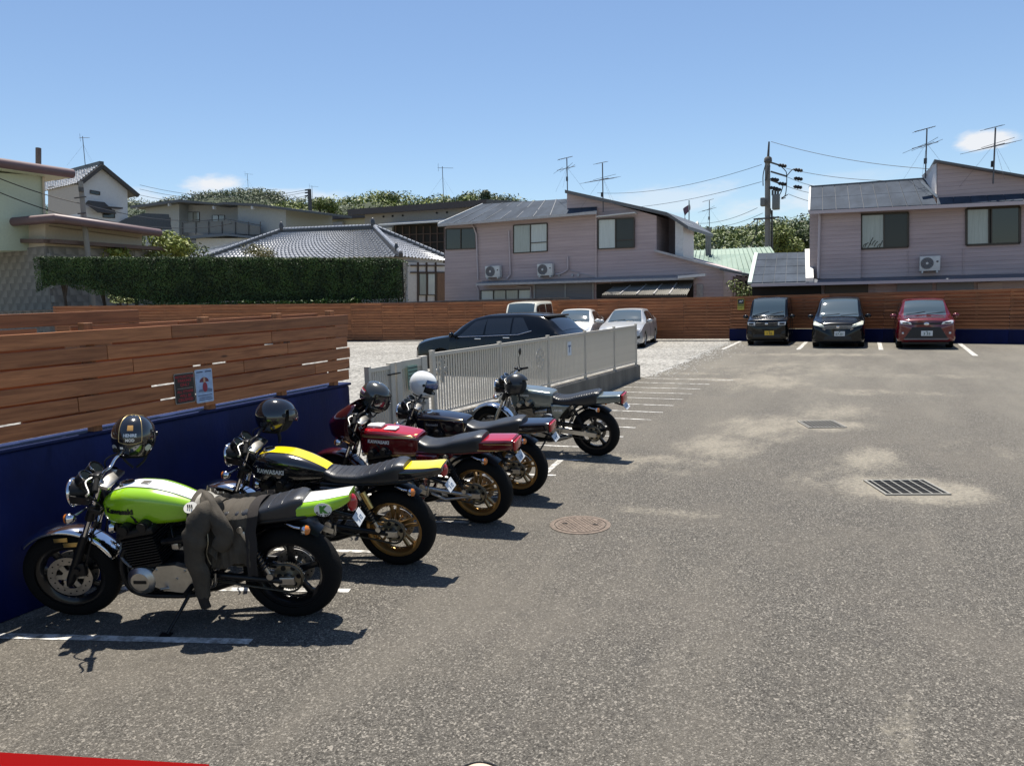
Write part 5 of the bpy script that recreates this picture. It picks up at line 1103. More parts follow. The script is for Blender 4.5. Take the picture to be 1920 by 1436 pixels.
# ================================================================== parked cars
CGL = mat('car_glass', (.050, .075, .088), .03, 0, spec=.9, coat=.8); CGLD = mat('privacy_glass', (.012, .014, .017), .03, spec=.9); TRIM = mat('black_trim', (.012, .012, .013), .5); LAMP = mat('headlamp', (.62, .64, .66), .06, .2, coat=1.0); ALLOY = mat('alloy_wheel', (.40, .40, .41), .3, .9); CARPL = mat('car_plate_white', (.62, .64, .64), .4); CARPY = mat('car_plate_yellow', (.66, .42, .03), .4); INK = mat('plate_green_ink', (.03, .09, .06), .5); SEATC = mat('car_interior', (.03, .03, .032), .9)  # car glass base lifted towards blue, sky reflection put into the colour
def car(cfg):
    L_, W_, Ht = cfg['L'], cfg['W'], cfg['H']; w2 = W_/2
    C_ = thing(cfg.get('name', 'car'), cfg['label'], cfg.get('cat', 'car'), (cfg['pos'][0], cfg['pos'][1], 0), (0, 0, R(cfg['yaw'])), 'cars parked in the lot')
    body = cfg['paint']; S = cfg['st']       # (x/L from front 0..1, zb, zs, zt, wb, ws, wt) widths as fraction of half width
    cols = [[(s[0]*L_, s[i]) for s in S] for i in range(7)]
    def val(i, x): return sinterp(x, cols[i])
    def sec(x):
        zb, zs, zt, wb, ws, wt = [val(i, x) for i in range(1, 7)]; wb, ws, wt = wb*w2, ws*w2, wt*w2; hh = max(.02, zt-zs)
        return [(0, zb), (.80*wb, zb), (.96*wb, zb+.05), (wb, zb+.14), (wb*1.0, lerp(zb, zs, .55)), (lerp(wb, ws, .6)*.995, lerp(zb, zs, .85)), (ws, zs), (lerp(ws, wt, .5)+.012*min(1, hh/.3), zs+hh*.5), (wt, zt-min(.06, hh*.35)), (wt*.93, zt-min(.015, hh*.1)), (wt*.72, zt+.004), (wt*.36, zt+.016), (0, zt+.02)]
    X = lambda x: L_/2-x
    def SP(x, k):        # k: float index along the half section
        s = sec(x); i = min(int(k), len(s)-2); f_ = k-i; return lerp(s[i][0], s[i+1][0], f_), lerp(s[i][1], s[i+1][1], f_)
    n = 110; secs = []
    xs = sorted(set([L_*i/n for i in range(n+1)]+[s[0]*L_ for s in S]))
    for x in xs:
        h = sec(x); secs.append([(X(x), y, z) for y, z in h]+[(X(x), -y, z) for y, z in h[-2:0:-1]])
    bo = MB().loft(secs).build('body', body, C_, 38, recalc=True)
    wr = cfg.get('wr', .31); wx = (cfg['wx'][0], cfg['wx'][1]); yo = w2-.115
    cut = MB()
    for x in wx:
        for s_ in (-1, 1): cut.lathe([(0, -.16), (wr*1.13, -.16), (wr*1.13, .16), (0, .16)], (X(x), s_*(w2-.08), wr*1.02), (0, 1, 0), 28)
    co = cut.build('cutter', TRIM, None, recalc=True); md = bo.modifiers.new('b', 'BOOLEAN'); md.operation = 'DIFFERENCE'; md.object = co; md.solver = 'EXACT'
    co.matrix_world = C_.matrix_basis
    bpy.context.view_layer.update(); dg = bpy.context.evaluated_depsgraph_get(); me = bpy.data.meshes.new_from_object(bo.evaluated_get(dg)); bo.modifiers.clear()
    if len(me.polygons) > 200: bo.data = me; me.set_sharp_from_angle(angle=R(38))
    bpy.data.objects.remove(co)
    for x in wx:
        for s_ in (-1, 1):
            wn_ = link(bpy.data.objects.new('wheel', None)); wn_.parent = C_; wn_.location = (X(x), s_*yo, wr); wn_.empty_display_size = .1
            MB().lathe([(wr*.66, -.09), (wr*.93, -.098), (wr, -.07), (wr, .07), (wr*.93, .098), (wr*.66, .09)], (0, 0, 0), (0, 1, 0), 30).build('tyre', RUBBER, wn_, 50)
            ro = MB(); ro.lathe([(wr*.66, .085), (wr*.62, .07), (wr*.60, -.05), (wr*.66, -.085)], (0, 0, 0), (0, 1, 0), 30); ro.disc((0, s_*.05, 0), wr*.20, .04, (0, 1, 0), 16)
            for k in range(cfg.get('spokes', 10)): a = 2*pi*k/cfg.get('spokes', 10); ro.bar((cos(a)*wr*.15, s_*.062, sin(a)*wr*.15), (cos(a)*wr*.63, s_*.072, sin(a)*wr*.63), .03, .02, (0, 1, 0))
            ro.build('rim', ALLOY, wn_, 40); MB().disc((0, 0, 0), wr*.60, .06, (0, 1, 0), 20).build('brake_drum', BLACK, wn_)
    MB().box((0, 0, .20), (L_*.86, W_*.80, .10)).build('underbody', TRIM, C_)
    # glass: conforming patches
    def side_glass(x0, x1, k0, k1, name, m, sl0=0.0, sl1=0.0, off=.006):
        for s_ in (-1, 1):
            def fn(u, v):
                k = lerp(k0, k1, v); x = lerp(x0+sl0*v, x1+sl1*v, u)*L_; y, z = SP(x, k); return (X(x), s_*(y+off), z+off*.3)
            MB().grid(fn, 10, 4).build(name, m, C_, 60)
    def top_glass(x0, x1, name, m, kk=9.2, off=.006, ins=1.0):
        def fn(u, v):
            x = lerp(x0, x1, u)*L_; k = lerp(-1, 1, v)*ins; kq = 12-(12-kk)*abs(k); y, z = SP(x, kq); dz = (SP(x+.02, kq)[1]-SP(x-.02, kq)[1])/.04
            nn = Vector((dz, 0, 1)).normalized(); return Vector((X(x), math.copysign(y, k), z))+Vector((nn.x, 0, nn.z))*off
        return MB().grid(fn, 8, 12).build(name, m, C_, 60)
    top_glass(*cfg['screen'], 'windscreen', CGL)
    if cfg.get('rear_screen'): top_glass(*cfg['rear_screen'], 'rear_window', CGLD)
    for g_ in cfg['side']: side_glass(g_[0], g_[1], 6.12, 7.8, 'side_window', g_[2] if len(g_) > 2 else CGLD, *(g_[3:5] if len(g_) > 3 else ()))
    # wipers and cowl
    x = cfg['screen'][0]*L_
    for y0, y1 in ((.05, .55), (-.5, 0.02)): 
        p = [Vector((X(x+.03+.10*abs(t)), lerp(y0, y1, t)*w2*1.3, SP(x+.03+.10*abs(t), 11)[1]+.022)) for t in (0, .5, 1)]; MB().tube(p, .008, 5).build('wiper', BLACK, C_)
    # mirrors
    mx, mz = cfg['mirror']
    for s_ in (-1, 1):
        y = SP(mx*L_, 6)[0]; MB().ell((X(mx*L_)-.0, s_*(y+.12), mz), (.06, .105, .075), 14, 10).build('mirror', cfg.get('mirror_mat', body), C_, 60); MB().bar((X(mx*L_), s_*(y-.02), mz-.05), (X(mx*L_), s_*(y+.08), mz-.03), .05, .03).build('mirror_stalk', TRIM, C_)
    # door shut lines and handles
    for xx in cfg.get('shut', ()):
        for s_ in (-1, 1): MB().tube([(X(xx*L_), s_*(SP(xx*L_, k)[0]+.001), SP(xx*L_, k)[1]) for k in (3, 4, 5, 6)], .006, 4).build('door_seam', TRIM, C_)
    for xx in cfg.get('handles', ()):
        for s_ in (-1, 1): y, z = SP(xx*L_, 5.5); MB().box((X(xx*L_), s_*(y+.018), z), (.20, .025, .03), bev=.008).build('door_handle', cfg.get('handle_mat', CHROME), C_, 40)
    # pieces on the nose: each (name, material, polygon [(y, z)], x offset from the nose, thickness, mirrored)
    def nose_x(y): return X(0)-cfg.get('bow', .10)*(abs(y)/w2)**2*1.0
    from mathutils.bvhtree import BVHTree
    bv = BVHTree.FromPolygons([v.co.copy() for v in bo.data.vertices], [tuple(p.vertices) for p in bo.data.polygons])
    def on_nose(y, z):
        h_ = bv.ray_cast(Vector((L_, y, z)), Vector((-1, 0, 0))); return h_[0].x if h_[0] is not None and h_[0].x > 0 else X(0)-.25
    for nm, m_, poly, th, mir in cfg['nose']:
        n_ = len(poly); cy = sum(p[0] for p in poly)/n_; cz_n = sum(p[1] for p in poly)/n_; K = 5
        for s_ in ((1, -1) if mir else (1,)):
            mb = MB(); outer = []
            for i in range(n_):
                a, b = poly[i], poly[(i+1) % n_]
                for k in range(K): outer.append((lerp(a[0], b[0], k/K), lerp(a[1], b[1], k/K)))
            N_ = len(outer); rings = [1, .66, .33]
            for f_ in rings:
                for y, z in outer: yy, zz = lerp(cy, y, f_), lerp(cz_n, z, f_); mb.v.append((on_nose(s_*yy, zz)+(th if f_ < 1 else th*.75), s_*yy, zz))
            mb.v.append((on_nose(s_*cy, cz_n)+th, s_*cy, cz_n))
            for y, z in outer: mb.v.append((on_nose(s_*y, z)-.01, s_*y, z))
            q0 = len(mb.v)-N_
            for i in range(N_):
                j = (i+1) % N_
                mb.f += [(i, j, N_+j, N_+i), (N_+i, N_+j, 2*N_+j, 2*N_+i), (2*N_+i, 2*N_+j, 3*N_), (i, q0+i, q0+j, j)]
            mb.build(nm, m_, C_, 50, recalc=True)
    # number plate
    py, pz = cfg.get('plate_at', (0, .48)); px_ = on_nose(py, pz)+.02; MB().box((px_, py, pz), (.012, .33, .165), bev=.003).build('number_plate', cfg['plate_mat'], C_)
    for tx_, sz_, yy, zz in ((cfg['plate'], .115, .0, -.018), ('00', .04, 0, .055)):
        me = text_mesh(tx_, sz_, extrude=.001, bold=.002); me.materials.clear(); me.materials.append(cfg.get('plate_ink', INK)); inst('plate_digits', me, C_, (px_+.008, py+yy, pz+zz), (R(90), 0, R(90)))
    for s_ in (-1, 1): MB().bar((X(cfg['screen'][0]*L_), s_*.34, SP(cfg['screen'][0]*L_+.1, 11)[1]-.12), (X(cfg['screen'][0]*L_+.9), s_*.34, .95), .45, .10).build('seat_back', SEATC, C_)
    return C_
BKC = mat('car_black', (.003, .0035, .004), .2, 0, coat=.5, spec=.2); BKC2 = mat('car_black_blue', (.003, .004, .006), .16, 0, coat=.45, spec=.2); RDC = paint('car_red', (.125, .004, .009), .18, .2); SVC = mat('car_silver', (.40, .41, .42), .34, .35, coat=.5); WHC = paint('car_pearl', (.76, .76, .74), .2); CRC = paint('car_cream', (.72, .70, .60), .25)
# boxy black kei car
car(dict(label='boxy black small car with a yellow number plate', pos=(-3.24, 29.35+1.70), yaw=-90, L=3.4, W=1.475, H=1.755, paint=BKC, wr=.29, wx=(.55, 3.0), spokes=9, name='boxy_car',
    st=[(0, .26, .80, .90, .90, .88, .80), (.012, .20, .86, .95, .95, .93, .83), (.05, .18, .92, .99, 1, .96, .86), (.11, .18, .96, 1.03, 1, .97, .88), (.155, .18, .98, 1.07, 1, .97, .90), (.26, .18, 1.0, 1.55, 1, .97, .87), (.31, .18, 1.0, 1.70, 1, .97, .86), (.5, .18, 1.0, 1.745, 1, .97, .86), (.92, .18, 1.0, 1.73, 1, .97, .85), (.985, .2, .98, 1.60, .97, .95, .83), (1, .26, .95, 1.50, .92, .92, .80)],
    screen=(.155, .30), rear_screen=(.988, .999), side=[(.23, .35, CGLD, .05, .02), (.37, .60), (.62, .90)], mirror=(.20, 1.05), shut=(.36, .61), plate_mat=CARPY, plate='1 22', plate_ink=mat('plate_black_ink', (.03, .03, .03), .5), plate_at=(0.10, .47), bow=.10, rake=.05,
    nose=[('headlight', LAMP, [(.40, .745), (.66, .76), (.68, .87), (.40, .87)], .02, True), ('headlight_core', TRIM, [(.45, .765), (.63, .775), (.64, .845), (.46, .845)], .026, True), ('grille', TRIM, [(-.38, .70), (.38, .70), (.38, .86), (-.38, .86)], .02, False), ('grille_bar', CHROME, [(-.37, .84), (.37, .84), (.37, .855), (-.37, .855)], .028, False), ('grille_bar', mat('dark_chrome', (.2, .2, .21), .2, 1), [(-.37, .765), (.37, .765), (.37, .778), (-.37, .778)], .028, False), ('emblem', CHROME, [(.055*cos(a*.524), .81+.04*sin(a*.524)) for a in range(12)], .035, False), ('lower_grille', TRIM, [(-.50, .30), (.50, .30), (.46, .42), (-.46, .42)], .02, False), ('fog_trim', TRIM, [(.50, .40), (.66, .45), (.66, .56), (.54, .52)], .02, True)]))
# black minivan
car(dict(label='dark blue black minivan with pale headlights and a striped grille', pos=(-.78, 28.15+2.1), yaw=-90, L=4.2, W=1.695, H=1.715, paint=BKC2, wr=.30, wx=(.78, 3.5), name='minivan', cat='car',
    st=[(0, .24, .68, .80, .82, .82, .66), (.015, .18, .74, .86, .91, .89, .72), (.05, .16, .82, .92, .99, .95, .78), (.13, .16, .88, .97, 1, .97, .80), (.21, .16, .97, 1.07, 1, .97, .84), (.30, .16, 1.0, 1.38, 1, .96, .80), (.38, .16, 1.0, 1.62, 1, .96, .77), (.48, .16, 1.02, 1.70, 1, .96, .76), (.75, .16, 1.03, 1.705, 1, .96, .76), (.93, .18, 1.02, 1.62, .98, .95, .74), (1, .25, .95, 1.35, .90, .90, .70)],
    screen=(.195, .40), rear_screen=(.95, .99), side=[(.29, .42, CGLD, .08, .02), (.44, .64), (.66, .88)], mirror=(.27, 1.06), shut=(.40, .65), plate_mat=CARPL, plate='57-01', plate_at=(.06, .50), bow=.22, rake=.16,
    nose=[('headlight', mat('hazed_headlamp', (.62, .63, .52), .25, coat=.5), [(.42, .70), (.78, .80), (.80, .90), (.74, .92), (.46, .80)], .03, True), ('grille', TRIM, [(-.42, .66), (.42, .66), (.47, .79), (-.47, .79)], .025, False)]+[('grille_bar', mat('grille_silver', (.42, .43, .47), .25, .9), [(-.45, z), (.45, z), (.45, z+.018), (-.45, z+.018)], .036, False) for z in (.675, .715, .755)]+[('emblem', CHROME, [(-.04, .69), (.04, .69), (.05, .77), (-.05, .77)], .045, False), ('chrome_lip', CHROME, [(.40, .62), (.48, .66), (.48, .68), (.40, .645)], .03, True), ('lower_grille', TRIM, [(-.45, .28), (.45, .28), (.40, .42), (-.40, .42)], .02, False)]))
# red compact SUV
car(dict(label='wine red compact SUV at the right end of the row', pos=(1.86, 27.80+2.0), yaw=-90, L=4.0, W=1.695, H=1.62, paint=RDC, wr=.335, wx=(.80, 3.32), name='compact_suv',
    st=[(0, .32, .82, .92, .86, .85, .70), (.015, .24, .88, .97, .94, .92, .76), (.05, .22, .93, 1.0, 1, .95, .80), (.14, .22, .95, 1.02, 1, .96, .80), (.24, .22, 1.0, 1.07, 1, .96, .84), (.31, .22, 1.0, 1.33, 1, .95, .80), (.39, .22, 1.0, 1.53, 1, .95, .76), (.48, .22, 1.02, 1.60, 1, .95, .75), (.75, .22, 1.05, 1.59, 1, .95, .74), (.93, .26, 1.05, 1.45, .98, .94, .70), (1, .34, .98, 1.10, .90, .90, .68)],
    screen=(.235, .40), rear_screen=(.92, .985), side=[(.31, .44, CGLD, .07, .02), (.46, .66), (.68, .84)], mirror=(.285, 1.05), shut=(.42, .66), plate_mat=CARPL, plate='3 33', plate_at=(0.02, .52), bow=.14, rake=.10, mirror_mat=RDC,
    nose=[('headlight', LAMP, [(.42, .80), (.74, .83), (.76, .93), (.70, .935), (.46, .885)], .03, True), ('headlight_core', TRIM, [(.48, .82), (.70, .845), (.70, .895), (.52, .875)], .036, True), ('upper_grille', TRIM, [(-.40, .80), (.40, .80), (.44, .86), (-.44, .86)], .022, False), ('emblem', CHROME, [(.075*cos(a*.524), .825+.05*sin(a*.524)) for a in range(12)], .04, False), ('lower_grille', TRIM, [(-.62, .36), (.62, .36), (.40, .72), (-.40, .72)], .022, False), ('fog_lamp', LAMP, [(.64, .50), (.70, .50), (.70, .56), (.64, .56)], .04, True), ('skid_trim', mat('skid_grey', (.16, .13, .13), .4), [(-.60, .30), (.60, .30), (.66, .36), (-.66, .36)], .03, False)]))
# silver hatchback
pc = AY(1180, 620, 29.6)
car(dict(label='silver hatchback on the gravel at the end of the metal fence', pos=(pc.x, 29.6), yaw=-84, L=4.4, W=1.74, H=1.465, paint=SVC, wr=.315, wx=(.88, 3.53), name='hatchback',
    st=[(0, .24, .54, .66, .76, .76, .56), (.02, .18, .60, .74, .90, .88, .66), (.06, .16, .72, .82, .99, .95, .74), (.16, .16, .86, .92, 1, .96, .82), (.26, .16, .92, .98, 1, .96, .85), (.34, .16, .94, 1.20, 1, .95, .78), (.42, .16, .95, 1.39, 1, .95, .70), (.52, .16, .96, 1.455, 1, .95, .68), (.72, .16, .98, 1.43, 1, .95, .68), (.90, .20, .98, 1.20, .98, .94, .68), (1, .30, .92, 1.0, .88, .88, .70)],
    screen=(.255, .43), rear_screen=(.80, .93), side=[(.33, .49, CGLD, .10, .02), (.51, .68), (.70, .80)], mirror=(.31, 1.0), shut=(.47, .70), plate_mat=CARPL, plate='81-60', plate_at=(0, .45), bow=.22, rake=.2, mirror_mat=SVC,
    nose=[('headlight', LAMP, [(.46, .62), (.76, .68), (.78, .76), (.70, .77), (.48, .70)], .03, True), ('headlight_core', TRIM, [(.52, .64), (.72, .69), (.70, .73), (.54, .69)], .036, True), ('grille', TRIM, [(-.36, .58), (.36, .58), (.42, .69), (-.42, .69)], .022, False), ('grille_bar', CHROME, [(-.40, .645), (.40, .645), (.40, .66), (-.40, .66)], .03, False), ('lower_grille', TRIM, [(-.55, .28), (.55, .28), (.46, .42), (-.46, .42)], .022, False), ('fog_trim', TRIM, [(.58, .34), (.78, .40), (.78, .50), (.60, .46)], .022, True)]))
pc = AY(1084, 610, 29.8)
car(dict(label='white fastback car partly hidden behind the black SUV', pos=(pc.x, 29.8), yaw=-80, L=4.48, W=1.745, H=1.49, paint=WHC, wr=.315, wx=(.90, 3.60), name='fastback_car',
    st=[(0, .24, .54, .66, .76, .76, .56), (.02, .18, .60, .72, .90, .88, .66), (.06, .16, .70, .80, .99, .95, .74), (.16, .16, .86, .92, 1, .96, .82), (.25, .16, .92, 1.0, 1, .96, .84), (.34, .16, .95, 1.27, 1, .95, .76), (.42, .16, .96, 1.42, 1, .95, .70), (.50, .16, .97, 1.48, 1, .95, .68), (.68, .16, 1.0, 1.44, 1, .95, .67), (.92, .22, 1.02, 1.18, .97, .94, .68), (1, .34, .96, 1.05, .88, .88, .72)],
    screen=(.235, .43), rear_screen=(.75, .92), side=[(.31, .47, CGLD, .12, .02), (.49, .68), (.70, .82)], mirror=(.30, 1.02), shut=(.46, .70), plate_mat=CARPL, plate='21-04', plate_at=(0, .45), bow=.24, rake=.2, mirror_mat=WHC,
    nose=[('headlight', LAMP, [(.46, .62), (.76, .72), (.78, .80), (.70, .80), (.48, .68)], .03, True), ('lower_grille', TRIM, [(-.50, .28), (.50, .28), (.42, .46), (-.42, .46)], .022, False)]))
pc = AY(990, 600, 29.9)
car(dict(label='cream roofed boxy van mostly hidden behind the black SUV', pos=(pc.x, 29.9), yaw=-84, L=3.4, W=1.475, H=1.85, paint=CRC, wr=.28, wx=(.5, 2.95), name='small_van',
    st=[(0, .24, .66, .92, .84, .84, .66), (.02, .20, .76, 1.0, .92, .92, .76), (.06, .18, .94, 1.04, .99, .96, .82), (.12, .18, 1.0, 1.08, 1, .97, .86), (.16, .18, 1.03, 1.14, 1, .97, .88), (.24, .18, 1.05, 1.60, 1, .97, .88), (.29, .18, 1.05, 1.79, 1, .97, .87), (.5, .18, 1.05, 1.845, 1, .97, .87), (.93, .18, 1.05, 1.83, 1, .97, .87), (.985, .2, 1.0, 1.7, .97, .95, .85), (1, .26, .95, 1.6, .92, .92, .82)],
    screen=(.16, .278), side=[(.21, .33, CGLD, .04, .02), (.35, .62), (.64, .92)], mirror=(.19, 1.15), shut=(.34, .63), plate_mat=CARPY, plate='30 48', plate_at=(0, .48), bow=.1, rake=.05,
    nose=[('headlight', LAMP, [(.42, .74), (.64, .74), (.66, .88), (.42, .88)], .02, True), ('grille', TRIM, [(-.38, .72), (.38, .72), (.38, .84), (-.38, .84)], .02, False)]))
# black SUV, broadside
pc = AY(938, 620, 18.9)
car(dict(label='glossy black SUV parked broadside on the gravel behind the metal fence', pos=(pc.x, 18.9), yaw=176, L=4.74, W=1.855, H=1.66, paint=BKC2, wr=.355, wx=(.98, 3.67), name='suv', spokes=5,
    st=[(0, .30, .66, .82, .74, .74, .56), (.015, .24, .74, .90, .86, .84, .64), (.05, .22, .86, .97, .98, .93, .74), (.15, .22, .98, 1.05, 1, .95, .80), (.25, .22, 1.04, 1.11, 1, .95, .84), (.34, .22, 1.06, 1.38, 1, .94, .78), (.42, .22, 1.07, 1.56, 1, .94, .73), (.52, .22, 1.09, 1.64, 1, .94, .71), (.70, .22, 1.12, 1.655, 1, .94, .70), (.82, .22, 1.16, 1.61, 1, .94, .70), (.88, .24, 1.18, 1.52, .99, .93, .70), (.965, .28, 1.12, 1.18, .96, .90, .72), (1, .36, .98, 1.05, .86, .84, .70)],
    screen=(.245, .43), rear_screen=(.875, .96), side=[(.325, .49, CGLD, .10, .015), (.505, .665), (.675, .79, CGLD, 0, -.06)], mirror=(.295, 1.12), shut=(.315, .50, .68), handles=(.46, .645), plate_mat=CARPL, plate='40-12', plate_at=(0, .55), bow=.30, rake=.2, mirror_mat=BKC2,
    nose=[('headlight', LAMP, [(.44, .80), (.78, .86), (.80, .91), (.72, .915), (.46, .86)], .03, True), ('grille', TRIM, [(-.48, .50), (.48, .50), (.50, .80), (-.50, .80)], .022, False), ('chrome_trim', CHROME, [(.55, .40), (.78, .46), (.80, .66), (.74, .62)], .03, True)]))
s_suv = [o for o in bpy.data.objects if o.get('label', '').startswith('glossy black SUV')][0]
for s_ in (-1, 1):
    MB().tube([(2.37-.325*4.74, s_*.885, 1.063), (0, s_*.885, 1.085), (2.37-.72*4.74, s_*.885, 1.125), (2.37-.80*4.74, s_*.85, 1.22)], .010, 6).build('chrome_strip', CHROME, s_suv, 60)
MB().box((2.37-.858*4.74, 0, 1.578), (.26, 1.22, .05), bev=.018).build('rear_spoiler', TRIM, s_suv, 40)
# ================================================================== motorcycles
def sup(w, zc, h, e, n=22, ew=None):
    """superellipse section in the y-z plane, centre (0, zc), half width w, half height h"""
    r = []
    for k in range(n):
        a = 2*pi*k/n+pi/n; c, s_ = cos(a), sin(a)
        r.append((w*math.copysign(abs(c)**(ew or e), c), zc+h*math.copysign(abs(s_)**e, s_)))
    return r
def lofted(st, e, n=22, sub=26, ew=None):
    """st: (x, half width, z bottom, z top[, y centre]) -> list of sections"""
    xs = [s[0] for s in st]; out_ = []
    P = lambda i: [(s[0], s[i]) for s in st]
    for k in range(sub+1):
        x = lerp(xs[0], xs[-1], k/sub); w, a, b = sinterp(x, P(1)), sinterp(x, P(2)), sinterp(x, P(3))
        ee = e if not callable(e) else e(x)
        out_.append([(x, y, z) for y, z in sup(w, (a+b)/2, (b-a)/2, ee, n, ew)])
    return out_
def top_patch(st, e, x0, x1, halfw, off, parent, name, m, nx=22, ny=8, zmin=None):
    """strip laid on the upper surface of a lofted body, |y| <= halfw(x)"""
    P = lambda i: [(s[0], s[i]) for s in st]
    def fn(u, v):
        x = lerp(x0, x1, u); w, a, b = sinterp(x, P(1)), sinterp(x, P(2)), sinterp(x, P(3)); hw = halfw(x) if callable(halfw) else halfw
        y = lerp(-hw, hw, v); ee = e(x) if callable(e) else e
        yy = min(abs(y)/w, .999); c = yy**(1/ee); s_ = sqrt(max(0, 1-c*c)); z = (a+b)/2+(b-a)/2*s_**ee
        return (x, y*(1+off*2), z+off)
    return MB().grid(fn, nx, ny).build(name, m, parent, 60)
def side_patch(st, e, x0, x1, z0, z1, off, parent, name, m, sgn=-1, nx=16, nz=4):
    P = lambda i: [(s[0], s[i]) for s in st]
    def fn(u, v):
        x = lerp(x0, x1, u); w, a, b = sinterp(x, P(1)), sinterp(x, P(2)), sinterp(x, P(3))
        za, zb = (z0(x), z1(x)) if callable(z0) else (z0, z1)
        z = lerp(za, zb, v); ee = e(x) if callable(e) else e
        t = min(.999, abs(z-(a+b)/2)/((b-a)/2)); s_ = t**(1/ee); c = sqrt(max(0, 1-s_*s_)); return (x, sgn*(w*c**ee+off), z)
    return MB().grid(fn, nx, nz).build(name, m, parent, 60)
def side_text(txt, st, e, x, z, size, m, parent, off=.003, shear=0.0, bold=.0, yaw=0.0, spacing=1.0, pitch=0.0):
    me = text_mesh(txt, size, extrude=.0008, shear=shear, bold=bold, spacing=spacing); me.materials.clear(); me.materials.append(m)
    P = lambda i: [(s[0], s[i]) for s in st]; mm = MB()
    for v in me.vertices:      # wrap the lettering on to the curved flank; reads from the left side (-y)
        px, pz = x+v.co.x*cos(pitch)-v.co.y*sin(pitch), z+v.co.y*cos(pitch)+v.co.x*sin(pitch)
        w, a, b = sinterp(px, P(1)), sinterp(px, P(2)), sinterp(px, P(3)); ee = e(px) if callable(e) else e
        t = min(.98, abs(pz-(a+b)/2)/((b-a)/2)); s_ = t**(1/ee); c = sqrt(1-s_*s_)
        v.co = (px, -(w*c**ee+off+v.co.z), pz)
    me.update(); return inst('lettering', me, parent)
SEATM = mat('black_vinyl', (.020, .021, .024), .36, noise=.15, nscale=25, bump=.12, bscale=120)
LENSR = mat('red_lens', (.35, .008, .012), .12, coat=.8); LENSO = mat('amber_lens', (.55, .16, .02), .12, coat=.8); LENSC = mat('clear_lens', (.75, .78, .80), .06, .0, coat=1.0, spec=.8)
GOLD = mat('gold_wheel', (.32, .195, .075), .34, .85); BLKW = mat('black_wheel', (.007, .007, .008), .28, .1, coat=.3, spec=.3); GOLDT = mat('gold_trim', (.50, .36, .16), .3, .6)
DISC = mat('brake_disc', (.42, .39, .35), .38, .9, noise=.12, nscale=40); BRASS = mat('brass_fitting', (.55, .38, .14), .3, .9); ENG = mat('black_engine', (.010, .010, .011), .42, .2, bump=.15, bscale=80, spec=.35)
SPRK = mat('gold_sprocket', (.36, .31, .22), .4, .8); PLATEW = mat('plate_white', (.50, .52, .54), .4); PLATEG = mat('plate_ink', (.10, .16, .26), .5)
TXTW = mat('badge_white', (.80, .80, .78), .3, .2); TXTK = mat('badge_black', (.012, .012, .012), .3)
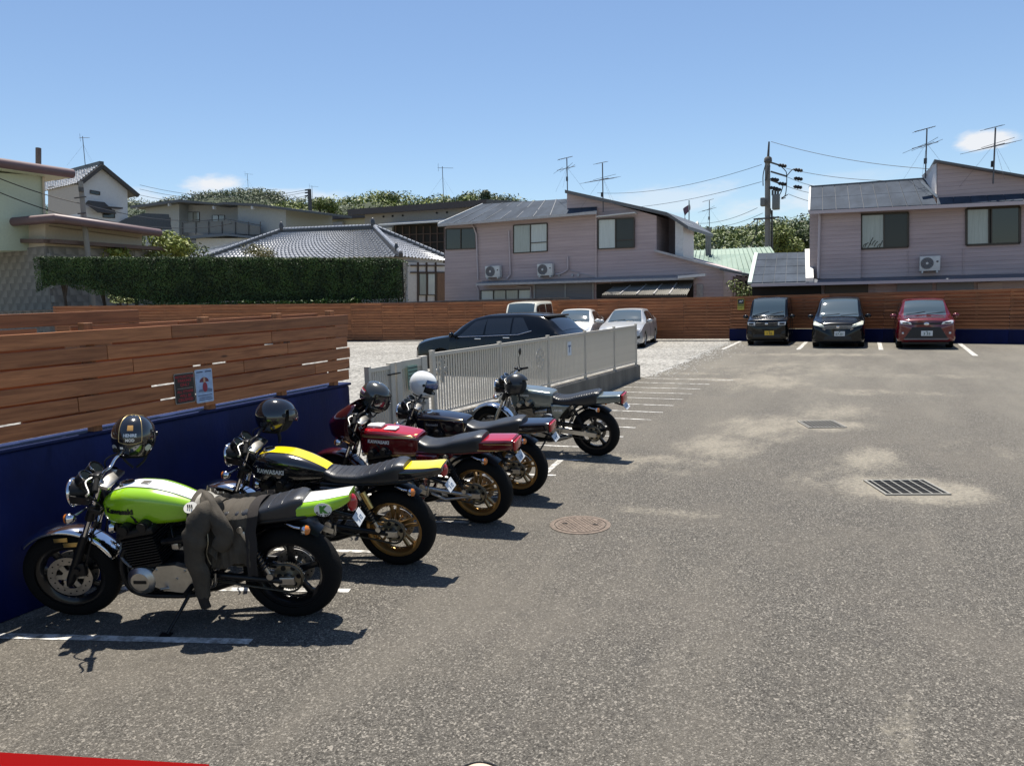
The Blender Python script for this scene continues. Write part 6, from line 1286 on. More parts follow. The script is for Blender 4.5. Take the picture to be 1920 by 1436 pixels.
def wheel(root, name, x, z, rad, tw, rimr, m, kind, spokes, discs, label=None, sprocket=False, tilt=0):
    t = link(bpy.data.objects.new(name, None)); t.empty_display_size = .1; t.parent = root; t.location = (x, 0, z); t.rotation_euler = (0, 0, tilt)
    h = tw/2; prof = []
    for k in range(15):
        a = pi*k/14-pi/2; prof.append((rimr+.01+(rad-rimr-.01)*(abs(cos(a))**.62), h*math.copysign(abs(sin(a))**.8, sin(a))*(1 if abs(sin(a)) < .98 else .93)))
    MB().lathe(prof, (0, 0, 0), (0, 1, 0), 48).build('tyre', RUBBER, t, 60)
    hw = h*.80
    MB().lathe([(rimr+.012, -hw), (rimr+.014, -hw*.86), (rimr-.012, -hw*.8), (rimr-.034, -hw*.35), (rimr-.034, hw*.35), (rimr-.012, hw*.8), (rimr+.014, hw*.86), (rimr+.012, hw)], (0, 0, 0), (0, 1, 0), 48).build('rim', m, t, 40)
    for k in range(spokes):
        a = 2*pi*k/spokes+.3; e1 = Vector((cos(a), 0, sin(a))); e2 = Vector((-sin(a), 0, cos(a)))
        r0, r1 = .045, rimr-.028
        if kind == 'flat':
            q = MB()
            for s_ in (-1, 1): 
                pts = [e1*r0+e2*(.020*s_), e1*(r1*.55)+e2*(.020*s_), e1*r1+e2*(.032*s_)]
                q.loft([[p+e2*(.010*i)+Vector((0, .016*j, 0)) for i, j in ((-1, -1), (1, -1), (1, 1), (-1, 1))] for p in pts])
            q.build('spoke', m, t, 30, recalc=True)
        else:
            secs = []
            for f_, w_ in ((0, .030), (.45, .019), (.85, .022), (1, .042)):
                p = e1*lerp(r0, r1, f_); secs.append([p+e2*(w_*i)+Vector((0, (.022-.006*f_)*j, 0)) for i, j in ((-1, -.6), (-.4, -1), (.4, -1), (1, -.6), (1, .6), (.4, 1), (-.4, 1), (-1, .6))])
            MB().loft(secs).build('spoke', m, t, 40, recalc=True)
    MB().lathe([(0, -h*.75), (.035, -h*.75), (.05, -h*.5), (.05, h*.5), (.035, h*.75), (0, h*.75)], (0, 0, 0), (0, 1, 0), 20).build('hub', m, t, 40)
    MB().lathe([(0, -h-.055), (.012, -h-.055), (.014, -h-.04), (.010, -h-.03), (.010, h+.03), (.014, h+.04), (.012, h+.055), (0, h+.055)], (0, 0, 0), (0, 1, 0), 12).build('axle', STEEL, t, 40)
    for s_, r in discs:
        y = s_*(h*.62+.012 if not sprocket else h*.75); d = MB()
        d.lathe([(r*.62, -.003), (r, -.003), (r, .003), (r*.62, .003)], (0, y, 0), (0, 1, 0), 40, closed=True); do = d.build('brake_disc', DISC, t, 30)
        c = MB()
        for k in range(6): a = k*pi/3; c.bar((0, y, 0), (cos(a)*r*.7, y, sin(a)*r*.7), .034, .006, (0, 1, 0))
        c.disc((0, y, 0), .05, .012, (0, 1, 0), 18); c.build('carrier', ALU, do)
        hl_ = MB()
        for k in range(18): a = k*pi/9; hl_.disc((cos(a)*r*(.78+.09*(k % 2)), y, sin(a)*r*(.78+.09*(k % 2))), .006, .0075, (0, 1, 0), 8)
        o = hl_.build('vent_holes', BLACK, do); o['kind'] = 'stuff'
    if sprocket:
        y = -h*.70-.02; q = MB(); n = 38; r = .098; pts = []
        for k in range(n*2): a = pi*k/n; rr = r+(.006 if k % 2 else -.004); pts.append((cos(a)*rr, y, sin(a)*rr))
        q.prism(pts, (0, .007, 0)); so_ = q.build('sprocket', SPRK, t)
        q = MB()
        for k in range(6): a = k*pi/3; q.disc((cos(a)*.066, y, sin(a)*.066), .017, .010, (0, 1, 0), 10)
        o = q.build('lightening_holes', BLACK, so_); o['kind'] = 'stuff'; MB().disc((0, y-.006, 0), .032, .02, (0, 1, 0), 16).build('carrier', STEEL, so_)
    return t
def tube_part(name, pts, r, m, root, seg=10, sm=60): return MB().tube(pts, r, seg).build(name, m, root, sm)
WB = 1.54
def motorcycle(cfg):
    rx, ry = cfg['rear']; th = R(cfg['yaw']); lean = R(cfg.get('lean', 9)); sc_ = cfg.get('scale', 1.0)
    org = Vector((rx, ry, 0))-Vector((cos(th), sin(th), 0))*WB*sc_
    B = thing('motorcycle', cfg['label'], 'motorcycle', tuple(org), (lean, 0, th), 'parked motorcycles'); B.scale = (sc_,)*3
    P1 = cfg['paint']; WM = cfg['wheel']; FR = cfg.get('frame', DARKMETAL); steer = R(cfg.get('steer', 6))
    RF, RR_ = .325, .332
    # ---- steering group is turned slightly towards the stand
    def ST(p):     # steer a point about the steering axis
        a0 = Vector((.345, 0, .86)); ax = Vector((-.44, 0, -.90)).normalized(); return a0+Matrix.Rotation(steer, 3, ax) @ (Vector(p)-a0)
    Ms = Matrix.Translation(Vector((.345, 0, .86))) @ Matrix.Rotation(steer, 4, Vector((-.44, 0, -.90)).normalized()) @ Matrix.Translation(-Vector((.345, 0, .86)))
    def sbuild(mb, name, m, sm=40): mb.v = [tuple(Ms @ Vector(v)) for v in mb.v]; return mb.build(name, m, B, sm)
    ww = wheel(B, 'front_wheel', 0, RF, RF, .112, .222, WM, cfg['spoke'], 7 if cfg['spoke'] == 'cast' else 5, ((-1, .148), (1, .148)))
    fwm = Ms @ Matrix.Translation((0, 0, RF)); ww.matrix_local = fwm
    wheel(B, 'rear_wheel', WB, RR_, RR_, .155, .228, WM, cfg['spoke'], 5, ((1, .13),), sprocket=True)
    d = Vector((.44, 0, .90)); 
    for s_ in (-1, 1):
        y = s_*.098; o_ = Vector((.03, y, RF))
        q = MB().tube([o_-d*.04, o_-d*.01, o_+d*.02, o_+d*.34, o_+d*.37], [.018, .026, .030, .028, .024], 14); sbuild(q, 'fork_leg', cfg.get('fork', BLACK), 60)
        q = MB().tube([o_+d*.36, o_+d*.80], .0195, 14); sbuild(q, 'fork_tube', CHROME, 60)
        q = MB().tube([o_+d*.50, o_+d*.62], .030, 14); sbuild(q, 'fork_shroud', cfg.get('shroud', DARKMETAL), 60)
        q = MB().box(Vector((.115, s_*.098, RF+.085)), (.075, .045, .10), bev=.012).disc((.10, s_*.128, RF+.09), .02, .02, (0, 1, 0), 14); sbuild(q, 'brake_caliper', BLACK)
        q = MB().tube(bez([o_+d*.10+Vector((.07, 0, 0)), o_+d*.32+Vector((.06, s_*.015, 0)), o_+d*.55+Vector((.03, s_*-.03, 0)), o_+d*.80+Vector((-.02, s_*-.02, 0))], 5), .006, 6); sbuild(q, 'brake_hose', BLACK, 60)
        # front indicators
        q = MB().tube([(.25, s_*.10, .86), (.21, s_*.20, .855)], .009, 8); sbuild(q, 'indicator_stalk', CHROME, 60)
        q = MB().lathe([(0, -.03), (.022, -.028), (.034, -.005), (.036, .012), (.030, .02)], (.205, s_*.225, .855), (-1, 0, 0), 16); sbuild(q, 'indicator_body', CHROME, 60)
        q = MB().lathe([(.034, .012), (.030, .028), (.015, .036), (0, .038)], (.205, s_*.225, .855), (-1, 0, 0), 16); sbuild(q, 'indicator_lens', LENSO, 60)
    for t_, w_ in ((.575, .05), (.765, .035)):
        p = Vector((.03, 0, RF))+d*t_; q = MB().box((0, 0, 0), (.085, .26, w_*.8), Matrix.Translation(p+Vector((.025, 0, 0))) @ Matrix.Rotation(-R(26), 4, 'Y') @ Matrix.Rotation(R(52), 4, 'Y'), bev=.012); sbuild(q, 'triple_clamp', STEEL if t_ > .7 else DARKMETAL)
    # front fender
    pf = []
    for k in range(9): a = pi*k/8; pf.append((RF+.014+.028*sin(a)**.7, -.075*cos(a)))
    q = MB().lathe(pf, (0, 0, RF), (0, 1, 0), 26, a0=-R(46), a1=R(68)); fo = sbuild(q, 'front_fender', cfg.get('fender', CHROME), 60)
    sm_ = fo.modifiers.new('thickness', 'SOLIDIFY'); sm_.thickness = .004
    if cfg.get('stays'):
        for s_ in (-1, 1):
            q = MB().box((.09, s_*.082, RF+.262), (.12, .008, .032), bev=.003).box((.02, s_*.082, RF+.30), (.09, .007, .03), bev=.003); sbuild(q, 'fender_stay', BRASS)
    # headlight
    hx_ = Vector(cfg.get('lamp', (.16, 0, .935)))
    if not cfg.get('fairing'):
        q = MB().lathe([(0, -.115), (.04, -.108), (.072, -.078), (.088, -.03), (.090, .01)], hx_, (-1, 0, 0), 28); sbuild(q, 'headlight_shell', cfg.get('shell', BLACK), 60)
        q = MB().lathe([(.090, .005), (.099, .012), (.099, .024), (.090, .032), (.084, .028)], hx_, (-1, 0, 0), 28); sbuild(q, 'headlight_rim', CHROME, 60)
        q = MB().lathe([(.086, .024), (.06, .038), (.03, .044), (0, .046)], hx_, (-1, 0, 0), 28); sbuild(q, 'headlight_lens', LENSC, 60)
        for s_ in (-1, 1): q = MB().bar((.16, s_*.10, .93), (.30, s_*.11, .90), .008, .05); sbuild(q, 'lamp_bracket', DARKMETAL)
    # instruments
    for s_ in (-1, 1):
        c = Vector((.268, s_*.068, 1.06)); ax = Vector((.74, 0, .67)).normalized()
        q = MB().lathe([(0, -.07), (.030, -.065), (.046, -.04), (.049, .018), (.044, .024), (.042, .018)], c, ax, 22); sbuild(q, 'gauge', cfg.get('gauge', BLACK), 60)
        q = MB().lathe([(.049, .012), (.052, .018), (.049, .025), (.043, .024)], c, ax, 22); sbuild(q, 'gauge_ring', CHROME, 60)
        q = MB().lathe([(.043, .019), (0, .020)], c, ax, 22); sbuild(q, 'gauge_face', GLASSD, 60)
    q = MB().box((.315, 0, 1.045), (.06, .07, .03), bev=.008); sbuild(q, 'warning_panel', BLACK)
    # handlebar, grips, levers
    hz = cfg.get('bar_z', 1.11); hwid = cfg.get('bar_w', .36)
    pts = [(.36, .0, 1.065), (.37, .07, 1.066), (.385, .13, hz-.01), (.42, .22, hz+.012), (.475, hwid, hz-.01)]
    full = [(x, -y, z) for x, y, z in pts[::-1]]+pts[1:]
    sbuild(MB().tube(bez(full, 5), .0115, 10), 'handlebar', CHROME if cfg.get('chrome_bar') else DARKMETAL, 60)
    for s_ in (-1, 1):
        a, b = Vector((.43, s_*(hwid-.13), hz+.010)), Vector((.482, s_*(hwid+.012), hz-.012))
        q = MB().tube([a, a.lerp(b, .04), a.lerp(b, .08), a.lerp(b, .96), b], [.022, .022, .0165, .0165, .013], 12); sbuild(q, 'grip', RUBBER, 40)
        q = MB().box(a+Vector((-.012, -s_*.035, .0)), (.045, .05, .045), bev=.01); sbuild(q, 'switch_housing', BLACK)
        q = MB().tube(bez([a+Vector((-.03, -s_*.03, .0)), a+Vector((-.055, s_*.03, -.005)), b+Vector((-.05, -s_*.02, -.012)), b+Vector((-.045, s_*.02, -.012))], 4), [.007]*12+[.009], 8); sbuild(q, 'lever', ALU, 60)
        q = MB().box(a+Vector((-.045, -s_*.05, .028)), (.04, .055, .03), bev=.006) if s_ > 0 else MB().box(a+Vector((-.05, s_*-.05, .0)), (.03, .03, .03), bev=.005); sbuild(q, 'fluid_reservoir' if s_ > 0 else 'clutch_perch', BLACK)
    for i, (p0, p1, sg) in enumerate((((.40, -.22, hz), (.40, -.10, .80), 1), ((.40, .22, hz), (.42, .10, .82), 1), ((.30, .06, 1.02), (.36, .05, .80), 0))):
        m_ = (Vector(p0)+Vector(p1))/2+Vector((-.12, 0, .03)); sbuild(MB().tube(bez([p0, m_+Vector((0, 0, .06)), p1], 8), .006, 6), 'cable', BLACK, 60)
    if cfg.get('mirror'):
        for s_ in cfg['mirror']:
            b = Vector((.41, s_*.24, hz+.02)); sbuild(MB().tube(bez([b, b+Vector((-.02, s_*.05, .12)), b+Vector((.0, s_*.08, .18))], 5), .005, 6), 'mirror_stem', BLACK, 60)
            sbuild(MB().ell(b+Vector((.0, s_*.085, .22)), (.014, .05, .05), 16, 10), 'mirror', BLACK, 60)
    # ---- tank
    st, e = cfg['tank'], cfg['tank_e']
    MB().loft(lofted(st, e, 26, 30)).build('fuel_tank', P1, B, 50, recalc=True)
    fx = cfg.get('cap_x', .50); P3 = lambda i: [(s[0], s[i]) for s in st]; zt_ = sinterp(fx, P3(3))
    MB().lathe([(.050, -.01), (.050, .006), (.044, .014), (.030, .017), (0, .018)], (fx, 0, zt_), (.05, 0, 1), 24).build('fuel_cap', CHROME, B, 40)
    # ---- seat
    ss, se = cfg['seat'], .50
    MB().loft(lofted(ss, se, 26, 34)).build('seat', SEATM, B, 55, recalc=True)
    rb_ = MB(); PS = lambda i: [(s[0], s[i]) for s in ss]
    for x in cfg.get('ribs', ()):
        pts = []
        for k in range(11):
            y = lerp(-.88, .88, k/10); w, a, b = sinterp(x, PS(1)), sinterp(x, PS(2)), sinterp(x, PS(3)); c = abs(y)**(1/se); z = (a+b)/2+(b-a)/2*sqrt(max(0, 1-c*c))**se; pts.append((x+.012*abs(y)*0, y*w, z+.0005))
        rb_.tube(pts, cfg.get('rib_r', .0035), 6)
    if cfg.get('ribs'): o = rb_.build('seat_pleats', mat('vinyl_pleat', (.035, .037, .042), .3), B, 60); o['kind'] = 'stuff'
    # ---- tail cowl
    ts, te = cfg['tail'], cfg['tail_e']
    MB().loft(lofted(ts, te, 26, 16)).build('tail_cowl', P1 if not cfg.get('tail_paint') else cfg['tail_paint'], B, 50, recalc=True)
    tx, tz, tw_, thh = cfg['lamp_r']
    if cfg.get('box_tail'):
        MB().box((tx+.008, 0, tz), (.030, tw_*2, thh*2), bev=.012).build('tail_lamp', LENSR, B, 40); MB().box((tx-.012, 0, tz), (.02, tw_*2+.008, thh*2+.008), bev=.008).build('lamp_surround', BLACK, B, 40)
    else: MB().ell((tx-.004, 0, tz), (.034, tw_, thh), 18, 12).build('tail_lamp', LENSR, B, 60)
    # plate and bracket
    pl_ = cfg.get('plate', (tx+.0, .0, .665)); Mp = Matrix.Translation(pl_) @ Matrix.Rotation(R(cfg.get('plate_tilt', 32)), 4, 'Y') @ Matrix.Rotation(R(0), 4, 'X')
    # plate faces rear/up: local +z of the plate turned towards +x
    po_ = MB().box((0, 0, 0), (.004, .155, .080), Mp.to_4x4() @ Matrix.Rotation(-R(70-0), 4, 'Y'), bev=.0015).build('number_plate', PLATEW, B)
    Mq = Mp @ Matrix.Rotation(-R(70), 4, 'Y')
    for tx_, sz_, yy, zz in (('5 12', .042, 0, -.010), ('1', .020, 0, .026)):
        me = text_mesh(tx_, sz_, extrude=.0006, bold=.001); me.materials.clear(); me.materials.append(PLATEG)
        Mt = Mq @ Matrix.Translation((.0035, yy, zz)) @ Matrix(((0, 0, 1, 0), (1, 0, 0, 0), (0, 1, 0, 0), (0, 0, 0, 1)))
        me.transform(Mt); inst('plate_digits', me, po_)
    tube_part('plate_bracket', [(tx-.16, 0, tz-.06), (pl_[0]-.03, 0, pl_[2])], .012, BLACK, B)
    # rear indicators
    for s_ in (-1, 1):
        ix = cfg.get('ind_x', 1.70); iz = cfg.get('ind_z', .715)
        tube_part('indicator_stalk', [(ix-.13, s_*.10, iz+.012), (ix-.05, s_*.15, iz+.008), (ix+.01, s_*.155, iz)], .009, CHROME, B)
        MB().lathe([(0, -.03), (.022, -.026), (.033, -.004), (.034, .010)], (ix+.02, s_*.165, iz-.004), (1, 0, 0), 14).build('indicator_body', CHROME, B, 60)
        MB().lathe([(.033, .010), (.028, .026), (.012, .034), (0, .035)], (ix+.02, s_*.165, iz-.004), (1, 0, 0), 14).build('indicator_lens', LENSO, B, 60)
    # ---- frame
    tube_part('steering_head', [(.315, 0, .93), (.40, 0, .72)], .034, FR, B, 14); tube_part('backbone', bez([(.37, 0, .84), (.65, 0, .79), (1.0, 0, .72)], 5), .024, FR, B)
    for s_ in (-1, 1):
        tube_part('down_tube', bez([(.40, s_*.03, .74), (.45, s_*.09, .50), (.49, s_*.13, .29), (.58, s_*.14, .235), (.92, s_*.14, .235), (1.03, s_*.135, .33), (1.04, s_*.125, .55), (1.00, s_*.11, .72)], 5), .017, FR, B)
        tube_part('seat_rail', bez([(.98, s_*.11, .735), (1.3, s_*.115, .735), (1.72, s_*.105, .775)], 5), .015, FR, B)
        tube_part('rear_stay', [(1.04, s_*.13, .45), (1.36, s_*.12, .735)], .014, FR, B)
        # swing arm
        sa = cfg.get('swing', DARKMETAL)
        if cfg.get('box_swing'): MB().bar((1.02, s_*.135, .385), (WB+.05, s_*.135, RR_), .030, .058).build('swingarm', sa, B)
        else: tube_part('swingarm', [(1.02, s_*.135, .385), (1.25, s_*.135, .36), (WB-.02, s_*.135, RR_)], [.024, .022, .020], sa, B, 12)
        if cfg.get('brace'): tube_part('swingarm_brace', [(1.10, s_*.135, .33), (1.24, s_*.135, .275), (WB-.03, s_*.135, RR_-.01)], .013, sa, B)
        MB().box((WB+.01, s_*.135, RR_), (.10, .028, .056), bev=.006).build('axle_adjuster', STEEL, B)
        # shock absorber
        a, b = Vector((1.30, s_*.165, .72)), Vector((1.455, s_*.165, .385)); ax = (b-a).normalized()
        tube_part('shock_damper', [a+ax*.02, a+ax*.12, a+ax*.125, b], [.022, .022, .014, .014], cfg.get('shock', DARKMETAL), B, 12)
        hpts = []; u = ax.cross(Vector((0, 1, 0))).normalized(); v_ = ax.cross(u)
        for k in range(0, 9*10+1): an = 2*pi*k/10; hpts.append(a+ax*(.10+.215*k/90)+u*(.030*cos(an))+v_*(.030*sin(an)))
        MB().tube(hpts, .006, 5).build('shock_spring', cfg.get('spring', BLACK), B, 60)
        for p in (a, b): MB().disc(p, .022, .034, (0, 1, 0), 14).build('shock_eye', STEEL, B)
        if cfg.get('reservoir'): tube_part('shock_reservoir', [a+Vector((.06, s_*.01, -.02)), a+Vector((.12, s_*.01, -.15))], .024, BRASS, B, 14)
    # ---- engine
    MB().box((.74, 0, .385), (.46, .31, .20), bev=.035).build('crankcase', cfg.get('eng', ENG), B, 40); MB().box((.72, 0, .265), (.34, .24, .09), bev=.03).build('sump', cfg.get('eng', ENG), B, 40)
    Mc = Matrix.Translation((.655, 0, .47)) @ Matrix.Rotation(-R(10), 4, 'Y')
    MB().box((0, 0, .10), (.17, .36, .22), Mc).build('cylinder_block', cfg.get('eng', ENG), B)
    fin = MB()
    for k in range(11): fin.box((0, 0, .018+k*.0185), (.225, .405, .0065), Mc)
    fin.build('cooling_fins', cfg.get('fin', ENG), B); 
    MB().box((0, 0, .245), (.25, .41, .05), Mc, bev=.015).build('cylinder_head', cfg.get('eng', ENG), B, 40)
    for s_ in (-1, 1): MB().loft([[Mc @ Vector((s_*.065+.04*cos(a), y, .28+.036*sin(a))) for a in [2*pi*k/12 for k in range(12)]] for y in (-.20, .20)]).build('cam_cover', cfg.get('fin', ENG), B, 40)
    for s_ in (-1, 1):
        for x in (-.065, .065): MB().disc(Mc @ Vector((x, s_*.205, .28)), .03, .02, (0, 1, 0), 14).build('cam_end_cap', ALU if cfg.get('fin') else DARKMETAL, B, 40)
    # left covers
    MB().lathe([(.100, .0), (.100, -.035), (.090, -.052), (.066, -.062), (.062, -.066), (0, -.068)], (.60, -.155, .375), (0, 1, 0), 30).build('alternator_cover', ALU, B, 40)
    MB().box((.60, -.2245, .375), (.085, .003, .022)).build('cover_badge', BLACK, B)
    pol = [(.68, .43), (.72, .475), (.84, .485), (.93, .455), (.965, .38), (.94, .305), (.86, .285), (.74, .30), (.68, .33)]
    MB().prism([(x, -.155, z) for x, z in pol], (0, -.045, 0)).build('sprocket_cover', ALU, B, recalc=True)
    for x, z in ((.71, .45), (.90, .44), (.93, .33), (.75, .31), (.84, .385)): MB().disc((x, -.203, z), .009, .01, (0, 1, 0), 10).build('cover_screw', STEEL, B)
    MB().lathe([(.11, 0), (.11, .04), (.095, .058), (.04, .064), (0, .066)], (.80, .155, .385), (0, 1, 0), 28).build('clutch_cover', ALU, B, 40); MB().lathe([(.075, 0), (.075, .04), (.05, .052), (0, .054)], (.58, .155, .375), (0, 1, 0), 24).build('points_cover', ALU, B, 40)
    for y in (-.145, -.05, .05, .145):
        MB().tube([(.755, y, .625), (.80, y, .632), (.815, y, .635), (.875, y, .645), (.88, y, .645), (.93, y, .65)], [.022, .022, .030, .030, .034, .034], 12).build('carburettor', ALU if cfg.get('alu_carb') else DARKMETAL, B, 40)
        MB().box((.845, y, .60), (.05, .045, .05), bev=.01).build('float_bowl', STEEL, B, 40)
        tube_part('header_pipe', bez([(.575, y, .60), (.49, y*1.02, .57), (.445, y*.98, .42), (.48, y*.85, .26), (.62, y*.55+.03, .175), (.85, .08+y*.25, .165)], 6), .020, cfg.get('pipe', DARKMETAL), B, 10)
    tube_part('collector', [(.80, .08, .165), (.95, .10, .17), (1.08, .14, .19)], [.055, .045, .036], cfg.get('pipe', DARKMETAL), B, 14)
    tube_part('muffler', bez([(1.08, .14, .19), (1.2, .19, .23), (1.32, .215, .29), (1.66, .225, .41)], 5), [.034]*6+[.044]*9+[.040], cfg.get('muffler', DARKMETAL), B, 16)
    # plumbing and wiring that fills the gap between tank and engine
    for i, y in enumerate((-.145, -.05, .05, .145)):
        p0 = Mc @ Vector((0, y, .30)); tube_part('spark_plug_lead', bez([p0, p0+Vector((-.02, -.01, .05)), (.50, y*.5, .80), (.56, y*.3, .83)], 5), .0055, BLACK, B, 6)
        MB().lathe([(0, 0), (.011, 0), (.011, .03), (.007, .04)], p0, (0, 0, 1), 8).build('spark_plug_cap', BLACK, B)
        q = MB()
        for x in (-.10, .10): q.disc(Mc @ Vector((x, y, .27)), .007, .02, (0, 0, 1), 8)
        q.build('head_bolts', STEEL, B)['kind'] = 'stuff'
    oc = MB(); 
    for k in range(9): oc.box((.425+.004*k, 0, .60+.016*k), (.03, .22, .006))
    oc.build('oil_cooler_fins', ALU if cfg.get('alu_carb') else DARKMETAL, B)['kind'] = 'stuff'
    MB().box((.445, 0, .665), (.018, .235, .15), Matrix.Identity(4), bev=.004).build('oil_cooler_core', DARKMETAL, B)
    for s_ in (-1, 1):
        tube_part('oil_hose', bez([(.45, s_*.11, .60), (.47, s_*.16, .52), (.56, s_*.19, .45), (.60, s_*.15, .36)], 6), .010, mat('braided_hose', (.20, .20, .20), .4, .7, bump=.4, bscale=200), B, 8)
        MB().lathe([(0, -.02), (.03, -.018), (.042, .0), (.040, .012), (.02, .018), (0, .019)], (.395, s_*.075, .70), (-1, 0, .1), 16).build('horn', CHROME if s_ < 0 else BLACK, B, 50)
        tube_part('fuel_line', bez([(.80, s_*.09, .73), (.84, s_*.16, .68), (.845, s_*.13, .61)], 5), .006, BLACK, B, 6)
        tube_part('breather_hose', bez([(.93, s_*.06, .66), (1.0, s_*.15, .60), (.98, s_*.16, .45), (1.02, s_*.14, .30)], 6), .008, BLACK, B, 6)
        MB().disc((1.02, s_*.150, .40), .030, .03, (0, 1, 0), 16).build('pivot_cap', STEEL, B, 40)
        MB().lathe([(.034, -.05), (.036, .0), (.030, .02), (.012, .026)], (.965, s_*.10, .645), (1, 0, 0), 14).build('air_filter', mat('filter_mesh', (.09, .085, .075), .6, .5, bump=.5, bscale=150), B, 40)
    tube_part('brake_rod', [(.98, .17, .32), (1.40, .16, .25), (WB, .15, RR_-.09)], .006, STEEL, B, 6)
    tube_part('torque_arm', [(1.10, .12, .30), (WB-.02, .11, RR_-.10)], .010, ALU, B, 8)
    MB().box((1.0, -.12, .50), (.07, .05, .09), bev=.01).build('regulator', DARKMETAL, B, 40)
    for x, z in ((.53, .43), (.67, .44), (.52, .31), (.69, .315)): MB().disc((x, -.158, z), .008, .03, (0, 1, 0), 8).build('case_bolt', STEEL, B)
    # chain
    ch = []; c0 = Vector((.905, -.105, .39)); c1 = Vector((WB, -.105, RR_)); r0, r1 = .045, .100
    for k in range(9): a = pi/2+pi*k/8; ch.append(c0+Vector((cos(a)*r0, 0, sin(a)*r0)))
    for k in range(11): a = -pi/2+pi*k/10; ch.append(c1+Vector((cos(a)*r1, 0, sin(a)*r1)))
    MB().tube(ch, .008, 6, closed=True).build('chain', mat('chain', (.12, .10, .07), .45, .8), B, 60)
    MB().bar((1.08, -.11, .475), (1.46, -.11, .462), .05, .008).build('chain_guard', DARKMETAL, B)
    # footpegs, stand, rear fender, side covers, battery box
    for s_ in (-1, 1):
        MB().tube([(.93, s_*.15, .335), (.935, s_*.20, .335), (.94, s_*.30, .335)], [.014, .018, .016], 10).build('footpeg', RUBBER, B, 40)
        MB().bar((.90, s_*.165, .40), (1.06, s_*.165, .345), .012, .05).build('footpeg_hanger', ALU, B)
        sc_x = cfg.get('cover_dx', 0)
        pol = [(.985, .725), (1.20, .725), (1.215, .70), (1.12, .565), (1.06, .52), (1.0, .54), (.975, .60)] if not cfg.get('tri_cover') else [(.98, .735), (1.255, .735), (1.13, .60), (1.065, .525), (1.03, .525), (.99, .60)]
        MB().loft([[(x, s_*.115, z) for x, z in pol], [(x, s_*.148, z) for x, z in pol], [(lerp(x, 1.08, .12), s_*.158, lerp(z, .64, .12)) for x, z in pol]]).build('side_cover', cfg.get('cover', P1), B, 40, recalc=True)
    MB().box((1.10, 0, .62), (.22, .20, .20), bev=.02).build('battery_box', BLACK, B)
    rf = MB()
    pf = [(RR_+.030, -.082), (RR_+.044, -.06), (RR_+.050, 0), (RR_+.044, .06), (RR_+.030, .082)]
    rf.lathe(pf, (WB, 0, RR_), (0, 1, 0), 18, a0=-R(75), a1=R(38)); o = rf.build('rear_fender', BLACK, B, 60)
    # side stand reaches the ground at the leaning angle
    fy = -.33; fzz = -fy*math.tan(lean); tube_part('side_stand', [(.88, -.13, .25), (.84, -.20, .17), (.79, fy, fzz+.012)], [.013, .012, .011], BLACK, B, 10)
    MB().box((.78, fy, fzz+.006), (.075, .04, .008)).build('stand_foot', BLACK, B)
    tube_part('gear_lever', [(.84, -.17, .30), (.78, -.19, .315), (.74, -.24, .335)], .008, STEEL, B)
    tube_part('engine_guard_tube', bez([(.98, -.15, .30), (1.08, -.19, .33), (1.10, -.19, .42)], 4), .010, STEEL, B)
    return B
TK_R = [(.335, .045, .80, .86), (.37, .100, .745, .915), (.44, .138, .725, .958), (.55, .158, .72, .982), (.68, .156, .72, .975), (.80, .140, .725, .945), (.92, .112, .735, .897), (1.00, .088, .748, .858), (1.03, .070, .76, .84)]
ST_R = [(.965, .070, .745, .845), (1.01, .095, .735, .835), (1.12, .125, .735, .815), (1.30, .135, .735, .825), (1.45, .135, .74, .85), (1.58, .130, .745, .885), (1.66, .118, .75, .905), (1.70, .100, .76, .895)]
TL_R = [(1.60, .118, .752, .862), (1.72, .118, .758, .872), (1.85, .108, .785, .888), (1.96, .092, .828, .908), (2.00, .080, .86, .914)]
# ---- 1: lime green
LIME = paint('lime_green_paint', (.27, .52, .012)); WSTR = paint('white_stripe_paint', (.80, .80, .78)); DGREEN = paint('dark_green_line', (.02, .06, .01))
p1 = G(560, 1150)
b1 = motorcycle(dict(label='lime green motorcycle with white stripe and a jacket over its seat', rear=(p1.x, p1.y), yaw=21, scale=1.02, paint=LIME, wheel=BLKW, spoke='cast', tank=TK_R, tank_e=.62, seat=ST_R, tail=TL_R, tail_e=.58, lamp_r=(2.0, .825, .04, .062), ribs=[1.06, 1.13, 1.21, 1.30, 1.39, 1.48, 1.57], stays=True, steer=-7, plate=(2.03, 0, .72), plate_tilt=40, chrome_bar=True, cap_x=.50, alu_carb=False, shock=STEEL, fork=BLACK))
top_patch(TK_R, .62, .345, 1.025, lambda x: interp(x, ((.34, .030), (.45, .062), (.7, .066), (1.03, .045))), .0022, b1, 'white_stripe', WSTR)
top_patch(TK_R, .62, .345, 1.025, lambda x: interp(x, ((.34, .034), (.45, .070), (.7, .075), (1.03, .052))), .0010, b1, 'stripe_edge', DGREEN)
top_patch(TL_R, .58, 1.66, 1.998, lambda x: interp(x, ((1.66, .086), (2.0, .070))), .0022, b1, 'white_stripe', WSTR, 12, 6)
MB().box((.63, 0, .984), (.055, .05, .006), bev=.002).build('tank_badge', STEEL, b1)
side_text('Kawasaki', TK_R, .62, .505, .845, .052, TXTK, b1, bold=.0025, pitch=R(-1))
cx_, cz_ = 1.835, .826
def stick(r, off, name, m, n=32): return MB().prism([(cx_+r*cos(2*pi*k/n), -sinterp(cx_, [(s[0], s[1]) for s in TL_R])-off, cz_+r*.80*sin(2*pi*k/n)) for k in range(n)], (0, -.0012, 0)).build(name, m, b1)
stick(.058, .004, 'round_sticker', mat('sticker_white', (.74, .74, .70), .4))
yk = -sinterp(cx_, [(s[0], s[1]) for s in TL_R])-.0065
